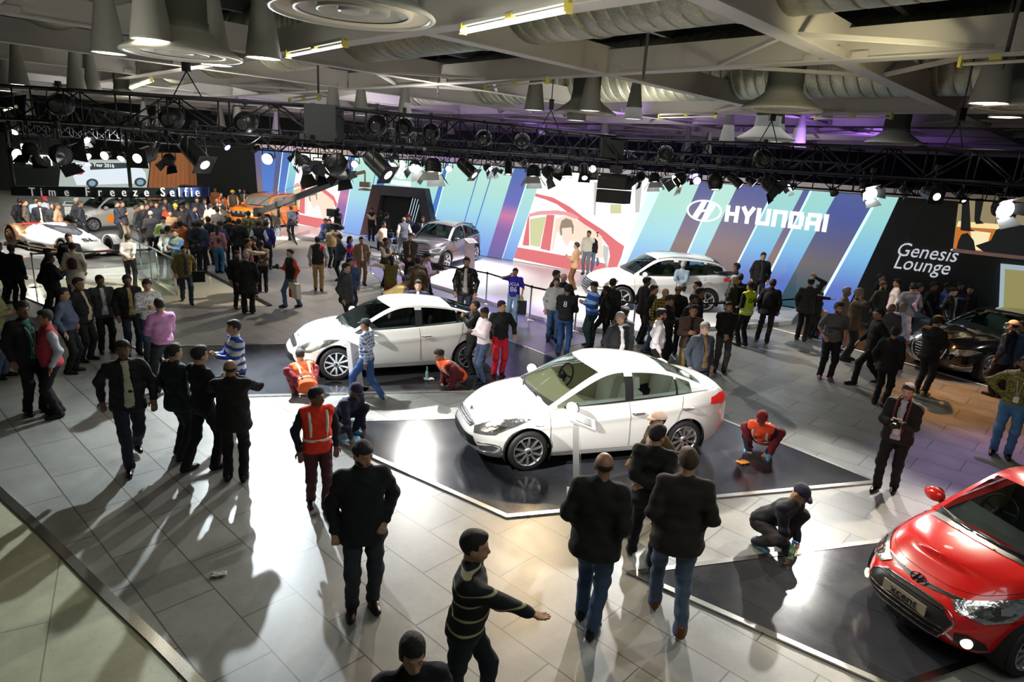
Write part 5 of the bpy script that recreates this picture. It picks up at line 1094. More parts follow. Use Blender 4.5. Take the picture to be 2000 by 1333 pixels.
def cmat(spec):              # clothing colour, optionally with a woven or striped pattern
    if spec in MC: return MC[spec]
    parts = spec.split(':'); base = srgb(parts[0]); kind = parts[1] if len(parts) > 1 else ''
    if kind == 'L': return mat(spec, base, .28, 0, coat=.3, noise=.5, nscale=14, bump=.4)
    if not kind: return mat(spec, base, .85, 0, noise=.16, nscale=11, bump=1.0)
    m = mat(spec, base, .85); n = m.node_tree; N = n.nodes.new; L = n.links.new; b = n.nodes['Principled BSDF']; c2 = srgb(parts[2])
    tc = N('ShaderNodeTexCoord'); s = N('ShaderNodeSeparateXYZ'); L(tc.outputs['Object'], s.inputs[0])
    def wave(sock, per, w, ph=0):
        a = N('ShaderNodeMath'); a.operation = 'MULTIPLY_ADD'; a.inputs[1].default_value = 1/per; a.inputs[2].default_value = ph; L(sock, a.inputs[0])
        f = N('ShaderNodeMath'); f.operation = 'FRACT'; L(a.outputs[0], f.inputs[0]); g = N('ShaderNodeMath'); g.operation = 'LESS_THAN'; g.inputs[1].default_value = w; L(f.outputs[0], g.inputs[0]); return g.outputs[0]
    mx = N('ShaderNodeMix'); mx.data_type = 'RGBA'; mx.inputs[6].default_value = (*base, 1); mx.inputs[7].default_value = (*c2, 1)
    if kind == 'S': fac = wave(s.outputs['Z'], float(parts[3]), float(parts[4]), float(parts[5]) if len(parts) > 5 else 0)
    elif kind == 'P':
        a = wave(s.outputs['Z'], .07, .42); c = wave(s.outputs['X'], .06, .42); q = N('ShaderNodeMath'); q.operation = 'ADD'; L(a, q.inputs[0]); L(c, q.inputs[1])
        r = N('ShaderNodeMath'); r.operation = 'MULTIPLY'; r.inputs[1].default_value = .5; L(q.outputs[0], r.inputs[0]); fac = r.outputs[0]
    elif kind == 'C':
        v = N('ShaderNodeTexVoronoi'); v.inputs['Scale'].default_value = float(parts[3]); L(tc.outputs['Object'], v.inputs[0]); sp = N('ShaderNodeSeparateXYZ'); L(v.outputs['Color'], sp.inputs[0])
        q = N('ShaderNodeMath'); q.operation = 'GREATER_THAN'; q.inputs[1].default_value = float(parts[4]) if len(parts) > 4 else .5; L(sp.outputs[0], q.inputs[0]); fac = q.outputs[0]
    L(fac, mx.inputs[0]); L(mx.outputs[2], b.inputs['Base Color']); return m
def ik(a, b, l1, l2, pole):
    a, b = Vector(a), Vector(b); d = b-a; L = min(d.length, (l1+l2)*.999); L = max(L, abs(l1-l2)*1.05); dn = d.normalized(); b = a+dn*L
    x = (l1*l1-l2*l2+L*L)/(2*L); h = math.sqrt(max(l1*l1-x*x, 0)); p = Vector(pole); p = p-dn*p.dot(dn)
    if p.length < 1e-4: p = Vector((0, 1, 0))
    return a+dn*x+p.normalized()*h, b
# poses: feet (x,y,z) L,R ; hands in the chest frame; local +y is where the person faces, +x is the right side
PO = dict(
    st=dict(), sw=dict(fl=(-.15, .03, 0), fr=(.15, -.02, 0)),
    wk=dict(fl=(-.08, .30, 0), fr=(.08, -.30, .03), hl=(-.27, -.10, -.50), hr=(.27, .20, -.46), dz=-.035, lean=.04), wl=dict(fl=(-.08, -.30, .05), fr=(.08, .28, 0), hl=(-.27, .20, -.46), hr=(.27, -.12, -.50), dz=-.035, lean=.04),
    bk=dict(hl=(.03, -.17, -.40), hr=(-.03, -.19, -.42), pl=(-1, -.4, 0), pr=(1, -.4, 0)),
    pk=dict(hl=(-.19, .10, -.46), hr=(.19, .10, -.46), pl=(-.5, -1, 0), pr=(.5, -1, 0)),
    ho=dict(hl=(-.06, .30, -.22), hr=(.07, .30, -.22)), hi=dict(hl=(-.07, .28, -.05), hr=(.08, .28, -.05), look=-.15),
    ph=dict(hr=(.14, .09, .10), pr=(1, .3, -.6)), p2=dict(hl=(-.08, .15, .06), pl=(-1, .3, -.6)),
    cr=dict(hl=(.16, .16, -.16), hr=(-.16, .18, -.13), pl=(-1, .1, -.5), pr=(1, .1, -.5)),
    up=dict(hl=(-.07, .24, .17), hr=(.08, .24, .17), pl=(-1, .2, -.7), pr=(1, .2, -.7)),
    hd=dict(hr=(.10, -.06, .36), pr=(1, .1, .2)), hp=dict(hl=(-.21, .02, -.36), hr=(.21, .02, -.36), pl=(-1, -.3, .2), pr=(1, -.3, .2)),
    oh=dict(hr=(.19, .09, -.44), pr=(.8, -1, 0), hl=(-.25, .03, -.53)), rc=dict(hr=(.14, .50, -.05), hl=(-.24, .05, -.5)), rs=dict(hr=(.60, .12, -.20), hl=(-.24, .0, -.5), fl=(-.05, .20, 0), fr=(.08, -.25, .03), dz=-.03),
    ln=dict(lean=.55, hr=(.14, .42, -.20), hl=(-.12, .38, -.24)),
    sq=dict(dz=-.68, py=-.16, lean=.92, fl=(-.17, .12, 0), fr=(.17, .02, 0), hl=(-.14, .30, -.36), hr=(.16, .34, -.36), kl=(-.5, 1, .1), kr=(.5, 1, .1), look=.05),
    s2=dict(dz=-.62, py=-.14, lean=.75, fl=(-.16, .10, 0), fr=(.15, -.06, 0), hl=(-.20, .40, -.36), hr=(.20, .50, -.30), kl=(-.4, 1, 0), kr=(.4, 1, 0), look=.3),
    si=dict(dz=-.66, py=-.10, lean=.30, fl=(-.14, .32, 0), fr=(.14, .30, 0), hl=(-.10, .34, -.28), hr=(.12, .34, -.26), kl=(-.3, 1, .6), kr=(.3, 1, .6), look=.3))
SHOE = {}
def rot(v, yaw): c, s = math.cos(yaw), math.sin(yaw); return Vector((v[0]*c-v[1]*s, v[0]*s+v[1]*c, v[2]))
NP = 0
def person(label, loc, face, H=1.72, pose='st', top='shirt', c1='202020', c2='d8d8d4', tr='15161a', hair='k', hs='short', skin=0, shoe='101010', fat=0.0, hy=0.0, hx=0.0, res=1.0, beard=0, group=None, extra=(), cap=None, tag_=None, twist=0, mods=None, belt=None, flip=False):
    """top: jacket (open over c2) / shirt / tee / vest (sleeveless over c2 sleeves) / sweat / kurta"""
    global NP; NP += 1; rnd = random.Random(NP*7+1)
    P = dict(fl=(-.10, .03, 0), fr=(.10, -.02, 0), hl=(-.24, .04, -.52), hr=(.24, .04, -.52), pl=(-.6, -1, 0), pr=(.6, -1, 0), kl=(-.08, 1, 0), kr=(.08, 1, 0), dz=0, py=0, lean=0.0, look=0.0)
    P.update(PO[pose]); P.update(mods or {})
    if flip:
        def fx(v): return (-v[0], v[1], v[2])
        P.update(dict(fl=fx(P['fr']), fr=fx(P['fl']), hl=fx(P['hr']), hr=fx(P['hl']), pl=fx(P['pr']), pr=fx(P['pl']), kl=fx(P['kr']), kr=fx(P['kl'])))
    S = H/1.72; c = Vector((-loc[0], -loc[1], 0)).normalized(); fd = math.atan2(c.y, c.x)+math.radians(face)
    t = empty('person', loc, fd-PI/2, label, 'person', group); t.scale = (S,)*3
    pel = Vector((0, P['py'], .93+P['dz'])); ln = P['lean']; jit = rnd.uniform(-.02, .02)
    tw = twist
    def tor(v):              # torso frame -> local
        x, y, z = v; x, y = x*math.cos(tw)-y*math.sin(tw), x*math.sin(tw)+y*math.cos(tw)
        return pel+Vector((x, y*math.cos(ln)+z*math.sin(ln), -y*math.sin(ln)+z*math.cos(ln)))
    waist, chest, neck = tor((0, 0, .16)), tor((0, .0, .38)), tor((0, -.01, .54))
    sh = {s: tor((s*.182, -.01, .475)) for s in (-1, 1)}
    hip = {s: pel+Vector((s*.09, 0, -.02)) for s in (-1, 1)}
    ft = {-1: Vector(P['fl']), 1: Vector(P['fr'])}; knee, ank = {}, {}
    for s in (-1, 1): knee[s], ank[s] = ik(hip[s], ft[s]+Vector((0, -.03, .085)), .44, .43, P['kl'] if s < 0 else P['kr'])
    hd = {}; elb = {}
    for s, k, pk in ((-1, 'hl', 'pl'), (1, 'hr', 'pr')):
        tg = tor(Vector(P[k])+Vector((0, 0, .49))); elb[s], hd[s] = ik(sh[s], tg, .29, .26, tor(P[pk])-tor((0, 0, 0)))
    hyaw, hpit = hy, hx+P['look']
    Hc = neck+Vector((0, .02+.03*math.sin(ln), .135)); 
    Mh = (Matrix.Rotation(hyaw, 3, 'Z') @ Matrix.Rotation(-hpit-ln*.35, 3, 'X'))
    def hp(x, y, z): return Hc+Mh @ Vector((x, y, z))
    Mn = [list(r) for r in Mh]
    fr_ = 1.0/res; hb, hh = .020*fr_, (.0085 if res > 1.05 else .011)*fr_ if res > .6 else .015
    # ---- body: legs, trunk, arms, neck, head, hands in one mesh
    B = Sdf(.035)
    B.chain([pel+Vector((-.05, 0, 0)), pel+Vector((.05, 0, 0))], [.08, .08]); B.chain([pel, waist, chest, tor((0, 0, .45))], [.09, .08, .08, .07]); B.cone(sh[-1], sh[1], .04, .04)
    for s in (-1, 1):
        B.chain([hip[s], knee[s], ank[s]], [.075, .05, .036]); B.chain([sh[s], elb[s], hd[s]], [.048, .036, .026])
    B.cone(tor((0, -.015, .47)), Hc+Vector((0, 0, -.03)), .05, .05)
    chunks = [(*surf(B, *B.bounds(), .032), 0)]
    hd_s = Sdf(.022); face_w = .073
    hd_s.ell(hp(0, -.012, .035), (.076, .094, .085), Mn).ell(hp(0, .018, -.03), (.062, .072, .075), Mn)
    hd_s.cone(hp(0, .045, -.085), hp(0, .05, -.08), .030, .028)
    hd_s.cone(hp(0, .088, .012), hp(0, .104, -.022), .009, .014); hd_s.cone(hp(-.03, .075, .03), hp(.03, .075, .03), .014, .014)
    hd_s.cone(hp(-.018, .082, -.054), hp(.018, .082, -.054), .012, .012)
    for s in (-1, 1): hd_s.ell(hp(s*.077, -.008, -.005), (.010, .018, .030), Mn)
    hd_s.chain([hp(0, -.025, -.06), tor((0, -.015, .495))], [.052, .056])
    chunks.append((*surf(hd_s, *hd_s.bounds(.015), hh), 0))
    for s in (-1, 1):        # hands: palm, four uneven fingers, thumb
        dirf = (hd[s]-elb[s]).normalized(); side = dirf.cross(Vector((0, 1, 0)) if abs(dirf.y) < .8 else Vector((0, 0, 1))).normalized(); pn = side.cross(dirf).normalized()
        if pn.x*s > 0: pn = -pn
        wd_h = dirf.cross(pn).normalized()
        if wd_h.y < 0 and abs(dirf.z) > .5: wd_h = -wd_h
        if abs(dirf.z) <= .5 and wd_h.z < 0: wd_h = -wd_h
        Hn = Sdf(.010); w0 = hd[s]; pc = w0+dirf*.055
        Hn.cone(w0-dirf*.03, w0+dirf*.02, .027, .026)
        for q in (-.022, 0, .022): Hn.cone(w0+dirf*.02+wd_h*q*.8, w0+dirf*.085+wd_h*q, .018, .013)
        cl = .35 if pose in ('st', 'wk', 'wl', 'sw') else .7
        for q, L in ((.030, .068), (.010, .078), (-.010, .072), (-.030, .056)):
            a = w0+dirf*.085+wd_h*q; b = a+(dirf*math.cos(cl*.6)+pn*math.sin(cl*.6))*L*.5; e = b+(dirf*math.cos(cl*1.8)+pn*math.sin(cl*1.8))*L*.5; Hn.chain([a, b, e], [.0098, .009, .008])
        a = w0+dirf*.02+wd_h*.022; Hn.chain([a, a+wd_h*.032+dirf*.03+pn*.008, a+wd_h*.036+dirf*.065+pn*.016], [.014, .0115, .009])
        lo, hi_ = Hn.bounds(.012); chunks.append((*surf(Hn, lo, hi_, .0065*max(1, .9*fr_) if res > .6 else .012), 0))
    if res > .6:
        for s in (-1, 1):
            e = Sdf(.001); e.ell(hp(s*.031, .077, .012), (.013, .009, .0075), Mn); chunks.append((*surf(e, *e.bounds(.006), .0045), 1))
            e = Sdf(.001); e.ell(hp(s*.031, .0845, .012), (.0055, .004, .0055), Mn); chunks.append((*surf(e, *e.bounds(.004), .0028), 2))
        e = Sdf(.001); e.cone(hp(-.019, .0935, -.055), hp(.019, .0935, -.055), .0055, .0055); chunks.append((*surf(e, *e.bounds(.005), .004), 3))
    link('body', np_mesh('body', chunks, [SKINM[skin], EYEW, HAIRM['k'], LIP]), t)
    # ---- hair
    hm = HAIRM[hair]
    if hs != 'none':
        h = Sdf(.015); k = .003 if hs == 'bald' else .005 if cap else .012
        h.ell(hp(0, -.014, .044), (.076+k, .094+k, .085+k*1.5), Mn); h.wr = .0035; h.ph = NP
        if hs == 'short' and not cap: h.ell(hp(rnd.uniform(-.02, .02), .02, .088), (.068, .075, .048+rnd.uniform(0, .012)), Mn)
        if hs in ('long', 'bun', 'pony'): h.chain([hp(0, -.07, .0), hp(0, -.085, -.10), hp(0, -.08, -.20 if hs == 'long' else -.08)], [.06, .055, .05 if hs == 'long' else .04])
        if hs == 'pony': h.chain([hp(0, -.07, .09), hp(0, -.11, .13), hp(0, -.15, .06), hp(0, -.15, -.06)], [.03, .035, .03, .02])
        if hs == 'curly': h.ell(hp(0, -.015, .055), (.10, .11, .10), Mn); h.wr = .006
        inv = Mh.transposed(); ci = Hc
        zc0 = {'short': -.005, 'bald': -.02}.get(hs, -.03)
        def cut(D, X, Y, Z, zc0=zc0):
            px, py, pz = X-f32(ci.x), Y-f32(ci.y), Z-f32(ci.z)
            lx, ly, lz = [f32(inv[r][0])*px+f32(inv[r][1])*py+f32(inv[r][2])*pz for r in range(3)]
            fl = np.maximum(f32(.078)-lz*f32(1.0) if 0 else -(lz-f32(.062)), -(f32(.030)-ly))      # face opening
            fc = np.minimum(f32(.074)-lz-np.abs(lx)*f32(.12), ly-f32(.034)); D = np.maximum(D, fc)
            side = np.minimum(np.minimum(f32(.0)-lz+f32(zc0)+f32(.02), ly+f32(.012)), f32(9)); D = np.maximum(D, side)
            low = f32(-.055)-lz if hs in ('short', 'bald', 'curly') else f32(-.5)-lz; D = np.maximum(D, low)
            if hs == 'bald': D = np.maximum(D, lz-f32(.040))
            return D
        h.cut = cut
        ch = [(*surf(h, *h.bounds(.012), hh*1.1), 0)]
        if res > .6:
            for s in (-1, 1):
                e = Sdf(.001); e.chain([hp(s*.016, .0905, .032), hp(s*.034, .088, .037), hp(s*.048, .076, .031)], [.0035, .0042, .003]); ch.append((*surf(e, *e.bounds(.005), .0042), 0))
        if beard in (1, 2, 3): e = Sdf(.003); e.chain([hp(-.03, .084, -.045), hp(0, .098, -.038), hp(.03, .084, -.045)], [.006, .008, .006]); ch.append((*surf(e, *e.bounds(.006), .005), 0))
        if beard >= 2:
            e = Sdf(.01); e.ell(hp(0, .019, -.032), (.064, .073, .077), Mn); e.cone(hp(0, .046, -.086), hp(0, .050, -.082), .031, .030); e.wr = .002
            def cb(D, X, Y, Z):
                px, py, pz = X-f32(ci.x), Y-f32(ci.y), Z-f32(ci.z); lx, ly, lz = [f32(inv[r][0])*px+f32(inv[r][1])*py+f32(inv[r][2])*pz for r in range(3)]
                return np.maximum(np.maximum(D, lz+f32(.070)+np.abs(lx)*f32(-.75)), f32(-.005)-ly)
            e.cut = cb; ch.append((*surf(e, *e.bounds(.008), hh*.8), 0))
        link('hair', np_mesh('hair', ch, [hm]), t)
    # ---- trousers
    fb = fat; T = Sdf(.05); T.wr = .0065; T.ph = NP
    lo_r = .064 if 'flare' not in extra else .085
    T.cone(pel+Vector((-.06, 0, -.03)), pel+Vector((.06, 0, -.03)), .108+fb*.25, .108+fb*.25)
    T.chain([pel+Vector((-.04, 0, .0)), tor((-.03, .005+fb*.3, .08))], [.10+fb*.2, .085+fb*.25]); T.chain([pel+Vector((.04, 0, .0)), tor((.03, .005+fb*.3, .08))], [.10+fb*.2, .085+fb*.25])
    for s in (-1, 1): T.chain([hip[s]+Vector((s*.005, 0, 0)), knee[s]], [.098+fb*.2, .070]); T.chain([knee[s], ank[s]+Vector((0, .0, -.03))], [.069, lo_r])
    def fl(D, X, Y, Z): return np.maximum(D, f32(.035)-Z)
    T.cut = fl
    link('trousers', np_mesh('trousers', [(*surf(T, *T.bounds(), hb*.85), 0)], [cmat(tr)]), t)
    # ---- shoes
    for s in (-1, 1):
        f = ft[s]; an = ank[s]; a = Sdf(.03); toe = 1 if s > 0 else -1; base = Vector((an.x, an.y, f.z)); up = max(0, -(f.z > .02)*1)
        hz = f.z; a.chain([base+Vector((0, -.035, .045)), base+Vector((toe*.012, .08, .038)), base+Vector((toe*.025, .175, .030))], [.044, .042, .033]); a.cone(an+Vector((0, -.01, .0)), base+Vector((0, .02, .05)), .046, .045)
        a.cut = lambda D, X, Y, Z, hz=hz: np.maximum(D, f32(hz)-Z)
        link('shoe', np_mesh('shoe', [(*surf(a, *a.bounds(.015), .012*fr_), 0)], [mat('shoe_'+shoe, srgb(shoe), .35, noise=.2, nscale=40)]), t)
    # ---- upper clothing
    def trunk(g, k=.05, hem=.02, arms=True, armr=(.066, .052, .042), cuff=0.0, skirt=.0):
        U = Sdf(k); U.wr = .0075; U.ph = NP*1.7; ff = fat
        wR = .076+g; cR = .098+g; belly = Vector((0, .02+ff*.7, 0))
        for s in (-1, 1):
            U.chain([tor((s*.065, 0, hem)), tor((s*.062, .012+ff*.6, .17)), tor((s*.078, .0, .36))], [wR+.034+skirt+ff*.35, wR+.012+ff*.5, cR])
            U.cone(tor((s*.07, -.005, .37)), tor((s*.12, -.01, .465)), cR-.012, .062+g*.6)
            if arms:
                el, ha = elb[s], hd[s]; ha = ha-(ha-el).normalized()*(.01+cuff)
                U.chain([sh[s]+Vector((0, 0, -.005)), el], [armr[0]+g*.5, armr[1]+g*.4]); U.chain([el, ha], [armr[1]+g*.4, armr[2]+g*.3])
            else: U.cone(sh[s]-(sh[s]-tor((0, 0, .47)))*.12, sh[s]-(sh[s]-tor((0, 0, .47)))*.1, .068+g*.5, .066+g*.5)
        U.chain([tor((0, 0, hem+.02)), tor((0, .01+ff*.7, .17)), tor((0, .0, .40))], [wR+.045+skirt+ff*.35, wR+.022+ff*.6, cR])
        U.cone(tor((-.05, -.01, .50)), tor((.05, -.01, .50)), .055+g*.4, .055+g*.4); U.cone(tor((0, -.012, .50)), neck+Vector((0, -.005, .01)), .062, .058)
        lowc = tor((0, 0, hem-.05-skirt*.5)); nrm = (tor((0, 0, 1))-tor((0, 0, 0)))
        inv2 = nrm
        def ct(D, X, Y, Z):
            d = (lowc.x-X)*f32(nrm.x)+(lowc.y-Y)*f32(nrm.y)+(lowc.z-Z)*f32(nrm.z)
            near = np.abs(X) < .20+ff      # only the trunk is trimmed at the hem
            if dzc: return D
            return np.where(near, np.maximum(D, d), D)
        dzc = P['dz'] < -.3
        U.cut = ct; return U
    def emit(name, U, m, h=None): 
        v, f = surf(U, *U.bounds(.02), h or hb); 
        if len(f): return link(name, np_mesh(name, [(v, f, 0)], [m]), t)
    def tl(x, y, z): return tor((x, y, z))
    def shirt_front(g, w=.055, z0=-.06, z1=.56, name='shirt'):   # visible front strip of the shirt between the lapels
        U = trunk(g, arms=False, hem=-.06 if g > .02 else 0, skirt=.012 if g > .02 else 0)
        ax_x = tor((1, 0, 0))-tor((0, 0, 0)); ax_y = tor((0, 1, 0))-tor((0, 0, 0)); ax_z = tor((0, 0, 1))-tor((0, 0, 0)); o0 = tor((0, 0, 0))
        old = U.cut
        def c3(D, X, Y, Z):
            D = old(D, X, Y, Z); px, py, pz = X-f32(o0.x), Y-f32(o0.y), Z-f32(o0.z)
            lx = px*f32(ax_x.x)+py*f32(ax_x.y)+pz*f32(ax_x.z); ly = px*f32(ax_y.x)+py*f32(ax_y.y)+pz*f32(ax_y.z); lz = px*f32(ax_z.x)+py*f32(ax_z.y)+pz*f32(ax_z.z)
            ww = f32(w)*(1+.0*lz); q = np.abs(lx)-ww*np.clip(1.15-1.1*(lz-f32(.0)), .62, 1.15)-f32(.02)*np.clip((lz-f32(.42))*8, 0, 1); D = np.maximum(D, q); D = np.maximum(D, -ly+f32(.0)); D = np.maximum(D, lz-f32(z1)); return np.maximum(D, f32(z0)-lz)
        U.cut = c3; return emit(name, U, cmat(c2))
    if top == 'jacket':
        emit('jacket', trunk(.020, hem=-.06, skirt=.012, cuff=.015), cmat(c1)); shirt_front(.0235, .062, -.045)
        col = Sdf(.01); col.chain([tl(-.052, .155+fat*.9, .19), tl(-.068, .120+fat*.5, .36), tl(-.052, .055, .49), tl(-.045, -.045, .545), tl(.045, -.045, .545), tl(.052, .055, .49), tl(.068, .120+fat*.5, .36), tl(.052, .155+fat*.9, .19)], [.008, .020, .018, .02, .02, .018, .020, .008]); emit('collar', col, cmat(c1), .012*fr_)
    elif top == 'coat': emit('coat', trunk(.022, hem=-.10, skirt=.025, cuff=.01), cmat(c1))
    elif top == 'shirt':
        emit('shirt', trunk(.006, hem=.03, cuff=.0), cmat(c1)); col = Sdf(.01); col.chain([tl(-.03, .065, .49), tl(-.045, -.04, .535), tl(.045, -.04, .535), tl(.03, .065, .49)], [.014, .018, .018, .014]); emit('collar', col, cmat(c1), .012*fr_)
    elif top == 'sweat': emit('sweater', trunk(.016, hem=.0, cuff=.0), cmat(c1))
    elif top == 'tee':
        U = trunk(.008, hem=-.01, arms=False)
        for s in (-1, 1): U.cone(sh[s], sh[s]+(elb[s]-sh[s])*.75, .068, .062)
        emit('tee_shirt', U, cmat(c1))
    elif top == 'vest':
        emit('shirt', trunk(.004, hem=.03), cmat(c2)); emit('vest', trunk(.022, hem=-.02, arms=False), cmat(c1))
    elif top == 'kurta': emit('tunic', trunk(.02, hem=-.30, skirt=.05), cmat(c1))
    o_y = lambda z: .12+fat*.9+.012*(z > .3)
    chest_front = lambda x, z, dy=.145: tl(x, dy+fat*.75, z)
    if 'hivis' in extra or 'hivis2' in extra:
        ref = mat('reflective_tape', (.75, .75, .70), .3, .3)
        for z in ((.12,) if 'hivis' in extra else (.02, .10)):
            U = trunk(.028, hem=-.02, arms=False); U.wr = 0; zc = z; o0 = tor((0, 0, 0)); az = tor((0, 0, 1))-o0; old = U.cut
            U.cut = lambda D, X, Y, Z, old=old, zc=zc: np.maximum(old(D, X, Y, Z), np.abs((X-f32(o0.x))*f32(az.x)+(Y-f32(o0.y))*f32(az.y)+(Z-f32(o0.z))*f32(az.z)-f32(zc))-f32(.022)); emit('reflective_band', U, ref, hb*.8)
        if 'hivis' in extra:
            for s in (-1, 1):
                mb = MB(); pts = [tl(s*.10, .10, .16), tl(s*.105, .125, .28), tl(s*.11, .115, .38), tl(s*.115, .05, .50), tl(s*.11, -.08, .48), tl(s*.10, -.13, .36), tl(s*.09, -.13, .16)]
                mb.tube(catmull(pts, 4), .022, 6); mb.build('reflective_band', ref, t)
    if 'lanyard' in extra:
        mb = MB(); mb.tube([tl(-.055, .04, .50), tl(-.035, .145+fat, .36), tl(0, .165+fat, .16)], .006, 5); mb.tube([tl(.055, .04, .50), tl(.035, .145+fat, .36), tl(0, .165+fat, .16)], .006, 5); mb.build('lanyard', cmat('c8c0b4'), t)
        mb = MB(); c0 = tl(0, .175+fat, .11); mb.beam(c0+Vector((0, 0, .05)), c0-Vector((0, 0, .05)), .075, .008, 0, Vector((0, 1, 0))); mb.build('badge', mat('badge_card', (.75, .75, .70), .4), t)
    if 'tie' in extra:
        mb = MB(); mb.tube([tl(0, .118, .455), tl(0, .158+fat, .34), tl(0, .158+fat, .10)], [.016, .024, .03], 6); mb.build('tie', cmat('501a20'), t)
    if cap:
        cm_ = cmat(cap); k = Sdf(.012); k.ell(hp(0, -.012, .055), (.092, .109, .092), Mn)
        def cc_(D, X, Y, Z, inv=Mh.transposed(), ci=Hc): return np.maximum(D, f32(.050)-(f32(inv[2][0])*(X-f32(ci.x))+f32(inv[2][1])*(Y-f32(ci.y))+f32(inv[2][2])*(Z-f32(ci.z))))
        k.cut = cc_; vv = [(*surf(k, *k.bounds(.01), hh), 0)]; link('cap', np_mesh('cap', vv, [cm_]), t)
        if 'turban' not in extra:
            mb = MB(); q = [hp(math.sin(a)*.075, .06+math.cos(a)*.10, .052-.02*math.cos(a)) for a in np.linspace(-1.35, 1.35, 11)]; q2 = [hp(math.sin(a)*.078, .055+math.cos(a)*.03, .060) for a in np.linspace(-1.35, 1.35, 11)]
            mb.add(q+q2, [(i, i+1, 12+i, 11+i) for i in range(10)], 0, True); o = mb.build('cap_brim', cm_, t); sm = o.modifiers.new('s', 'SOLIDIFY'); sm.thickness = .006
        else:
            k = Sdf(.02); k.ell(hp(0, -.02, .09), (.10, .115, .07), Mn); k.cone(hp(-.09, -.01, .04), hp(.09, -.01, .04), .04, .04); k.ell(hp(0, .05, .075), (.08, .05, .045), Mn); emit('turban_cloth', k, cm_, hh)
    if 'glasses' in extra:
        mb = MB(); 
        for s in (-1, 1): mb.tube([hp(s*.031+math.cos(a)*.021, .096, .012+math.sin(a)*.014) for a in np.linspace(0, 2*PI, 13)], .0022, 5, caps=False); mb.tube([hp(s*.052, .094, .014), hp(s*.079, .0, .012)], .002, 5)
        mb.tube([hp(-.01, .098, .014), hp(.01, .098, .014)], .002, 5); mb.build('glasses', BLACKM, t)
    pr = t; hm_ = Vector(hd[1]); hl_ = Vector(hd[-1])
    INFO = dict(hr=hm_, hl=hl_, tor=tor, t=t, hp=hp, elb=elb, S=S); return INFO
def held(info, name, label, cat, build, at='hr', off=(0, 0, 0)):
    """a thing in someone's hand: top-level, placed in world space"""
    t = info['t']; bpy_m = Matrix.Translation(t.location) @ t.rotation_euler.to_matrix().to_4x4() @ Matrix.Diagonal((info['S'],)*3+(1,))
    p = info[at] if isinstance(at, str) else at
    o = empty(name, bpy_m @ (Vector(p)+Vector(off)), t.rotation_euler.z, label, cat); build(o); return o
# ---------------------------------------------------------------- everyone in the hall
INF = {}
def p(label, head, foot, face, top, c1, c2='d0d0cc', tr='15161a', pose='st', z0=0.0, H=1.70, **k):
    if foot:
        L = G(foot[0], foot[1], z0); dep = (L-Vector((0, 0, CH))).dot(FW)
        lo, hi = 1.3, 2.1         # height from the head line
        for _ in range(24):
            m_ = (lo+hi)/2; q = L+Vector((0, 0, m_))-Vector((0, 0, CH)); y = 666.5-CF*q.dot(UP)/q.dot(FW)
            if y > head[1]: lo = m_
            else: hi = m_
        if pose not in ('sq', 's2', 'si', 'ln'): H = min(1.86, max(1.54, lo-.015))
    else:
        q = G(head[0], head[1], z0+H+.01); L = Vector((q.x, q.y, z0))
    d = math.hypot(L.x, L.y)
    I = person(label, tuple(L), face, H, pose, top, c1, c2, tr, res=1.45 if d < 9 else 1.15 if d < 13 else .8 if d < 20 else .55, skin=k.pop('skin', NP*5 % 3 if d > 15 else 0), **k)
    return I
JE = '33455c'
# foreground
INF['star'] = p('bearded man in black jacket and pink laced shoes, one hand on his hip pocket', (700, 862), (708, 1190), 8, 'coat', '14181b', tr='2c3238', pose='oh', flip=True, beard=2, skin=1, shoe='2c1a20', hy=.45, hx=.25, extra=('lanyard2',), fat=.02)
p('standing worker in bright orange safety vest over dark sleeves, looking right', (622, 758), (622, 992), 12, 'vest', 'e8371c', '141820', '4c262a', hy=.75, skin=2, extra=('hivis',), mods=dict(fl=(-.07, .16, 0), fr=(.07, -.12, 0)))
INF['stripe'] = p('man in black sweater with cream stripes, arm stretched out to the right', (918, 1040), None, 84, 'sweat', '15171a:S:aaa67c:.125:.15:.3', tr='1a222c', H=1.73, mods=dict(hr=(.06, .50, -.26), fl=(-.08, .22, 0), fr=(.1, -.25, .02), pr=(.3, -.4, -1), lean=.06), fat=.02, skin=1)
p('woman with tied up black hair at the bottom edge, looking down', (806, 1246), None, 12, 'sweat', '101214', hs='bun', H=1.62, hx=.18, skin=1)
p('bald man seen from behind in long black jacket and blue jeans', (1170, 880), (1145, 1222), 168, 'coat', '1b1917', tr='3a4c66', pose='pk', hs='bald', hair='k', skin=0, hy=.4, fat=.05, mods=dict(fl=(-.07, .10, 0), fr=(.08, -.12, 0)))
p('man in black hooded jacket with hands clasped behind his back', (1287, 832), (1252, 1098), 168, 'coat', '141412', tr='16161a', pose='bk', skin=1, hy=-.5, fat=.03, mods=dict(fl=(-.16, .14, 0), fr=(.12, .02, 0), hl=(.08, -.17, -.34), hr=(-.03, -.19, -.34)))
p('broad man in dark brown jacket, faded jeans and tan shoes, seen from behind', (1340, 868), (1300, 1208), 190, 'coat', '231c17', tr='4e5c70', pose='pk', hair='b', skin=1, shoe='6a3c18', fat=.06, mods=dict(fl=(-.10, .18, 0), fr=(.10, -.22, .02)), extra=('glasses',))
p('man in pale peaked cap and olive padded jacket beside the nearest white sedan', (1225, 800), (1262, 1032), -62, 'jacket', '5c4a26', 'd8c0b0', '14161c', cap='e6c6ae', skin=1, pose='wk')
INF['photog'] = p('man in black suit with a camera strap round his neck, holding a camera', (1743, 750), (1728, 957), -8, 'jacket', '1d1c19', 'b4b4c4', '131313', pose='ho', skin=3, hair='b', beard=1, fat=.05, extra=('lanyard',), mods=dict(fl=(-.10, -.05, 0), fr=(.10, .14, 0), look=.12))
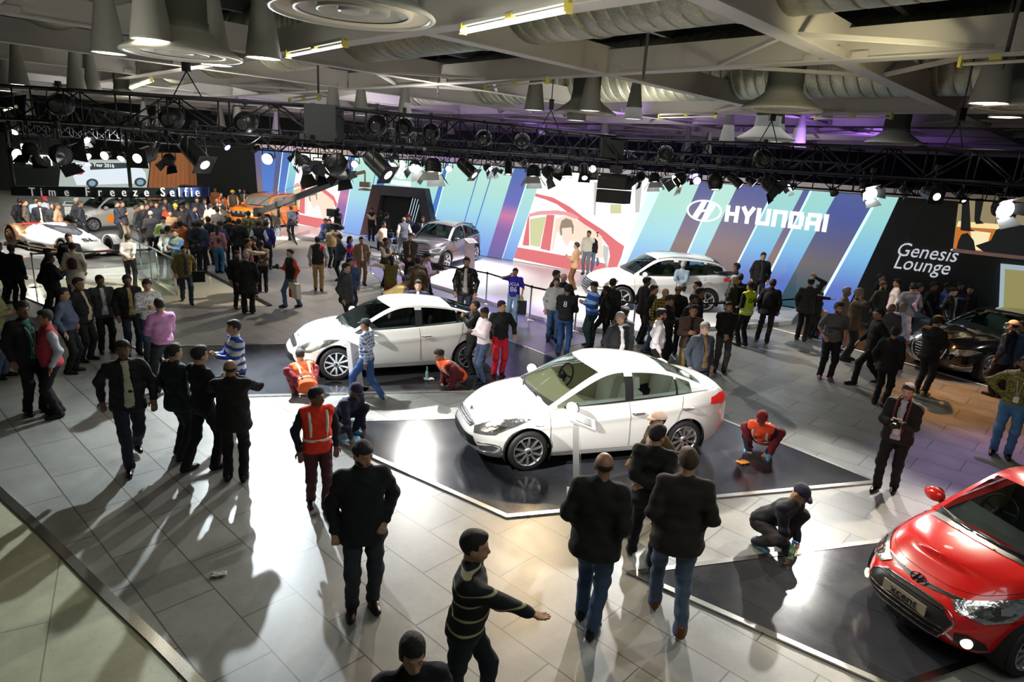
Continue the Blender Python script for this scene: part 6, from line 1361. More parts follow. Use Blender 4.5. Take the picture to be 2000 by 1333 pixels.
INF['wr'] = p('cap wearing worker in orange vest squatting on the dark deck, wiping the floor', (1490, 817), (1482, 885), -8, 'vest', 'e8502c', '141824', '6c1c24', pose='sq', cap='7c2024', H=1.66, extra=('hivis',), shoe='5a90b0')
INF['wn'] = p('worker in navy overalls and dark cap kneeling on the stone floor with a spray bottle', (1556, 970), (1502, 1066), 62, 'sweat', '1b1e26', tr='241c22', pose='s2', cap='24243a', H=1.68, shoe='6aa0c0', skin=1)
p('worker squatting with his back turned near the front of the farther white sedan', (602, 692), (596, 772), 195, 'vest', 'e8602c', '701c20', '7c2028', pose='sq', H=1.60, extra=('hivis',), shoe='30343a')
INF['we'] = p('worker in orange vest squatting beside the side of the farther white sedan', (862, 680), (882, 756), -62, 'vest', 'e86030', '5c1a1e', '5c1a1e', pose='sq', H=1.62, extra=('hivis',))
INF['wc'] = p('worker in purple navy clothes and cap crouching left of the near dark deck', (708, 780), (672, 852), 45, 'sweat', '1f1e3a', tr='1c1c30', pose='s2', cap='2c2244', H=1.66, shoe='4a8ab0', skin=2)
p('man in blue plaid shirt and jeans walking past the farther white sedan', (717, 632), (716, 782), -115, 'shirt', 'd4dcea:P:30508c', tr='34558e', pose='wk', cap='2c3238', shoe='c8c8b8')
p('young man in black top and bright red trousers behind the farther white sedan', (968, 588), (972, 735), 18, 'sweat', '141416', tr='b4142a', hy=.6, skin=1, flip=True, mods=dict(hr=(.30, .12, -.42)))
p('man in pale pink shirt and jeans looking at his hand, beside the rear wheel', (940, 628), (940, 748), -62, 'shirt', 'ecdce0', tr='42526e', pose='ho', skin=2, hx=.3)
p('man in black jacket half hidden behind the pale pink shirt man', (930, 608), (922, 730), -75, 'coat', '121314', pose='hi')
# left group
p('walking man with moustache in black blazer over cream shirt, left of the picture', (245, 660), (262, 905), 6, 'jacket', '15171a', 'b0b09c', '1c2430', pose='wl', beard=1, skin=2, fat=.04, mods=dict(lean=.02))
p('man in long grey coat facing right with his back to the walking blazer man', (342, 672), (356, 893), 120, 'coat', '1f2529', tr='15181b', skin=1, mods=dict(fl=(-.12, .05, 0), fr=(.1, -.05, 0)))
p('man with glasses and checked collar in black sweater, facing right', (406, 677), (404, 914), 118, 'sweat', '0d0e10', tr='0e0f11', extra=('glasses',), skin=1, pose='ho', mods=dict(fl=(-.08, -.22, 0), fr=(.12, .08, 0)))
p('balding man in black suit seen from behind, beside the bright patch of floor', (457, 702), (462, 938), 172, 'coat', '0d0e0f', tr='0c0d0e', hs='bald', pose='hi', fat=.05, skin=0)
p('man in blue and white striped fleece facing left', (457, 627), None, -72, 'sweat', 'd2d4cc:S:2c4cae:.13:.42', tr='202830', skin=1, pose='ho')
p('man in pink shirt and black trousers, seen from behind', (318, 583), (326, 765), 205, 'shirt', 'b07aa4', tr='101014', skin=1, pose='ho', fat=.02, mods=dict(fl=(-.12, .1, 0), fr=(.12, -.1, 0)))
p('man in white patterned shirt holding a tablet', (288, 546), (300, 706), 10, 'shirt', 'cfcfca:C:808084:70:.7', tr='2c3c4e', pose='ho', beard=1, skin=1, hx=.2)
p('man in open black jacket over khaki shirt with a shoulder strap', (243, 537), (262, 693), 14, 'jacket', '121416', '9c8c5c', '1c2634', beard=1)
p('man in grey blazer with a white badge on his light shirt', (205, 538), (210, 688), 14, 'jacket', '363b3a', 'b8bcc8', '16181a', extra=('lanyard',), skin=2, fat=.03)
p('man with glasses in black suit and cream shirt, left of the grey blazer man', (158, 543), (170, 705), 52, 'jacket', '17191b', 'c0b090', '121416', extra=('glasses',), fat=.05)
p('man in slate blue shirt facing right, left of the glasses man', (130, 563), (142, 728), 68, 'shirt', '4c566c', tr='14161a', fat=.06, skin=1)
p('man in red waistcoat over pale shirt facing left', (92, 606), (114, 812), -82, 'vest', 'a4303c', 'a8acb2', '0f1113', skin=0, fat=.03)
p('man in black suit with teal shirt and yellow badge, beside the red waistcoat man', (55, 590), (72, 806), 26, 'jacket', '0f1113', '2a6658', '101214', extra=('lanyard',), skin=2, fat=.04)
p('man in olive sweater cut by the left edge', (-6, 548), (4, 738), 60, 'sweat', '868858', tr='5a6c80', skin=1, pose='ho')
p('man in black seen from behind, near the left edge and the barrier post', (20, 478), (38, 600), 150, 'coat', '0c0d0e', tr='0d0e10', skin=2); p('man in black cut by the left edge, behind the post', (-2, 476), (12, 592), 120, 'coat', '0d0e10', skin=2)
p('stooping man in black, left one of the pair before the racing car', (84, 508), (95, 606), 80, 'coat', '0c0d0f', pose='ho', skin=2, mods=dict(lean=.25)); p('man in black, right one of the pair before the racing car', (110, 500), (112, 622), 110, 'coat', '0e0f11', skin=2, pose='ho')
p('man in black with a white lanyard in front of the racing car', (133, 457), None, 5, 'sweat', '0f1012', extra=('lanyard',), skin=1)
INF['pack'] = p('person with curly hair in a long cream tunic carrying a small backpack', (147, 478), (154, 590), 172, 'kurta', 'c6c2b0', tr='b8b4a4', hs='curly', skin=1)
p('man in pale shirt and black trousers with hands behind his back by the turntable', (252, 464), (258, 561), 168, 'shirt', 'd4ccc4', tr='101114', pose='bk', hy=.5)
p('man in black sweater seen from behind at the glass railing', (325, 453), (325, 543), 178, 'sweat', '0e0f10', tr='0f1216', shoe='c0c0b8', pose='sw')
INF['bag'] = p('man in tan blazer with a shoulder bag walking over the cream floor', (362, 478), (366, 592), 6, 'jacket', '70602e', '303a4c', '283848', pose='wk', skin=1)
p('man in long black kurta and loose trousers seen from behind', (482, 493), (486, 612), 180, 'kurta', '0e0e0f', tr='0d0d0e', hair='g', extra=('flare',), fat=.05); p('bearded man in black beside the long black kurta', (464, 492), (468, 602), 20, 'coat', '121315', beard=2)
p('man in brown sweater with hands behind his back, leaning in', (508, 482), (514, 571), 180, 'sweat', '564a38', tr='0d0e10', pose='bk', mods=dict(lean=.15), fat=.03)
p('man in black pullover greeting the one in a maroon waistcoat', (494, 462), None, -80, 'sweat', '0f1115', skin=1); p('man in maroon waistcoat and cream sleeves', (483, 467), None, 75, 'vest', '5a2c36', 'c8bc98', pose='rc')
INF['cam2'] = p('man in black quilted vest over orange shirt holding a camera and a shopping bag', (567, 487), (570, 600), -62, 'vest', '1b1e1c', 'c84c30', '4a6282', skin=3, pose='ho', mods=dict(fl=(-.08, -.2, 0), fr=(.1, .18, 0), hl=(-.26, .02, -.52)))
p('man in black and red padded vest and khaki trousers walking away', (620, 462), (622, 569), 178, 'vest', '22241f:C:9c2030:5:.8', 'a8a8ae', 'a6885c', shoe='3c2c20', mods=dict(fl=(-.08, .1, 0), fr=(.1, -.15, .02)))
INF['video'] = p('cameraman in tan waistcoat raising a video camera', (643, 445), (648, 523), 40, 'vest', '9c8454', 'ecdccc', '181c20', pose='up', fat=.04)
p('person in slate grey suit with arms behind, left of the woman in blue', (665, 463), (664, 548), -86, 'coat', '343a48', tr='14161a', pose='bk', skin=1)
p('woman in blue and red dress', (679, 470), (684, 552), 92, 'kurta', '2c2484:C:c01c30:4:.72', tr='2c2484', hs='bun', skin=1, H=1.6); p('man in tan brown suit with white shirt facing the viewer', (704, 463), (706, 557), 14, 'jacket', '7c6048', 'f0e8da', '7c6048', skin=1)
p('man in dark jacket behind the one in denim blue', (676, 515), None, 62, 'coat', '2a2e2a', skin=1); p('man in denim blue padded jacket', (682, 530), (684, 616), 24, 'coat', '38506e', tr='2c3444', skin=1, hy=.4)
# at the stage
p('man in black waistcoat with folded arms by the portal', (727, 407), (725, 471), 10, 'vest', '151517', 'c8a48a', '121214', pose='cr', z0=.12); p('man in black waistcoat with his back turned, by the portal', (744, 412), None, 175, 'vest', '151517', 'c8a48a', z0=.12, pose='ho')
p('man in black at the dark edge of the portal', (755, 416), None, 120, 'coat', '101012', z0=.12, tr='4c5058'); p('man in cream shirt near the belt barrier', (742, 433), (748, 520), 58, 'shirt', 'eccab4', tr='3a3028', pose='bk')
p('man in dark waistcoat with beige sleeves by the tripod camera', (750, 465), (752, 560), 58, 'vest', '3a342a', 'd8c6a2', '1c1a18', pose='ho'); p('bald man in grey vest and white sleeves on the stage', (789, 424), None, 200, 'vest', '545860', 'f0ece6', '70767e', hs='bald', hair='g', z0=.12)
p('man in maroon turban and dark sweater on the stage', (798, 420), None, 0, 'sweat', '2a3242', extra=('turban',), cap='6a2032', beard=2, z0=.12, skin=1); p('man in black suit and pale blue shirt before the portal', (826, 423), None, -8, 'jacket', '1b1a1c', '8c9cb6', z0=.12)
p('security man in brown black suit behind the belt barrier', (792, 456), (800, 560), -8, 'jacket', '372d22', 'a48c7c', '14120f', pose='ho', mods=dict(hl=(-.05, .16, -.46), hr=(.05, .16, -.46)), skin=1)
p('woman in olive vest raising her arm', (764, 500), None, 198, 'vest', '686020', 'e0d0b4', '6c3830', hs='bun', H=1.6, mods=dict(hr=(.20, .25, .12), pr=(1, .2, -.2), hl=(-.35, .35, .05)), skin=3)
p('man in brown leather jacket seen from behind', (817, 503), None, 180, 'coat', '523a1c:L', skin=1); p('man in pale mauve shirt looking at a phone, right of the leather jacket back', (833, 495), None, 72, 'shirt', 'b8a6a8', pose='ho', hx=.3)
p('bearded man in black leather jacket behind the farther sedan', (902, 503), (906, 640), -4, 'jacket', '1b1713:L', 'b4aca2', '343840', beard=2, skin=1)
INF['bend'] = p('man in yellow shirt bending over behind the sedan roof', (778, 566), (752, 648), 95, 'shirt', 'e2c67c', pose='ln', H=1.66, mods=dict(lean=1.05)); p('man in navy suit just showing over the sedan roof', (817, 548), None, 0, 'jacket', '283246', 'eef0f4', skin=3, H=1.66)
INF['ucla'] = p('young man in blue numbered jersey holding a phone to his ear', (992, 525), (1000, 634), -10, 'tee', '30289c', tr='7c9cb0', pose='ph', beard=1, skin=1)
p('man in light grey sweater and jeans by the belt barrier', (1079, 543), (1078, 668), 2, 'sweat', 'a6a6a2', tr='365078', beard=1, skin=1, fat=.04)
INF['eight'] = p('man in black numbered jacket and blue jeans, seen from behind', (1104, 556), (1098, 696), 168, 'sweat', '17171a', tr='2a4878', pose='ho', extra=('glasses',))
p('man with glasses in dark floral shirt behind the grey sweater man', (1087, 529), None, 72, 'shirt', '2a1418', extra=('glasses',)); p('bald pink faced man behind the numbered jacket', (1102, 534), None, -20, 'coat', '161618', hs='bald', skin=3)
p('man in tan blazer and cream scarf on the white stage', (1124, 474), (1119, 567), -100, 'jacket', 'b48a68', 'f2dcc6', '6c4228', z0=.12, pose='ho'); p('man in white shirt with a hand at his chin on the stage', (1146, 451), (1143, 537), -18, 'shirt', 'e8e2cc', tr='7c8088', z0=.12, pose='p2', skin=1)
p('man in black polo shirt and pale jeans on the stage', (1163, 453), (1160, 536), 10, 'sweat', '1c1e24', tr='6c80a0', z0=.12, pose='hp', skin=1)
p('man in blue striped sweater looking at his phone', (1148, 551), (1150, 678), -62, 'sweat', '2c4c9e:S:88b0d2:.20:.38', tr='12302a', pose='ho', extra=('glasses',), hx=.3, fat=.03)
p('man in black seen from behind near the white sport utility wheel', (1198, 545), None, 150, 'coat', '111112'); p('person in dark brown jacket facing left with a black bag', (1188, 559), (1175, 676), -98, 'coat', '1c1a16', pose='wk')
p('grey haired man in black suit and open white shirt', (1212, 611), None, 38, 'jacket', '1b1d1f', 'eceaea', hair='g', skin=1, fat=.03, H=1.66); p('man in grey suit leaning behind the grey haired man', (1222, 601), None, 150, 'coat', '4a5058', H=1.62)
p('man in dark brown suit at the belt barrier', (1264, 542), None, 118, 'coat', '261c18'); p('man in black jacket and jeans facing right in the crowd', (1272, 557), (1262, 688), 78, 'coat', '151517', tr='34445e')
p('man in bright white shirt with glasses behind the near sedan roof', (1292, 604), None, 98, 'shirt', 'f0eaee', extra=('glasses',), skin=1, beard=2, fat=.02); p('man in pale grey blue shirt leaning at the white car window', (1320, 511), (1322, 612), 178, 'shirt', '7c8c98', pose='bk', hair='g', z0=.06, fat=.03)
p('bald man in yellow and black checked shirt', (1301, 563), None, 24, 'shirt', '3a3616:P:a88e3a', hs='bald', beard=1); p('balding man in black coat, back turned, in the middle of the crowd', (1326, 557), None, 178, 'coat', '15110f', hs='bald')
p('man in black leaning right and reading a leaflet', (1308, 577), None, 70, 'coat', '141210', pose='ho', hx=.3); p('man in brown jacket looking left by the car door', (1364, 550), None, -80, 'coat', '352218')
p('man in navy coat behind the glasses man', (1368, 563), None, 100, 'coat', '14161e'); p('bearded man with hair swept back, facing right', (1356, 576), None, 60, 'coat', '201a18', beard=2)
p('young man with glasses in brown jacket over black shirt', (1356, 597), None, 8, 'jacket', '4c3a30', '101010', '8a7850', extra=('glasses',), pose='ho', skin=1); p('grey blond man in open slate jacket behind the near sedan', (1378, 630), None, 38, 'jacket', '3a4450', '80684a', hair='g', skin=3, hx=.3, beard=1, fat=.02)
p('man in plain black sweater and grey jeans', (1400, 590), (1404, 728), 12, 'sweat', '0d0d0e', tr='3a3836', pose='ho', mods=dict(hl=(-.04, .16, -.46), hr=(.04, .16, -.44)), skin=1)
p('man in black jacket with a camera bag strap, back turned', (1418, 535), (1428, 655), 175, 'coat', '121212', tr='14151a'); p('grey haired man in dark suit facing right', (1436, 539), None, 84, 'coat', '221e1a', hair='g')
p('man in black reaching towards the rear of the white sport utility car', (1440, 515), None, -92, 'coat', '14141a', pose='rc', z0=.12); p('tall man in black suit and grey shirt on the stage edge', (1492, 494), None, 10, 'jacket', '15120f', '30343a', z0=.12, H=1.80)
INF['guard'] = p('security guard in yellow high visibility vest and black cap', (1456, 551), (1447, 676), -132, 'vest', 'c4e01e', '101214', '0f1012', cap='101012', extra=('hivis2',), pose='ho', mods=dict(hl=(-.10, .2, -.4), hr=(.10, .2, -.4)))
INF['bp'] = p('man with a black backpack seen from behind', (1504, 546), (1490, 668), 172, 'coat', '1b1513', tr='2a2522', hair='b', mods=dict(fl=(-.18, .1, 0), fr=(.1, -.05, 0)))
p('man in dark grey suit scratching his head', (1572, 543), (1563, 665), 168, 'coat', '2a2a28', tr='131313', pose='hd'); p('man gesturing behind the head scratching man', (1584, 556), (1582, 660), 60, 'coat', '151515', pose='rc')
p('person sitting on the stage edge with a child sized bag', (1597, 593), (1592, 655), -15, 'sweat', '8c7c6c', '141414', '6c4450', pose='si', H=1.66)
INF['tee'] = p('man in grey printed tee shirt standing with a thumb in his pocket', (1632, 592), (1610, 740), 14, 'tee', '5a5a58', tr='0e0e10', pose='oh', beard=2, hy=.4, shoe='6c4048', skin=1, fat=.05)
p('grey haired man behind the one on the telephone', (1655, 562), None, 92, 'coat', '6c6050', hair='g'); p('grey haired man in brown jacket talking on a telephone', (1668, 564), (1650, 704), 84, 'coat', '5c4c3a', tr='1c1c1e', hair='g', pose='ph', skin=1)
p('dark clad tall man looking up by the lounge wall', (1722, 535), None, 80, 'coat', '141412', hx=-.25); p('bearded man in black by the lounge wall', (1726, 550), None, 60, 'coat', '15170f', beard=2)
p('man in pale open shirt over crimson tee by the lounge wall', (1755, 546), None, -80, 'jacket', 'ecdedc', '8c1c44', skin=1); p('man in grey suit with back turned by the luxury car', (1785, 554), None, 190, 'coat', '6c6c72'); p('man in pink shirt behind the grey suit', (1797, 554), None, 100, 'shirt', 'c09ab8')
p('bald man in brown grey suit seen from behind in front of the luxury car', (1744, 593), None, 168, 'coat', '4c4449', hs='bald', hair='g', H=1.66); p('grey haired man in white blue shirt bending to the luxury car', (1766, 592), None, 152, 'shirt', 'c8d4f2', hair='g', tr='28406c')
p('man all in black walking left across the white floor line', (1712, 601), (1690, 752), -70, 'coat', '0b0b0c', tr='0b0b0c', pose='wk'); INF['bottle'] = p('man in black holding a water bottle, back turned', (1752, 640), (1716, 792), 160, 'coat', '0b0a0b', tr='0c0c0d')
p('man in black jacket and light soled shoes in front of the luxury car', (1828, 617), (1796, 770), 150, 'coat', '100d10', tr='1a1822', pose='ho', shoe='8c8c58', skin=1)
p('man in charcoal suit by the open car door', (1826, 552), None, 62, 'coat', '2a2a2d'); p('man in blue shirt behind the luxury car', (1852, 553), None, 74, 'shirt', '5a78c2', pose='rc'); p('man in shiny black leather jacket looking into the luxury car', (1864, 562), None, 62, 'coat', '12151a:L', hx=.3, skin=3)
p('man pointing a hand beside his face, in the dark', (1877, 551), None, 60, 'coat', '161618', pose='ph'); p('man in navy suit and plum shirt behind the luxury car roof', (1897, 559), None, 0, 'jacket', '20262e', '5a3044', skin=1)
p('person in white cap and dark blue jacket at the right edge', (1982, 627), None, -118, 'coat', '202a3c:L', cap='e8e8e8'); p('person in blue jacket cut by the right edge', (2001, 628), None, -60, 'coat', '28405c')
p('bearded man in green speckled shirt with a badge at the right edge', (1990, 697), (1952, 890), 2, 'shirt', '84843c:C:50502c:55:.55', tr='47749a', pose='hp', beard=2, skin=2, extra=('lanyard',))
# far left, beyond the racing car
FL = [(46, 390, 90, 'coat', '4a4038', 'man in brown suit beside the dark blue car', {}), (69, 386, 10, 'shirt', 'a2bad2', 'man in light blue shirt behind the racing car', {}), (86, 384, 60, 'shirt', 'b8b8d0', 'man in red turban and pale shirt', dict(cap='b01c34', extra=('turban',), beard=2)), (76, 400, 5, 'jacket', '15171d', 'bearded man in black suit and cream shirt behind the lettering', dict(c2='dcbc9c', beard=2)),
      (101, 404, 8, 'coat', '15171b', 'man in black buttoned coat behind the lettering', {}), (110, 397, 80, 'coat', '7c6048', 'man in tan jacket near the information stand', {}), (38, 388, 160, 'coat', '201a1e', 'man in dark coat behind the brown suit', {}), (148, 387, 60, 'coat', '2a2c2c', 'grey haired man before the silver hatchback', dict(hair='g')),
      (155, 393, 90, 'coat', '12151c', 'man in black coat at the silver hatchback bonnet', {}), (227, 393, 80, 'jacket', '1c2634', 'man in navy blazer beside the silver hatchback door', dict(pose='ho')), (237, 393, 60, 'coat', '3a3436', 'man in dark brown next to the navy blazer', dict(tr='7c6c58')),
      (266, 402, 80, 'coat', '15171a', 'man in black suit facing right behind the glass railing', {}), (276, 398, 40, 'coat', '1b1d20', 'man in charcoal behind the black suit', {}), (285, 398, 60, 'coat', '221c20', 'young man in dark jacket, third from the navy blazer', {}), (293, 392, 60, 'coat', '1c1c34', 'man in navy behind the crowd', {}),
      (305, 395, 0, 'coat', '242830', 'man in grey top in the crowd under the banner', {}), (322, 388, 10, 'coat', '20262c', 'man in slate coat right under the banner', {}), (322, 401, -70, 'coat', '9c3020', 'man in rust red jacket', {}), (342, 399, 20, 'coat', '15171a', 'man in yellow cap', dict(cap='d8d020')),
      (355, 402, 0, 'coat', '23201e', 'man in dark cap beside the yellow cap', dict(cap='201c1c')), (366, 397, -60, 'coat', '16202e', 'man in long dark blue coat', {}), (379, 402, 60, 'jacket', '1e2838', 'man in blue suit reading papers', dict(pose='ho')), (384, 386, 0, 'coat', '1a2030', 'tall man in navy right of the dark hatchback', {}),
      (399, 389, 30, 'jacket', '1c1a28', 'man in dark blazer with a lanyard', {}), (411, 398, 180, 'sweat', 'd8c09a', 'person in cream sweater, back turned', {}), (294, 413, 180, 'coat', '2c2c2c', 'man in dark grey suit with back turned at the railing', dict(hair='g', fat=.04)), (318, 423, 20, 'sweat', 'f2f6e0:C:b8d860:4:.7', 'man in bright white and green jacket', dict(skin=3, hx=.3)),
      (332, 411, 10, 'coat', 'a4825c', 'smiling man in tan jacket', {}), (351, 422, 0, 'coat', '151a1c', 'bald man in black holding up a phone', dict(hs='bald', pose='hi')), (351, 432, -150, 'coat', 'c4601c', 'man in orange sweater', dict(pose='up')), (327, 442, 150, 'shirt', 'e8ecec', 'man in white shirt beside the white and green jacket', {}),
      (343, 448, -40, 'vest', '6c8078', 'man in grey vest over denim shirt', dict(c2='4a70a8', pose='ho')), (379, 433, 175, 'coat', '1a2029', 'man in black with a hand behind his back', dict(pose='bk')), (389, 433, 170, 'sweat', '34405e', 'man in blue sweater, back turned', {}), (406, 424, -150, 'vest', '101418', 'man in black vest and pale sleeves', dict(c2='c0d0d8', pose='ho')),
      (420, 367, 0, 'coat', '7c4828', 'person in brown at the far end of the wood slat wall', {}), (431, 376, 20, 'coat', 'd85c24', 'man in orange jacket near the black wall', {}), (454, 372, 5, 'vest', '5a4a3c', 'man in yellow turban and brown vest', dict(c2='e8b490', cap='e0b82c', extra=('turban',), beard=2, tr='34302a')), (477, 370, -10, 'jacket', '4a4a42', 'man in grey jacket and pale shirt by the black wall', dict(tr='6c6c60')),
      (468, 368, 20, 'coat', '181c20', 'man in black behind the yellow turban', {}), (489, 367, 40, 'sweat', '1c2c34:S:5a7880:.2:.4', 'person in striped top behind the orange car', {}), (498, 370, 0, 'coat', '5a2426', 'person in dark red behind the orange car', {}), (504, 366, -30, 'coat', '1c2430', 'person in dark blue behind the orange car', {}),
      (423, 386, 10, 'jacket', '1c1c1e', 'man in white shirt and tie holding a camera', dict(c2='f0f0f0', pose='hi')), (434, 386, 60, 'vest', '5a4c3c', 'man in brown vest near the orange jacket', {}), (424, 406, 180, 'sweat', '7c706c', 'man in grey brown sweater, back turned', {}), (430, 433, -120, 'coat', '2a3458', 'man in blue blazer looking down', dict(hx=.3)),
      (424, 440, 165, 'shirt', '8c8c8c:P:c83848', 'woman with long hair in red and grey checked shirt', dict(hs='long', tr='3c6c94', H=1.6)), (447, 425, 175, 'coat', '121214', 'man in black photographing the orange car', dict(pose='up')), (466, 428, 178, 'coat', '131314', 'man in black beside the one photographing', {}), (485, 413, 175, 'coat', '6c6c44:C:3a3c24:16:.5', 'man in camouflage jacket, left one', {}),
      (506, 415, 170, 'coat', '70684a:C:403c28:16:.5', 'man in camouflage jacket, right one', {}), (504, 432, 178, 'vest', '14161a', 'man in black vest with grey hood', dict(c2='b8c4cc')), (519, 432, 178, 'sweat', '262468', 'man in navy blue sweater', {})]
for x, y, fc, tp, c, lb, kw in FL: p(lb, (x, y-(8 if y in (400, 404) and x < 120 else 0)), None, fc, tp, c, **{**dict(group='visitors crowding the far left booths'), **kw})
p('man in grey suit standing under the camera crane arm', (570, 408), (570, 469), -150, 'coat', '4a5064', tr='2a2c30', pose='bk'); INF['jib'] = p('crane operator half hidden behind the crane tripod', (541, 414), (541, 467), 170, 'coat', '80705c', tr='8090a0', pose='ho')
p('man in blue jacket sitting on the stage edge', (628, 434), (634, 470), 50, 'coat', '2c4484', pose='si', z0=.0, H=1.7, tr='4c4c44'); p('man in black sitting on the stage edge beside the blue jacket', (637, 434), (643, 470), 10, 'coat', '131518', pose='si', tr='a08464')
INF['steady'] = p('camera operator in dark clothes wearing a camera rig', (661, 421), (660, 474), -30, 'vest', '2a2c30', '6c7078', '30343c', pose='hi', z0=.12)
# ---------------------------------------------------------------- trusses
tm = mat('truss_black', (.012, .013, .016), .4, .3)
def truss(label, a, b, z, w=.5, h=.6, step=.75, r=.026):
    a, b = Vector((*a, z)), Vector((*b, z)); d = (b-a); L = d.length; d.normalize(); s = Vector((-d.y, d.x, 0)); t = empty('lighting_truss', a, 0, label, 'truss')
    n = max(2, round(L/step)); 
    for sy in (-1, 1):
        for sz in (0, 1): mb = MB(); mb.tube([s*sy*w/2+Vector((0, 0, sz*h)), s*sy*w/2+Vector((0, 0, sz*h))+d*L], r, 6); mb.build('chord', tm, t)
    mb = MB()
    for k in range(n+1):
        p = d*(L*k/n)
        for sy in (-1, 1): mb.tube([p+s*sy*w/2, p+s*sy*w/2+Vector((0, 0, h))], r*.6, 5)
        mb.tube([p-s*w/2, p+s*w/2], r*.5, 5); mb.tube([p-s*w/2+Vector((0, 0, h)), p+s*w/2+Vector((0, 0, h))], r*.5, 5)
        if k < n:
            q = d*(L*(k+1)/n); u, v = (0, h) if k % 2 else (h, 0)
            for sy in (-1, 1): mb.tube([p+s*sy*w/2+Vector((0, 0, u)), q+s*sy*w/2+Vector((0, 0, v))], r*.6, 5)
            mb.tube([p-s*w/2, q+s*w/2], r*.45, 5)
    mb.build('bracing', tm, t); return t
truss('near black box truss from the left edge to the middle, with its corner block', (-14.5, 13.2), (-3.9, 13.4), 4.52, .5, .60, 1.0)
truss('black box truss slanting away from the middle, behind the hanging lamps', (-3.9, 13.4), (2.4, 19.0), 4.52, .5, .60, .8)
truss('black box truss at the right, coming back towards the red car', (2.4, 19.0), (10.2, 10.6), 4.5, .5, .55, .7)
truss('low black truss before the left screens', (-17, 23), (-2, 20.6), 4.12, .34, .34, .45, .02)
truss('low black truss before the large emblem wall', (-2, 20.6), (13, 14.5), 4.12, .34, .34, .45, .02)
truss('far black truss over the stage', (-13, 27), (9.5, 19.5), 4.45, .34, .36, .5, .02); truss('cross truss over the turntable', (-9.5, 13.4), (-12, 23), 4.5, .4, .4, .6, .02)
truss('cross truss left of the portal', (-4.0, 13.6), (-3.2, 21), 4.5, .4, .4, .6, .02); truss('cross truss at the far left edge', (-13.2, 13.2), (-17, 22.6), 4.5, .4, .4, .6, .02); truss('cross truss above the luxury car', (9, 12), (12, 15.5), 4.5, .4, .4, .6, .02)
cb = MB()
for i in range(14):          # cable bundles lying along the truss
    x0 = -13+i*.75+.3*math.sin(i); cb.tube(catmull([(x0, 13.1, 4.55), (x0+.3, 13.12, 4.40-.08*(i % 3)), (x0+.7, 13.15, 4.56)], 4), .012, 5)
tag(cb.build('truss_cables', tm), 'loops of black cable hanging along the near truss', 'cable', kind='stuff')
cm = MB(); 
for p in ((-3.9, 13.4), (2.4, 19.0)): cm.box((p[0], p[1], 4.82), (.6, .6, .66))
tag(cm.build('truss_corners', tm), 'solid black corner blocks joining the trusses', 'truss corner', kind='stuff')
for i, (x, y, z) in enumerate(((-10.5, 13.3, 5.1), (-6.5, 13.35, 5.1), (.6, 17.4, 5.1), (5.5, 15.7, 5.05), (8.0, 13, 5.05))):
    mb = MB(); mb.tube([(x, y, z+.5), (x, y, z+3)], .012, 6); mb.tube([(x, y, z+.5), (x-.25, y-.1, z)], .012, 5); mb.tube([(x, y, z+.5), (x+.25, y+.1, z)], .012, 5); mb.box((x, y, z+.62), (.12, .12, .25))
    tag(mb.build('truss_hoist', tm), ['chain hoist of the near truss at the left', 'chain hoist of the near truss near the middle', 'chain hoist above the sloping truss', 'chain hoist above the right truss', 'rightmost chain hoist above the right truss'][i], 'hoist')
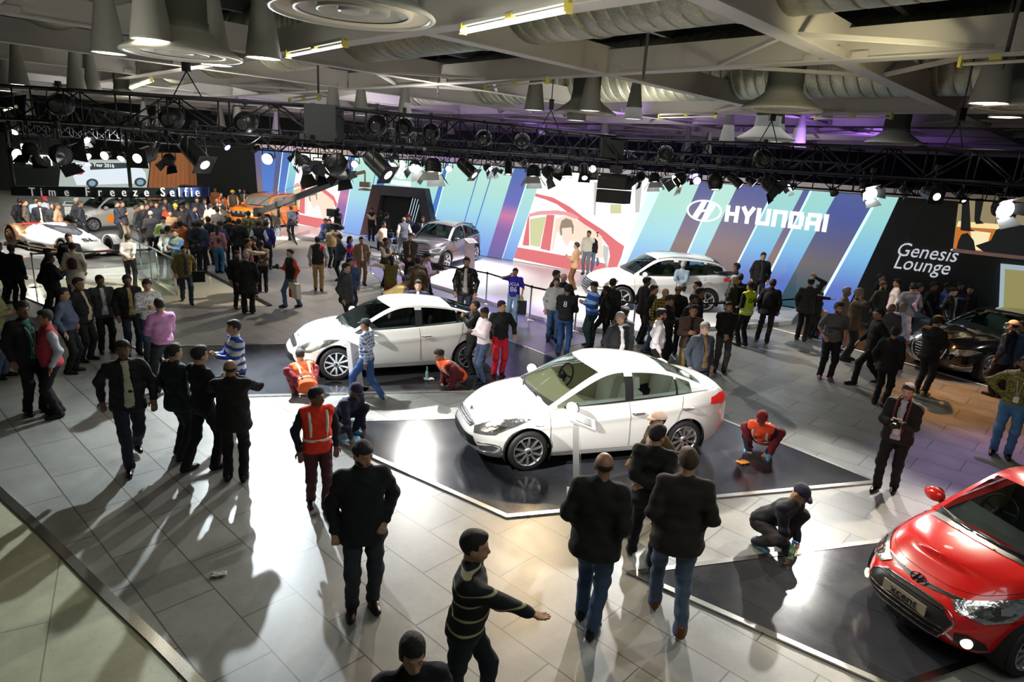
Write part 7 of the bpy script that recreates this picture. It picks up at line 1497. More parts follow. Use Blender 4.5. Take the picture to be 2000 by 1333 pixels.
# ---------------------------------------------------------------- stage lamps
blk = mat('lamp_black', (.014, .014, .015), .38, .2); refl = mat('barn_inside', (.55, .56, .54), .3, .5)
lens_w = emat('lens_warm', (1, .78, .45), 9); lens_c = emat('lens_white', (.93, .98, 1), 14); lens_o = mat('lens_off', (.05, .05, .055), .1, coat=1); lens_v = emat('lens_violet', (.45, .3, 1), 6); lens_x = emat('lens_dazzle', (.93, .97, 1), 320); lens_s = emat('lens_cream', (1, .9, .68), 5)
def fixture(kind, lens, label, pos, aim, sc=1.0, hang=.45, group=None):
    t = empty('moving_head_lamp' if kind == 'm' else 'stage_spotlight', pos, 0, label, 'stage lamp', group)
    a = Vector(aim).normalized(); q = a.to_track_quat('Z', 'Y').to_matrix().to_4x4(); S = Matrix.Diagonal((sc, sc, sc, 1)); M = q @ S
    L = {'c': .42, 'b': .26, 'm': .30, 'p': .34}[kind]; R = {'c': .11, 'b': .14, 'm': .16, 'p': .13}[kind]
    mb = MB(); pr = {'c': [(0, -.25), (.09, -.24), (.11, -.18), (.115, .16), (.12, .17)], 'b': [(0, -.16), (.10, -.15), (.14, -.08), (.145, .08), (.16, .10)], 'm': [(0, -.20), (.10, -.19), (.15, -.12), (.17, 0), (.15, .12), (.10, .16)], 'p': [(0, -.20), (.07, -.19), (.12, -.06), (.13, .12), (.14, .13)]}[kind]
    mb.lathe(pr, 22, 0, M)
    if kind == 'b':
        for k in range(3): mb.lathe([(.146, -.06+k*.045), (.156, -.05+k*.045), (.146, -.04+k*.045)], 22, 0, M)
    mb.build('housing', blk, t)
    z1 = pr[-1][1]; r1 = pr[-1][0]-.012
    mb = MB(); mb.lathe([(r1, z1-.012), (r1*.6, z1-.004), (0, z1-.001)], 22, 0, M); mb.build('lens', lens, t)
    side = a.cross(Vector((0, 0, 1))); side = side.normalized() if side.length > .1 else Vector((1, 0, 0)); RR = R*sc*1.25
    up = Vector((0, 0, 1)); mb = MB(); mb.tube([side*RR, side*RR+up*.12*sc, side*RR*.9+up*.24*sc, -side*RR*.9+up*.24*sc, -side*RR+up*.12*sc, -side*RR], .012, 5); mb.build('yoke', blk, t)
    mb = MB(); mb.tube([up*.24*sc, up*(.24*sc+hang)], .016, 6); mb.box((0, 0, .24*sc+hang*.8), (.08, .08, .10)); mb.build('clamp', blk, t)
    if kind == 'b':
        for k in range(4):
            an = k*PI/2+.3; u = Vector((math.cos(an), math.sin(an), 0)); v = Vector((-math.sin(an), math.cos(an), 0)); z0 = Vector((0, 0, z1)); out = (u*.55+Vector((0, 0, .85)))*.20
            w0, w1 = (.13, .17) if k % 2 else (.10, .12); qd = [z0+u*.14-v*w0, z0+u*.14+v*w0, z0+u*.14+v*w1+out, z0+u*.14-v*w1+out]; mb = MB(); mb.prism([M @ p for p in qd], (M.to_3x3() @ u)*.006); mb.build('barn_door', refl if lens in (lens_c, lens_s) and k % 2 else blk, t)
    if kind == 'c' and lens is not lens_o: mb = MB(); mb.box((0, 0, .17), (.27, .27, .008)); o = mb.build('gel_frame', blk, t); o.matrix_local = M @ Matrix.Translation((0, 0, -.008))
    return t
AIM = {'c': (.05, -.75, -.65), 'r': (.75, -.35, -.6), 'l': (-.75, -.3, -.6), 'd': (.05, -.25, -1), 'R': (.9, -.35, -.25), 'a': (.2, .7, -.7), 'f': (0, -.97, -.2)}
SP = [('p', 'w', 27, 298, 14, 'R', 1, 'round lamp at the left end, warm lens turned right'), ('b', 'o', 60, 296, 13, 'd', 1.3, 'unlit flap lamp over the left wall lettering'), ('b', 'o', 118, 302, 12.6, 'R', 1.5, 'big tilted bowl lamp with white rim at the left'), ('p', 'w', 166, 302, 15, 'r', .9, 'small warm lamp right of the big bowl lamp'), ('p', 'w', 208, 303, 15, 'f', .9, 'small warm lamp above the banner word Time'),
      ('c', 's', 280, 305, 12.6, 'f', 1.7, 'large round glowing cream lamp above the banner'), ('b', 'o', 330, 312, 14, 'c', 1, 'unlit flap lamp right of the glowing cream lamp'), ('c', 's', 385, 306, 12.6, 'r', 1.9, 'long black can lamp leaning right with a cream lens'), ('p', 'w', 238, 306, 16, 'c', .8, 'little warm lamp between the left cans'), ('p', 'c', 48, 286, 18, 'f', .8, 'small white star like lamp near the left edge'),
      ('p', 'x', 525, 309, 13.5, 'f', 1.0, 'dazzling white lamp, the brightest of all, above the orange car'), ('b', 'o', 592, 322, 12.8, 'r', 1.5, 'dark flap lamp just right of the dazzling lamp'), ('b', 'o', 622, 330, 14, 'r', 1.2, 'dark flap lamp over the left advert'), ('m', 'w', 655, 322, 12.5, 'l', 1.5, 'big dark round lamp with one small warm light'), ('b', 'o', 668, 336, 14, 'c', 1.3, 'dark box shaped flap lamp under the big round lamp'),
      ('p', 'w', 694, 320, 16, 'f', .8, 'warm round lamp left of the long can'), ('c', 's', 742, 326, 12.8, 'r', 1.9, 'long black can lamp with a pale oval lens before the portal'), ('p', 'w', 768, 326, 14, 'f', 1, 'bright warm lamp above the portal sign'), ('p', 'w', 786, 319, 16, 'f', .8, 'weak amber lamp above the portal sign'), ('b', 'c', 811, 325, 13.5, 'c', 1, 'white sparkling lamp right of the portal sign'),
      ('b', 'c', 846, 328, 13.5, 'd', 1.5, 'flap lamp with brightly lit white doors'), ('p', 'w', 877, 329, 18, 'f', .8, 'little bronze lamp right of the white doors'), ('c', 's', 915, 331, 14.5, 'r', 1.5, 'black can lamp with round cream lens over the teal stripes'), ('b', 'c', 953, 328, 18, 'r', 1, 'small flap lamp with a white lens over the teal stripes'), ('c', 'w', 993, 330, 17, 'd', 1.1, 'bronze tinted can lamp before the blue stripe'),
      ('b', 'c', 1042, 338, 15, 'd', 1.4, 'flap lamp with a greenish door left of the advert'), ('b', 'o', 1072, 337, 16, 'r', 1.3, 'dark flap lamp at the left of the advert'), ('p', 'w', 1108, 336, 16, 'd', 1.2, 'round lamp with a bead ring over the advert'), ('c', 's', 1141, 338, 15.5, 'c', 1.3, 'can lamp with a bright cream lens over the advert'), ('p', 'w', 1157, 329, 18, 'f', .9, 'small warm lamp behind the cream lens lamp'),
      ('b', 'o', 1250, 345, 17, 'l', 1.1, 'dark flap lamp right of the loudspeakers'), ('b', 'c', 1278, 350, 16, 'd', 1.2, 'flap lamp with a greenish door right of the loudspeakers'), ('b', 's', 1327, 350, 15.5, 'l', 1.3, 'flap lamp with cream lens left of the emblem'), ('p', 'v', 1360, 352, 16, 'f', .9, 'violet lamp above the emblem'), ('m', 's', 1397, 357, 15, 'd', 1.3, 'large moving head lamp above the emblem'),
      ('c', 's', 1438, 355, 16, 'r', 1.2, 'can lamp above the first letter of the wall sign'), ('p', 'v', 1467, 355, 16, 'r', 1, 'violet rimmed lamp above the wall sign'), ('b', 'o', 1503, 360, 14.5, 'r', 1.4, 'flap lamp with two large black doors above the wall sign'), ('b', 'c', 1697, 378, 13.5, 'f', 1.1, 'flap lamp glowing white at the end of the striped wall'), ('c', 's', 1820, 380, 13, 'f', 1.4, 'round warm glowing lamp on the black lounge wall'), ('b', 'c', 1957, 408, 12.5, 'f', 1.4, 'very bright white flap lamp before the slanted screen')]
LN = dict(w=lens_w, c=lens_c, o=lens_o, v=lens_v, x=lens_x, s=lens_s)
for kd, ln, x, y, d, am, sc, lb in SP: fixture(kd, LN[ln], lb, GD(x, y, d), AIM[am], sc*.76, max(.3, 4.54-GD(x, y, d).z-.18*sc))
for i, (x, y, d, l) in enumerate(((335, 232, 13.3, 'behind the first truss bay from the left'), (480, 240, 13.3, 'left of the small cone lamps in the near truss'), (612, 247, 13.4, 'left of the truss corner'), (737, 245, 14.5, 'right of the truss corner'), (790, 250, 15.5, 'shaped like a box in the sloping truss'), (842, 259, 16, 'in the middle of the sloping truss'), (945, 270, 17.5, 'under the hoist chain'), (1020, 275, 18.5, 'at the far end of the sloping truss'), (118, 205, 13.3, 'standing in the truss at the left'), (1300, 300, 18.3, 'at the start of the right truss'), (1490, 310, 16, 'in the middle of the right truss'))):
    fixture('m', lens_o, 'dark moving head lamp '+l, GD(x, y, d), AIM['f'], 1.25, .1)
for i in range(30):
    x = 30+i*66+(i*37 % 23); d = 19.5+(i % 4)*.8-(max(0, x-1000)*.003); hz = 303+.0645*(x-1000); kd = 'pcb'[i % 3]; ln = (lens_s, lens_o, lens_c, lens_o, lens_w, lens_o, lens_v)[i % 7]; gp_ = GD(x, hz+14+i % 5*4, d)
    fixture(kd, ln, 'small stage lamp hanging in the far row behind the larger lamps', gp_, AIM['cdrl'[i % 4]], .75, max(.15, 4.3-gp_.z-.18), 'small stage lamps of the far row')
# loudspeakers
ls_ = empty('loudspeaker_stack', GD(1200, 371, 17), math.radians(-12), 'two black loudspeaker boxes hanging before the advert panel', 'loudspeaker')
for k in range(2):
    mb = MB(); mb.prism([(-.42, -.2, .02-k*.34), (.28, -.2, .02-k*.34), (.42, .12, .02-k*.34), (-.42, .2, .02-k*.34)], (0, 0, .31)); o = mb.build('speaker_box', mat('speaker_black', (.02, .019, .018), .6), ls_, True); mb = MB(); mb.box((-.07, -.205, .17-k*.34), (.66, .01, .26)); mb.build('speaker_grille', mat('speaker_grille', (.05, .045, .04), .8), o)
mb = MB(); mb.tube([(-.38, 0, .34), (.38, 0, .34)], .02, 6); mb.box((0, 0, .50), (.3, .2, .18)); mb.tube([(0, 0, .5), (0, 0, .9)], .03, 6); mb.build('hanging_frame', blk, ls_)
# ---------------------------------------------------------------- belt barriers
def post(a, z, label, nxt=None, h=1.0, z2=None):
    P = G(*a, z); t = empty('barrier_post', P, 0, label, 'barrier post'); mb = MB(); mb.lathe([(.16, 0), (.16, .012), (.05, .03), (.03, .05), (0, .05)], 24); mb.build('base', STEEL, t); mb = MB(); mb.lathe([(.026, .03), (.026, h-.06)], 14); mb.build('pole', STEEL, t); mb = MB(); mb.lathe([(.026, h-.08), (.034, h-.07), (.034, h), (0, h+.005)], 14); mb.build('belt_head', plast, t)
    if nxt is not None:
        Q = G(*nxt, z2 if z2 is not None else z)-P; mb = MB(); mb.beam((0, 0, h-.04), Q+Vector((0, 0, h-.04)), .006, .05); mb.build('belt', plast, t)
BP = [((70, 562), 0, (296, 548), 'belt post at the left, before the turntable'), ((296, 548), 0, None, 'belt post near the man in pale shirt'), ((724, 534), 0, (838, 572), 'belt post right of the tan brown suit'), ((838, 572), 0, (949, 594), 'belt post behind the phone looking man'), ((949, 594), 0, (1034, 626), 'belt post behind the roof of the farther sedan'),
      ((1034, 626), 0, (1122, 648), 'belt post between the jersey and the grey sweater'), ((1122, 648), 0, (1234, 662), 'belt post at the left of the blue striped sweater'), ((1234, 662), 0, (1345, 662), 'belt post in front of the big white wheel'), ((1345, 662), 0, (1438, 658), 'belt post hidden in the crowd by the white stage car'), ((1438, 658), 0, (1550, 646), 'belt post beside the security guard')]
for a, z, nx, lb in BP: post(a, z, lb, nx)
# ---------------------------------------------------------------- information stands
def stand(a, z, face, h, w, m, label, topm=None, leanx=0):
    t = empty('info_stand', G(*a, z), math.radians(face), label, 'information stand'); mb = MB(); mb.box((0, 0, .01), (w, .30, .02)); mb.build('base', m, t)
    mb = MB(); mb.prism([(-w/2, -.03, 0), (-w/2, .06, 0), (-w/2, .16, h), (-w/2, .08, h)], (w, 0, 0)); mb.build('panel', m, t, True)
    mb = MB(); mb.prism([(-w/2, -.14, h-.06), (-w/2, -.14, h-.03), (-w/2, .20, h+.09), (-w/2, .20, h+.05)], (w, 0, 0)); o = mb.build('top_plate', m, t, True)
    mb = MB(); mb.prism([(-w*.36, -.09, h-.008), (w*.36, -.09, h-.008), (w*.36, .13, h+.072), (-w*.36, .13, h+.072)], (0, -.001, .003)); mb.build('display_plate', topm or mat('plate_grey', (.18, .20, .20), .2, .4), o)
    for k in range(5): mb = MB(); mb.box((0, -.032+.10*(k+2)/9+.0, h*(.35+.1*k)), (w*.7, .004, .012)); mb.build('print_line', mat('print_grey', (.25, .25, .25), .5), t)
wht = mat('stand_white', (.75, .75, .73), .35)
stand((700, 765), .0, 84, 1.0, .42, wht, 'white information stand before the front wheel of the farther sedan'); stand((1128, 968), .02, 86, 1.08, .36, wht, 'white information stand before the door of the nearest sedan')
stand((918, 528), .12, 40, 1.10, .42, mat('stand_mauve', (.30, .22, .24), .35), 'mauve grey information stand beside the grey violet stage car'); stand((1955, 735), .0, 50, 1.15, .45, wht, 'white information stand beside the luxury car'); stand((143, 452), .0, 20, 1.2, .5, wht, 'white information stand left of the silver hatchback')
stand((1178, 538), .12, 10, .2, .5, mat('stand_mauve'), 'low tilted plate at the feet of the men on the stage')
# ---------------------------------------------------------------- camera crane and tripod
Pj = G(546, 478); jb = empty('camera_crane', Pj, 0, 'long dark camera crane arm on a tripod crossing the left advert', 'camera crane'); top = Vector((0, 0, 1.75))
for a in (.4, 2.5, 4.6): mb = MB(); mb.tube([top*.8, Vector((math.cos(a)*.75, math.sin(a)*.75, 0))], .03, 6); mb.build('leg', blk, jb)
mb = MB(); mb.tube([(0, 0, 1.2), top], .06, 8); mb.box(top, (.22, .22, .25)); mb.build('pivot', blk, jb)
tip = GD(694, 340, 24.5)-Pj; rear = top+(top-tip).normalized()*2.2; mb = MB(); mb.beam(rear, tip, .14, .22); mb.tube([rear+Vector((0, 0, .35)), top+Vector((0, 0, .55)), tip+Vector((0, 0, .1))], .012, 5); mb.build('boom', mat('boom_grey', (.06, .065, .07), .45), jb)
mb = MB(); mb.box(rear, (.4, .3, .4)); mb.build('counterweight', blk, jb)
mb = MB(); tp = tip+Vector((.35, 0, .1)); mb.beam(tip, tp, .1, .12); mb.tube([tp, tp-Vector((0, 0, .35))], .03, 6); mb.box(tp-Vector((0, 0, .45)), (.35, .25, .18)); mb.lathe([(.25, 0), (.22, .05), (.05, .08)], 16, 0, Matrix.Translation(tp-Vector((0, 0, .66)))); mb.build('camera_head', mat('crane_head_metal', (.35, .25, .18), .4, .6), jb)
def tripod_cam(a, z, label, h=1.35):
    t = empty('video_camera_tripod', G(*a, z), 0, label, 'video camera')
    for an in (.2, 2.3, 4.4): mb = MB(); mb.tube([(0, 0, h-.1), (math.cos(an)*.42, math.sin(an)*.42, 0)], .018, 6); mb.build('leg', blk, t)
    mb = MB(); mb.box((0, 0, h+.06), (.14, .34, .16)); mb.lathe([(.05, .17), (.06, .30), (0, .30)], 12, 0, Matrix.Translation((0, 0, h+.06)) @ Matrix.Rotation(PI/2, 4, 'X')); mb.tube([(0, .05, h+.14), (0, .10, h+.22), (0, -.15, h+.22)], .015, 5); mb.build('camera_body', blk, t)
tripod_cam((772, 552), 0, 'black video camera on a tripod before the grey violet car'); tripod_cam((763, 547), 0, 'second black video camera on a tripod, left of the security man', 1.5)
# ---------------------------------------------------------------- hanging banner and the far left booths
bn = empty('hanging_banner', (0, 0, 0), 0, 'long dark banner with pale spaced lettering, turning blue at its right end', 'banner')
def B(x, y, o=0): q = GD(x, y, 20-(x-200)*.004); return q+Vector((0, -o, 0))
pts_t = [(20, 363), (110, 364.5), (200, 366), (300, 367), (407, 366)]; pts_b = [(22, 382), (110, 384), (200, 386), (300, 387), (407, 384.5)]
bm_ = bpy.data.materials.new('banner_fade'); bm_.use_nodes = True; n = bm_.node_tree; bb = n.nodes['Principled BSDF']; tc = n.nodes.new('ShaderNodeTexCoord'); sx_ = n.nodes.new('ShaderNodeSeparateXYZ'); n.links.new(tc.outputs['Object'], sx_.inputs[0]); r = n.nodes.new('ShaderNodeMapRange'); r.inputs[1].default_value = B(330, 375).x; r.inputs[2].default_value = B(405, 375).x; n.links.new(sx_.outputs[0], r.inputs[0]); c_ = n.nodes.new('ShaderNodeValToRGB'); c_.color_ramp.elements[0].color = (.018, .024, .026, 1); c_.color_ramp.elements[1].color = (.05, .09, .36, 1); n.links.new(r.outputs[0], c_.inputs[0]); n.links.new(c_.outputs[0], bb.inputs['Base Color']); bb.inputs['Roughness'].default_value = .5
mb = MB()
for i in range(4): mb.prism([B(*pts_b[i]), B(*pts_b[i+1]), B(*pts_t[i+1]), B(*pts_t[i])], (0, .06, 0))
mb.build('banner_board', bm_, bn, True)
lt = mat('banner_letter', (.62, .64, .64), .5, emit=(.6, .6, .6), es=.25)
for ch, x, sc in zip('TimeFreezeSelfie', (64, 82, 103, 131, 172, 196, 220, 243, 265, 287, 319, 337, 351, 364, 375, 387), (1,)*16):
    y = 376 if ch not in 'TF' else 375.5; text('banner_letter', ch, .36, frame(B(x, 375.5+x*.002, .03), (1, -.004, 0), (0, 0, 1)), lt, bn, .01, 0, .85, .002)
for x in (28, 255): mb = MB(); a = B(x, 366); mb.tube([a, a+Vector((0, 0, 1.9))], .05, 8); mb.build('pole', blk, bn)
kw_ = mat('booth_black', (.03, .036, .036), .5)
def card(name, pts, d, m, par, th=.3): mb = MB(); q = [GD(x, y, d) for x, y in pts]; mb.prism(q, (0, th, 0)); return mb.build(name, m, par, True)
w1 = card('wall_booth', [(-60, 400), (118, 392), (118, 262), (-60, 255)], 46, kw_, None); tag(w1, kind='structure'); w2 = card('wall_booth', [(398, 392), (505, 398), (505, 300), (398, 296)], 46.5, kw_, None); tag(w2, kind='structure')
aw = empty('booth_lettering', (0, 0, 0), 0, 'white award lettering on the black booth wall at the far left', 'sign'); text('word', 'ICOTY', 1.0, frame(GD(66, 313, 45.9), (1, 0, 0), (0, 0, 1)), LW, aw); text('word', 'Indian Car of the Year', .16, frame(GD(66, 320, 45.9), (1, 0, 0), (0, 0, 1)), LW, aw)
sc1 = empty('car_screen', (0, 0, 0), 0, 'bright screen showing a white car from the side above the banner', 'screen'); card('picture', [(112, 388), (292, 388), (288, 312), (120, 312)], 45.5, emat('picture_mist', srgb('b8c4bc'), .8), sc1, .2)
def sl(pts, m, o): mb = MB(); mb.poly([GD(x, y, 45.45-o) for x, y in pts]); ob = mb.build('picture_shape', m, sc1); bm = bmesh.new(); bm.from_mesh(ob.data); bmesh.ops.triangulate(bm, faces=bm.faces); bm.to_mesh(ob.data); bm.free()
sl([(147, 318), (250, 316), (272, 322), (284, 338), (286, 358), (150, 362), (143, 345)], emat('picture_white_car', srgb('dfe9f2'), .95), 0); sl([(176, 318), (250, 318), (262, 328), (176, 332)], emat('picture_dark', srgb('3a4448'), .8), .01); sl([(150, 321), (165, 319), (160, 328), (148, 328)], emat('picture_dark', srgb('3a4448'), .8), .01)
sl([(145, 335), (166, 335), (160, 341), (147, 341)], emat('picture_red', srgb('b02c48'), .8), .01)
for cx_, cy_ in ((180, 358), (274, 356)): sl([(cx_+12*math.cos(a), cy_+9*math.sin(a)) for a in np.linspace(0, 2*PI, 14)[:-1]], emat('picture_dark', srgb('3a4448'), .8), .02); sl([(cx_+7*math.cos(a), cy_+5.5*math.sin(a)) for a in np.linspace(0, 2*PI, 12)[:-1]], emat('picture_wheel', srgb('8cb0c0'), .8), .03)
text('picture_word', 'Indian Car of the Year 2016', .34, frame(GD(167, 321, 45.2), (1, 0, 0), (0, 0, 1)), LW, sc1)
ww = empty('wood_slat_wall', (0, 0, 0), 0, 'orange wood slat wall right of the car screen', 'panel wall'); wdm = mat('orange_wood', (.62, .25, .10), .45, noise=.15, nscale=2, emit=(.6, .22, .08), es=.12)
card('backing', [(284, 390), (402, 390), (392, 300), (296, 296)], 45.3, mat('dark_slot', (.05, .02, .01), .6), ww, .2)
for k in range(12): x = 288+k*9.2; f = (x-345)/57; mb = MB(); q = [GD(x, 390, 45.2), GD(x+7.6, 390, 45.2), GD(x+7.6-f*6+2, 299, 45.2), GD(x-f*6+2, 299, 45.2)]; mb.prism(q, (0, .08, 0)); mb.build('slat', wdm, ww, True)
mb = MB(); mb.beam(GD(404, 330, 45), GD(418, 372, 45), .25, .2); mb.build('slanted_post', wdm, ww)
tv = empty('wall_monitor', (0, 0, 0), 0, 'small monitor on the black wall above the yellow turban', 'monitor'); card('screen', [(429, 367), (452, 368), (452, 353), (429, 352)], 46, emat('monitor_blue', srgb('8ca8c0'), .8), tv, .1)
hl = empty('standing_lettering', (0, 0, 0), 0, 'glowing carmaker name standing behind the racing car', 'sign'); q = GD(75, 443, 26.4); hyundai(hl, frame(q, (1, .05, 0), (0, 0, 1)) @ Matrix.Diagonal((.62, 1, 1, 1)), .22, LW, .05)
mb = MB(); mb.box((q.x+.6, q.y+.05, (q.z-.12)/2), (2.4, .12, q.z-.12)); mb.build('plinth', mat('booth_black2', (.03, .03, .03), .4), hl)
text('word', 'N 2025', .26, frame(GD(112, 444, 26.4), (1, .05, 0), (0, 0, 1)), emat('letter_amber', srgb('e0b070'), 1), hl, .03)
# floor of the racing car booth
slab('floor_booth', [G(40, 577), G(96, 599), G(527, 598.5), G(383, 523), G(300, 480), G(100, 470), G(-150, 520)], 0, .012, mat('booth_cream_floor', (.62, .60, .45), .12, noise=.06, nscale=1))
slab('floor_booth_riser', [G(-60, 546), G(60, 548), G(330, 547), G(395, 546), G(380, 524), G(300, 482), G(60, 482), G(-60, 500)], .013, .05, mat('booth_white', (.85, .85, .84), .25))
mb = MB(); e0, e1 = G(381, 522), G(527, 598.5); mb.beam(e0+Vector((0, 0, .02)), e1+Vector((0, 0, .02)), .14, .03); tag(mb.build('floor_edge_black', plast), kind='structure'); mb = MB(); a, b = G(45, 579), G(96, 599); mb.beam(a+Vector((0, 0, .02)), b+Vector((0, 0, .02)), .12, .03); tag(mb.build('floor_edge_steel', STEEL), kind='structure')
gl = empty('glass_railing', (0, 0, 0), 0, 'clear glass railing on steel posts right of the turntable', 'railing'); ga, gb = G(244, 459, 1.05), G(340, 506, 1.05); gpm = mat('railing_glass', (.75, .92, .88), .02, trans=1, ior=1.1)
for k in range(3):
    p, q = ga.lerp(gb, k/3+.01), ga.lerp(gb, (k+1)/3-.01); mb = MB(); p0, q0 = p.copy(), q.copy(); mb.beam((p+q)/2-(q-p)/2-Vector((0, 0, .5)), (p+q)/2+(q-p)/2-Vector((0, 0, .5)), .012, .95); mb.build('glass_panel', gpm, gl)
for k in range(4): p = ga.lerp(gb, k/3); mb = MB(); mb.tube([(p.x, p.y, 0), (p.x, p.y, 1.05)], .022, 8); mb.build('post', STEEL, gl)
mb = MB(); mb.tube([ga, gb], .022, 8); mb.build('handrail', STEEL, gl)
# ---------------------------------------------------------------- small things people hold and wear
def cam_build(o):
    mb = MB(); mb.box((0, .02, 0), (.14, .07, .10)); mb.box((0, .02, .06), (.06, .06, .04)); mb.build('camera_body', plast, o); mb = MB(); mb.lathe([(.038, 0), (.042, .09), (.036, .10), (0, .095)], 16, 0, Matrix.Translation((0, .05, 0)) @ Matrix.Rotation(-PI/2, 4, 'X')); mb.build('camera_lens', plast, o)
I = INF['photog']; cc0 = (I['hr']+I['hl'])/2; held(I, 'photo_camera', 'black photo camera held by the man with the neck strap', 'camera', cam_build, cc0, (0, .07, .0))
def strap_b(o): mb = MB(); tr_ = lambda v: v-I['_o']; mb.tube(catmull([tr_(I['tor'](-.09, 0, 0) if 0 else v) for v in (I['tor']((-.07, .17, .05)), I['tor']((-.085, .175, .30)), I['tor']((-.075, .06, .53)), I['tor']((0, -.07, .57)), I['tor']((.075, .06, .53)), I['tor']((.085, .175, .30)), I['tor']((.07, .17, .05)))], 5), .011, 6); mb.build('strap_band', mat('strap_maroon', (.20, .03, .04), .6), o)
I['_o'] = Vector((0, 0, 0)); held(I, 'camera_strap', 'maroon camera strap round the neck of the man in black suit', 'strap', strap_b, Vector((0, 0, 0)))
I = INF['cam2']; held(I, 'photo_camera', 'black photo camera held by the man in quilted vest', 'camera', cam_build, 'hr', (0, .06, .03))
def bag_b(w, h, c, c2=None):
    def f(o):
        mb = MB(); mb.prism([(-w/2, -.07, -h), (w/2, -.07, -h), (w/2, -.05, 0), (-w/2, -.05, 0)], (0, .13, 0)); mb.build('bag_body', cmat(c), o, True); mb = MB(); mb.tube(catmull([(-w*.2, 0, 0), (-w*.12, 0, .10), (w*.12, 0, .10), (w*.2, 0, 0)], 4), .008, 5); mb.build('bag_handle', plast, o)
        if c2: mb = MB(); mb.box((w*.36, -.0, -h/2), (w*.3, .142, h*.98)); mb.build('bag_stripe', cmat(c2), o)
    return f
held(I, 'shopping_bag', 'cream and red shopping bag carried by the man in quilted vest', 'bag', bag_b(.42, .42, 'e4dcc8', 'c81c28'), 'hl', (0, .0, -.12)); I = INF['ucla']; held(I, 'shopping_bag', 'dark printed carrier bag held by the man in the blue jersey', 'bag', bag_b(.30, .38, '20282c'), 'hl', (0, 0, -.12))
I = INF['bag']; held(I, 'shoulder_bag', 'black shoulder bag of the man in tan blazer', 'bag', bag_b(.40, .30, '121316'), I['tor']((-.30, .0, .05)))
def pack_b(o): mb = MB(); mb.lathe([(.02, -.22), (.13, -.20), (.15, -.05), (.14, .12), (.08, .20), (.02, .22)], 16, 0, Matrix.Diagonal((1, .62, 1, 1))); mb.build('pack_body', cmat('141214'), o); mb = MB(); mb.box((0, -.10, -.06), (.18, .05, .16)); mb.build('pack_pocket', cmat('1c1a1a'), o)
I = INF['bp']; held(I, 'backpack', 'black backpack worn by the man near the security guard', 'backpack', pack_b, I['tor']((0, -.22, .28))); I = INF['pack']; held(I, 'backpack', 'small maroon backpack on the cream tunic', 'backpack', lambda o: (lambda mb: (mb.lathe([(.02, -.16), (.10, -.14), (.11, .0), (.09, .10), (.02, .15)], 14, 0, Matrix.Diagonal((1, .6, 1, 1))), mb.build('pack_body', cmat('4a2830'), o)))(MB()), I['tor']((-.02, -.21, .25)))
I = INF['video']; held(I, 'video_camera', 'black video camera raised by the man in tan waistcoat', 'video camera', lambda o: (lambda mb: (mb.box((0, .05, .08), (.16, .40, .20)), mb.lathe([(.06, .25), (.07, .42), (0, .42)], 14, 0, Matrix.Translation((0, 0, .08)) @ Matrix.Rotation(-PI/2, 4, 'X')), mb.box((.1, .1, .14), (.1, .12, .1)), mb.build('camera_body', plast, o)))(MB()), I['hr'], (-.06, .02, .05))
I = INF['steady']; held(I, 'camera_rig', 'boxy camera rig with monitor held at the stage', 'video camera', lambda o: (lambda mb: (mb.box((0, .12, .1), (.42, .30, .32)), mb.build('rig_box', plast, o), (lambda m2: (m2.box((.05, -.04, .1), (.12, .01, .09)), m2.build('monitor', emat('rig_monitor', (.8, .75, .4), 1), o)))(MB())))(MB()), I['hr'], (-.06, .05, .06))
def cloth_b(c, w=.18, l=.13):
    def f(o):
        mb = MB(); n = 7; vs = [((i/(n-1)-.5)*w, (j/(n-1)-.5)*l, .012+.008*math.sin(i*1.9+j)) for i in range(n) for j in range(n)]; mb.add(vs, [(i*n+j, i*n+j+1, (i+1)*n+j+1, (i+1)*n+j) for i in range(n-1) for j in range(n-1)], 0, True); q = mb.build('cloth_sheet', cmat(c), o); sm = q.modifiers.new('s', 'SOLIDIFY'); sm.thickness = .012
    return f
def on_floor(name, label, cat, px, z, build): o = empty(name, G(*px, z), .4, label, cat); build(o); return o
on_floor('cleaning_cloth', 'orange cleaning cloth on the dark deck under the squatting worker', 'cloth', (1451, 905), .022, cloth_b('d88430')); on_floor('cleaning_cloth', 'white cleaning cloth by the worker beside the farther sedan', 'cloth', (838, 742), .022, cloth_b('e8e8e8', .2)); on_floor('cleaning_cloth', 'white tissue under the hand of the kneeling navy worker', 'cloth', (1548, 1083), .003, cloth_b('f0e4d4', .2))
on_floor('litter', 'crumpled white scrap on the stone floor, lower left', 'litter', (428, 1125), .002, cloth_b('b0b0a8', .15, .07)); on_floor('cleaning_cloth', 'pale blue cloth under the purple navy worker', 'cloth', (672, 862), .003, cloth_b('6ca8cc', .5, .22))
def bottle_b(liq):
    def f(o):
        mb = MB(); mb.lathe([(0, 0), (.035, .0), (.037, .02), (.037, .11), (.03, .15), (.014, .18), (.014, .20)], 16); mb.build('bottle_body', mat('bottle_'+liq, srgb(liq), .1, trans=.6), o); mb = MB(); mb.lathe([(.018, .20), (.018, .23), (0, .23)], 12); mb.box((0, .02, .235), (.02, .07, .02)); mb.build('spray_head', mat('spray_blue', (.05, .15, .4), .4), o)
    return f
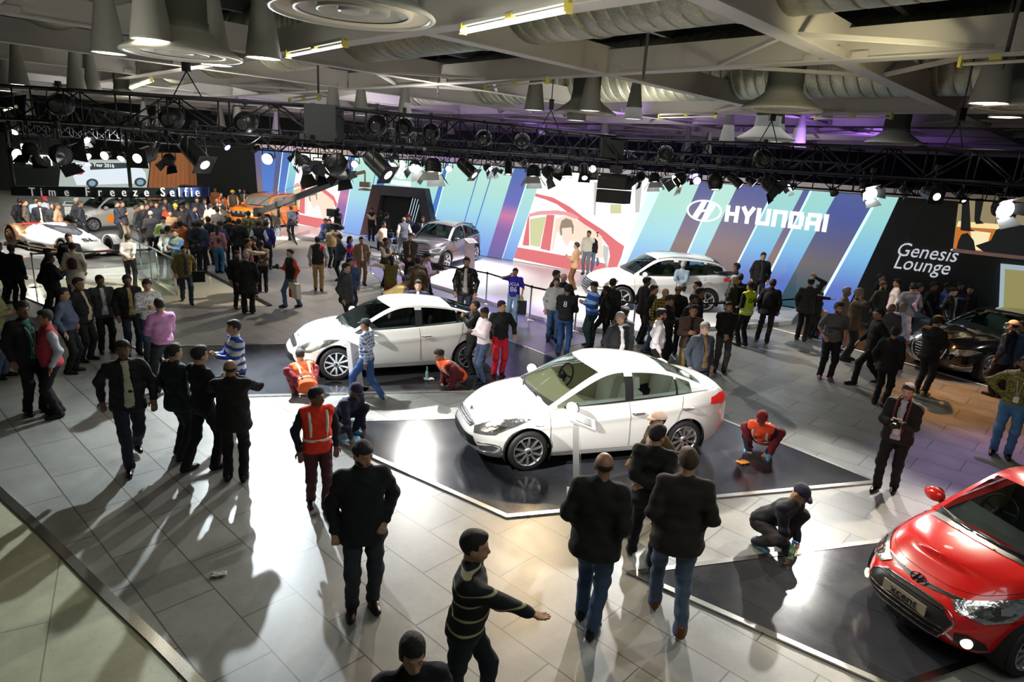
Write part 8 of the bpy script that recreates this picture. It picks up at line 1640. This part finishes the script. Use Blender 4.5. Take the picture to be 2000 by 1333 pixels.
on_floor('spray_bottle', 'clear spray bottle with green liquid beside the squatting worker at the farther sedan', 'bottle', (834, 740), .022, bottle_b('a8dcc0')); I = INF['wn']; held(I, 'spray_bottle', 'spray bottle with blue head held by the kneeling navy worker', 'bottle', bottle_b('b8e4b8'), I['hr'], (0, .05, -.04)); I = INF['bottle']; held(I, 'water_bottle', 'clear water bottle with label in the hand of the man in black', 'bottle', bottle_b('d8dce4'), I['hr'], (0, 0, -.18))
# writing on clothes
def print_on(I, s, size, at, m, back=False, dy=.17, xs=1, name='print'):
    x, y, z = at; c0 = I['tor']((x, -dy if back else dy, z)); ex = I['tor']((1, 0, 0))-I['tor']((0, 0, 0)); ez = I['tor']((0, 0, 1))-I['tor']((0, 0, 0))
    if not back: ex = -ex
    return text(name, s, size, frame(c0, ex, ez), m, I['t'], .004, 0, xs, .001)
pw = mat('print_white', (.8, .8, .8), .7); pk_ = mat('print_black', (.02, .02, .02), .7)
print_on(INF['ucla'], 'UCLA', .13, (0, 0, .34), pw, dy=.135); print_on(INF['ucla'], '86', .22, (0, 0, .18), pw, dy=.135); print_on(INF['eight'], '8', .19, (0, 0, .36), pw, True, dy=.145); print_on(INF['guard'], 'G4S', .17, (0, 0, .33), pk_, True, dy=.155, xs=1.1)
for k, (s_, z_) in enumerate((('SUPERDRY', .27), ('REAL JAPAN', .19))): print_on(INF['tee'], s_, .075-.02*k, (0, 0, z_), pk_, dy=.185)
# someone inside the luxury car
I = person('driver in dark jacket seated in the luxury car', tuple(GC[0].matrix_basis @ Vector((-.02, -.37, -.12)) if 0 else (12.2+math.cos(math.radians(201))*(-.05)-math.sin(math.radians(201))*.37, 16.2+math.sin(math.radians(201))*(-.05)+math.cos(math.radians(201))*.37, -.22)), 0, 1.62, 'si', 'coat', '16181c', skin=3, res=.8, mods=dict(dz=-.55, lean=-.05, look=0, py=0))
# convert lettering to meshes
dg = bpy.context.evaluated_depsgraph_get()
for o in [o for o in bpy.data.objects if o.type == 'FONT']:
    me = bpy.data.meshes.new_from_object(o.evaluated_get(dg)); me.name = o.name; n_ = link(o.name, me, o.parent); n_.matrix_local = o.matrix_local.copy(); nm = o.name; bpy.data.objects.remove(o); n_.name = nm
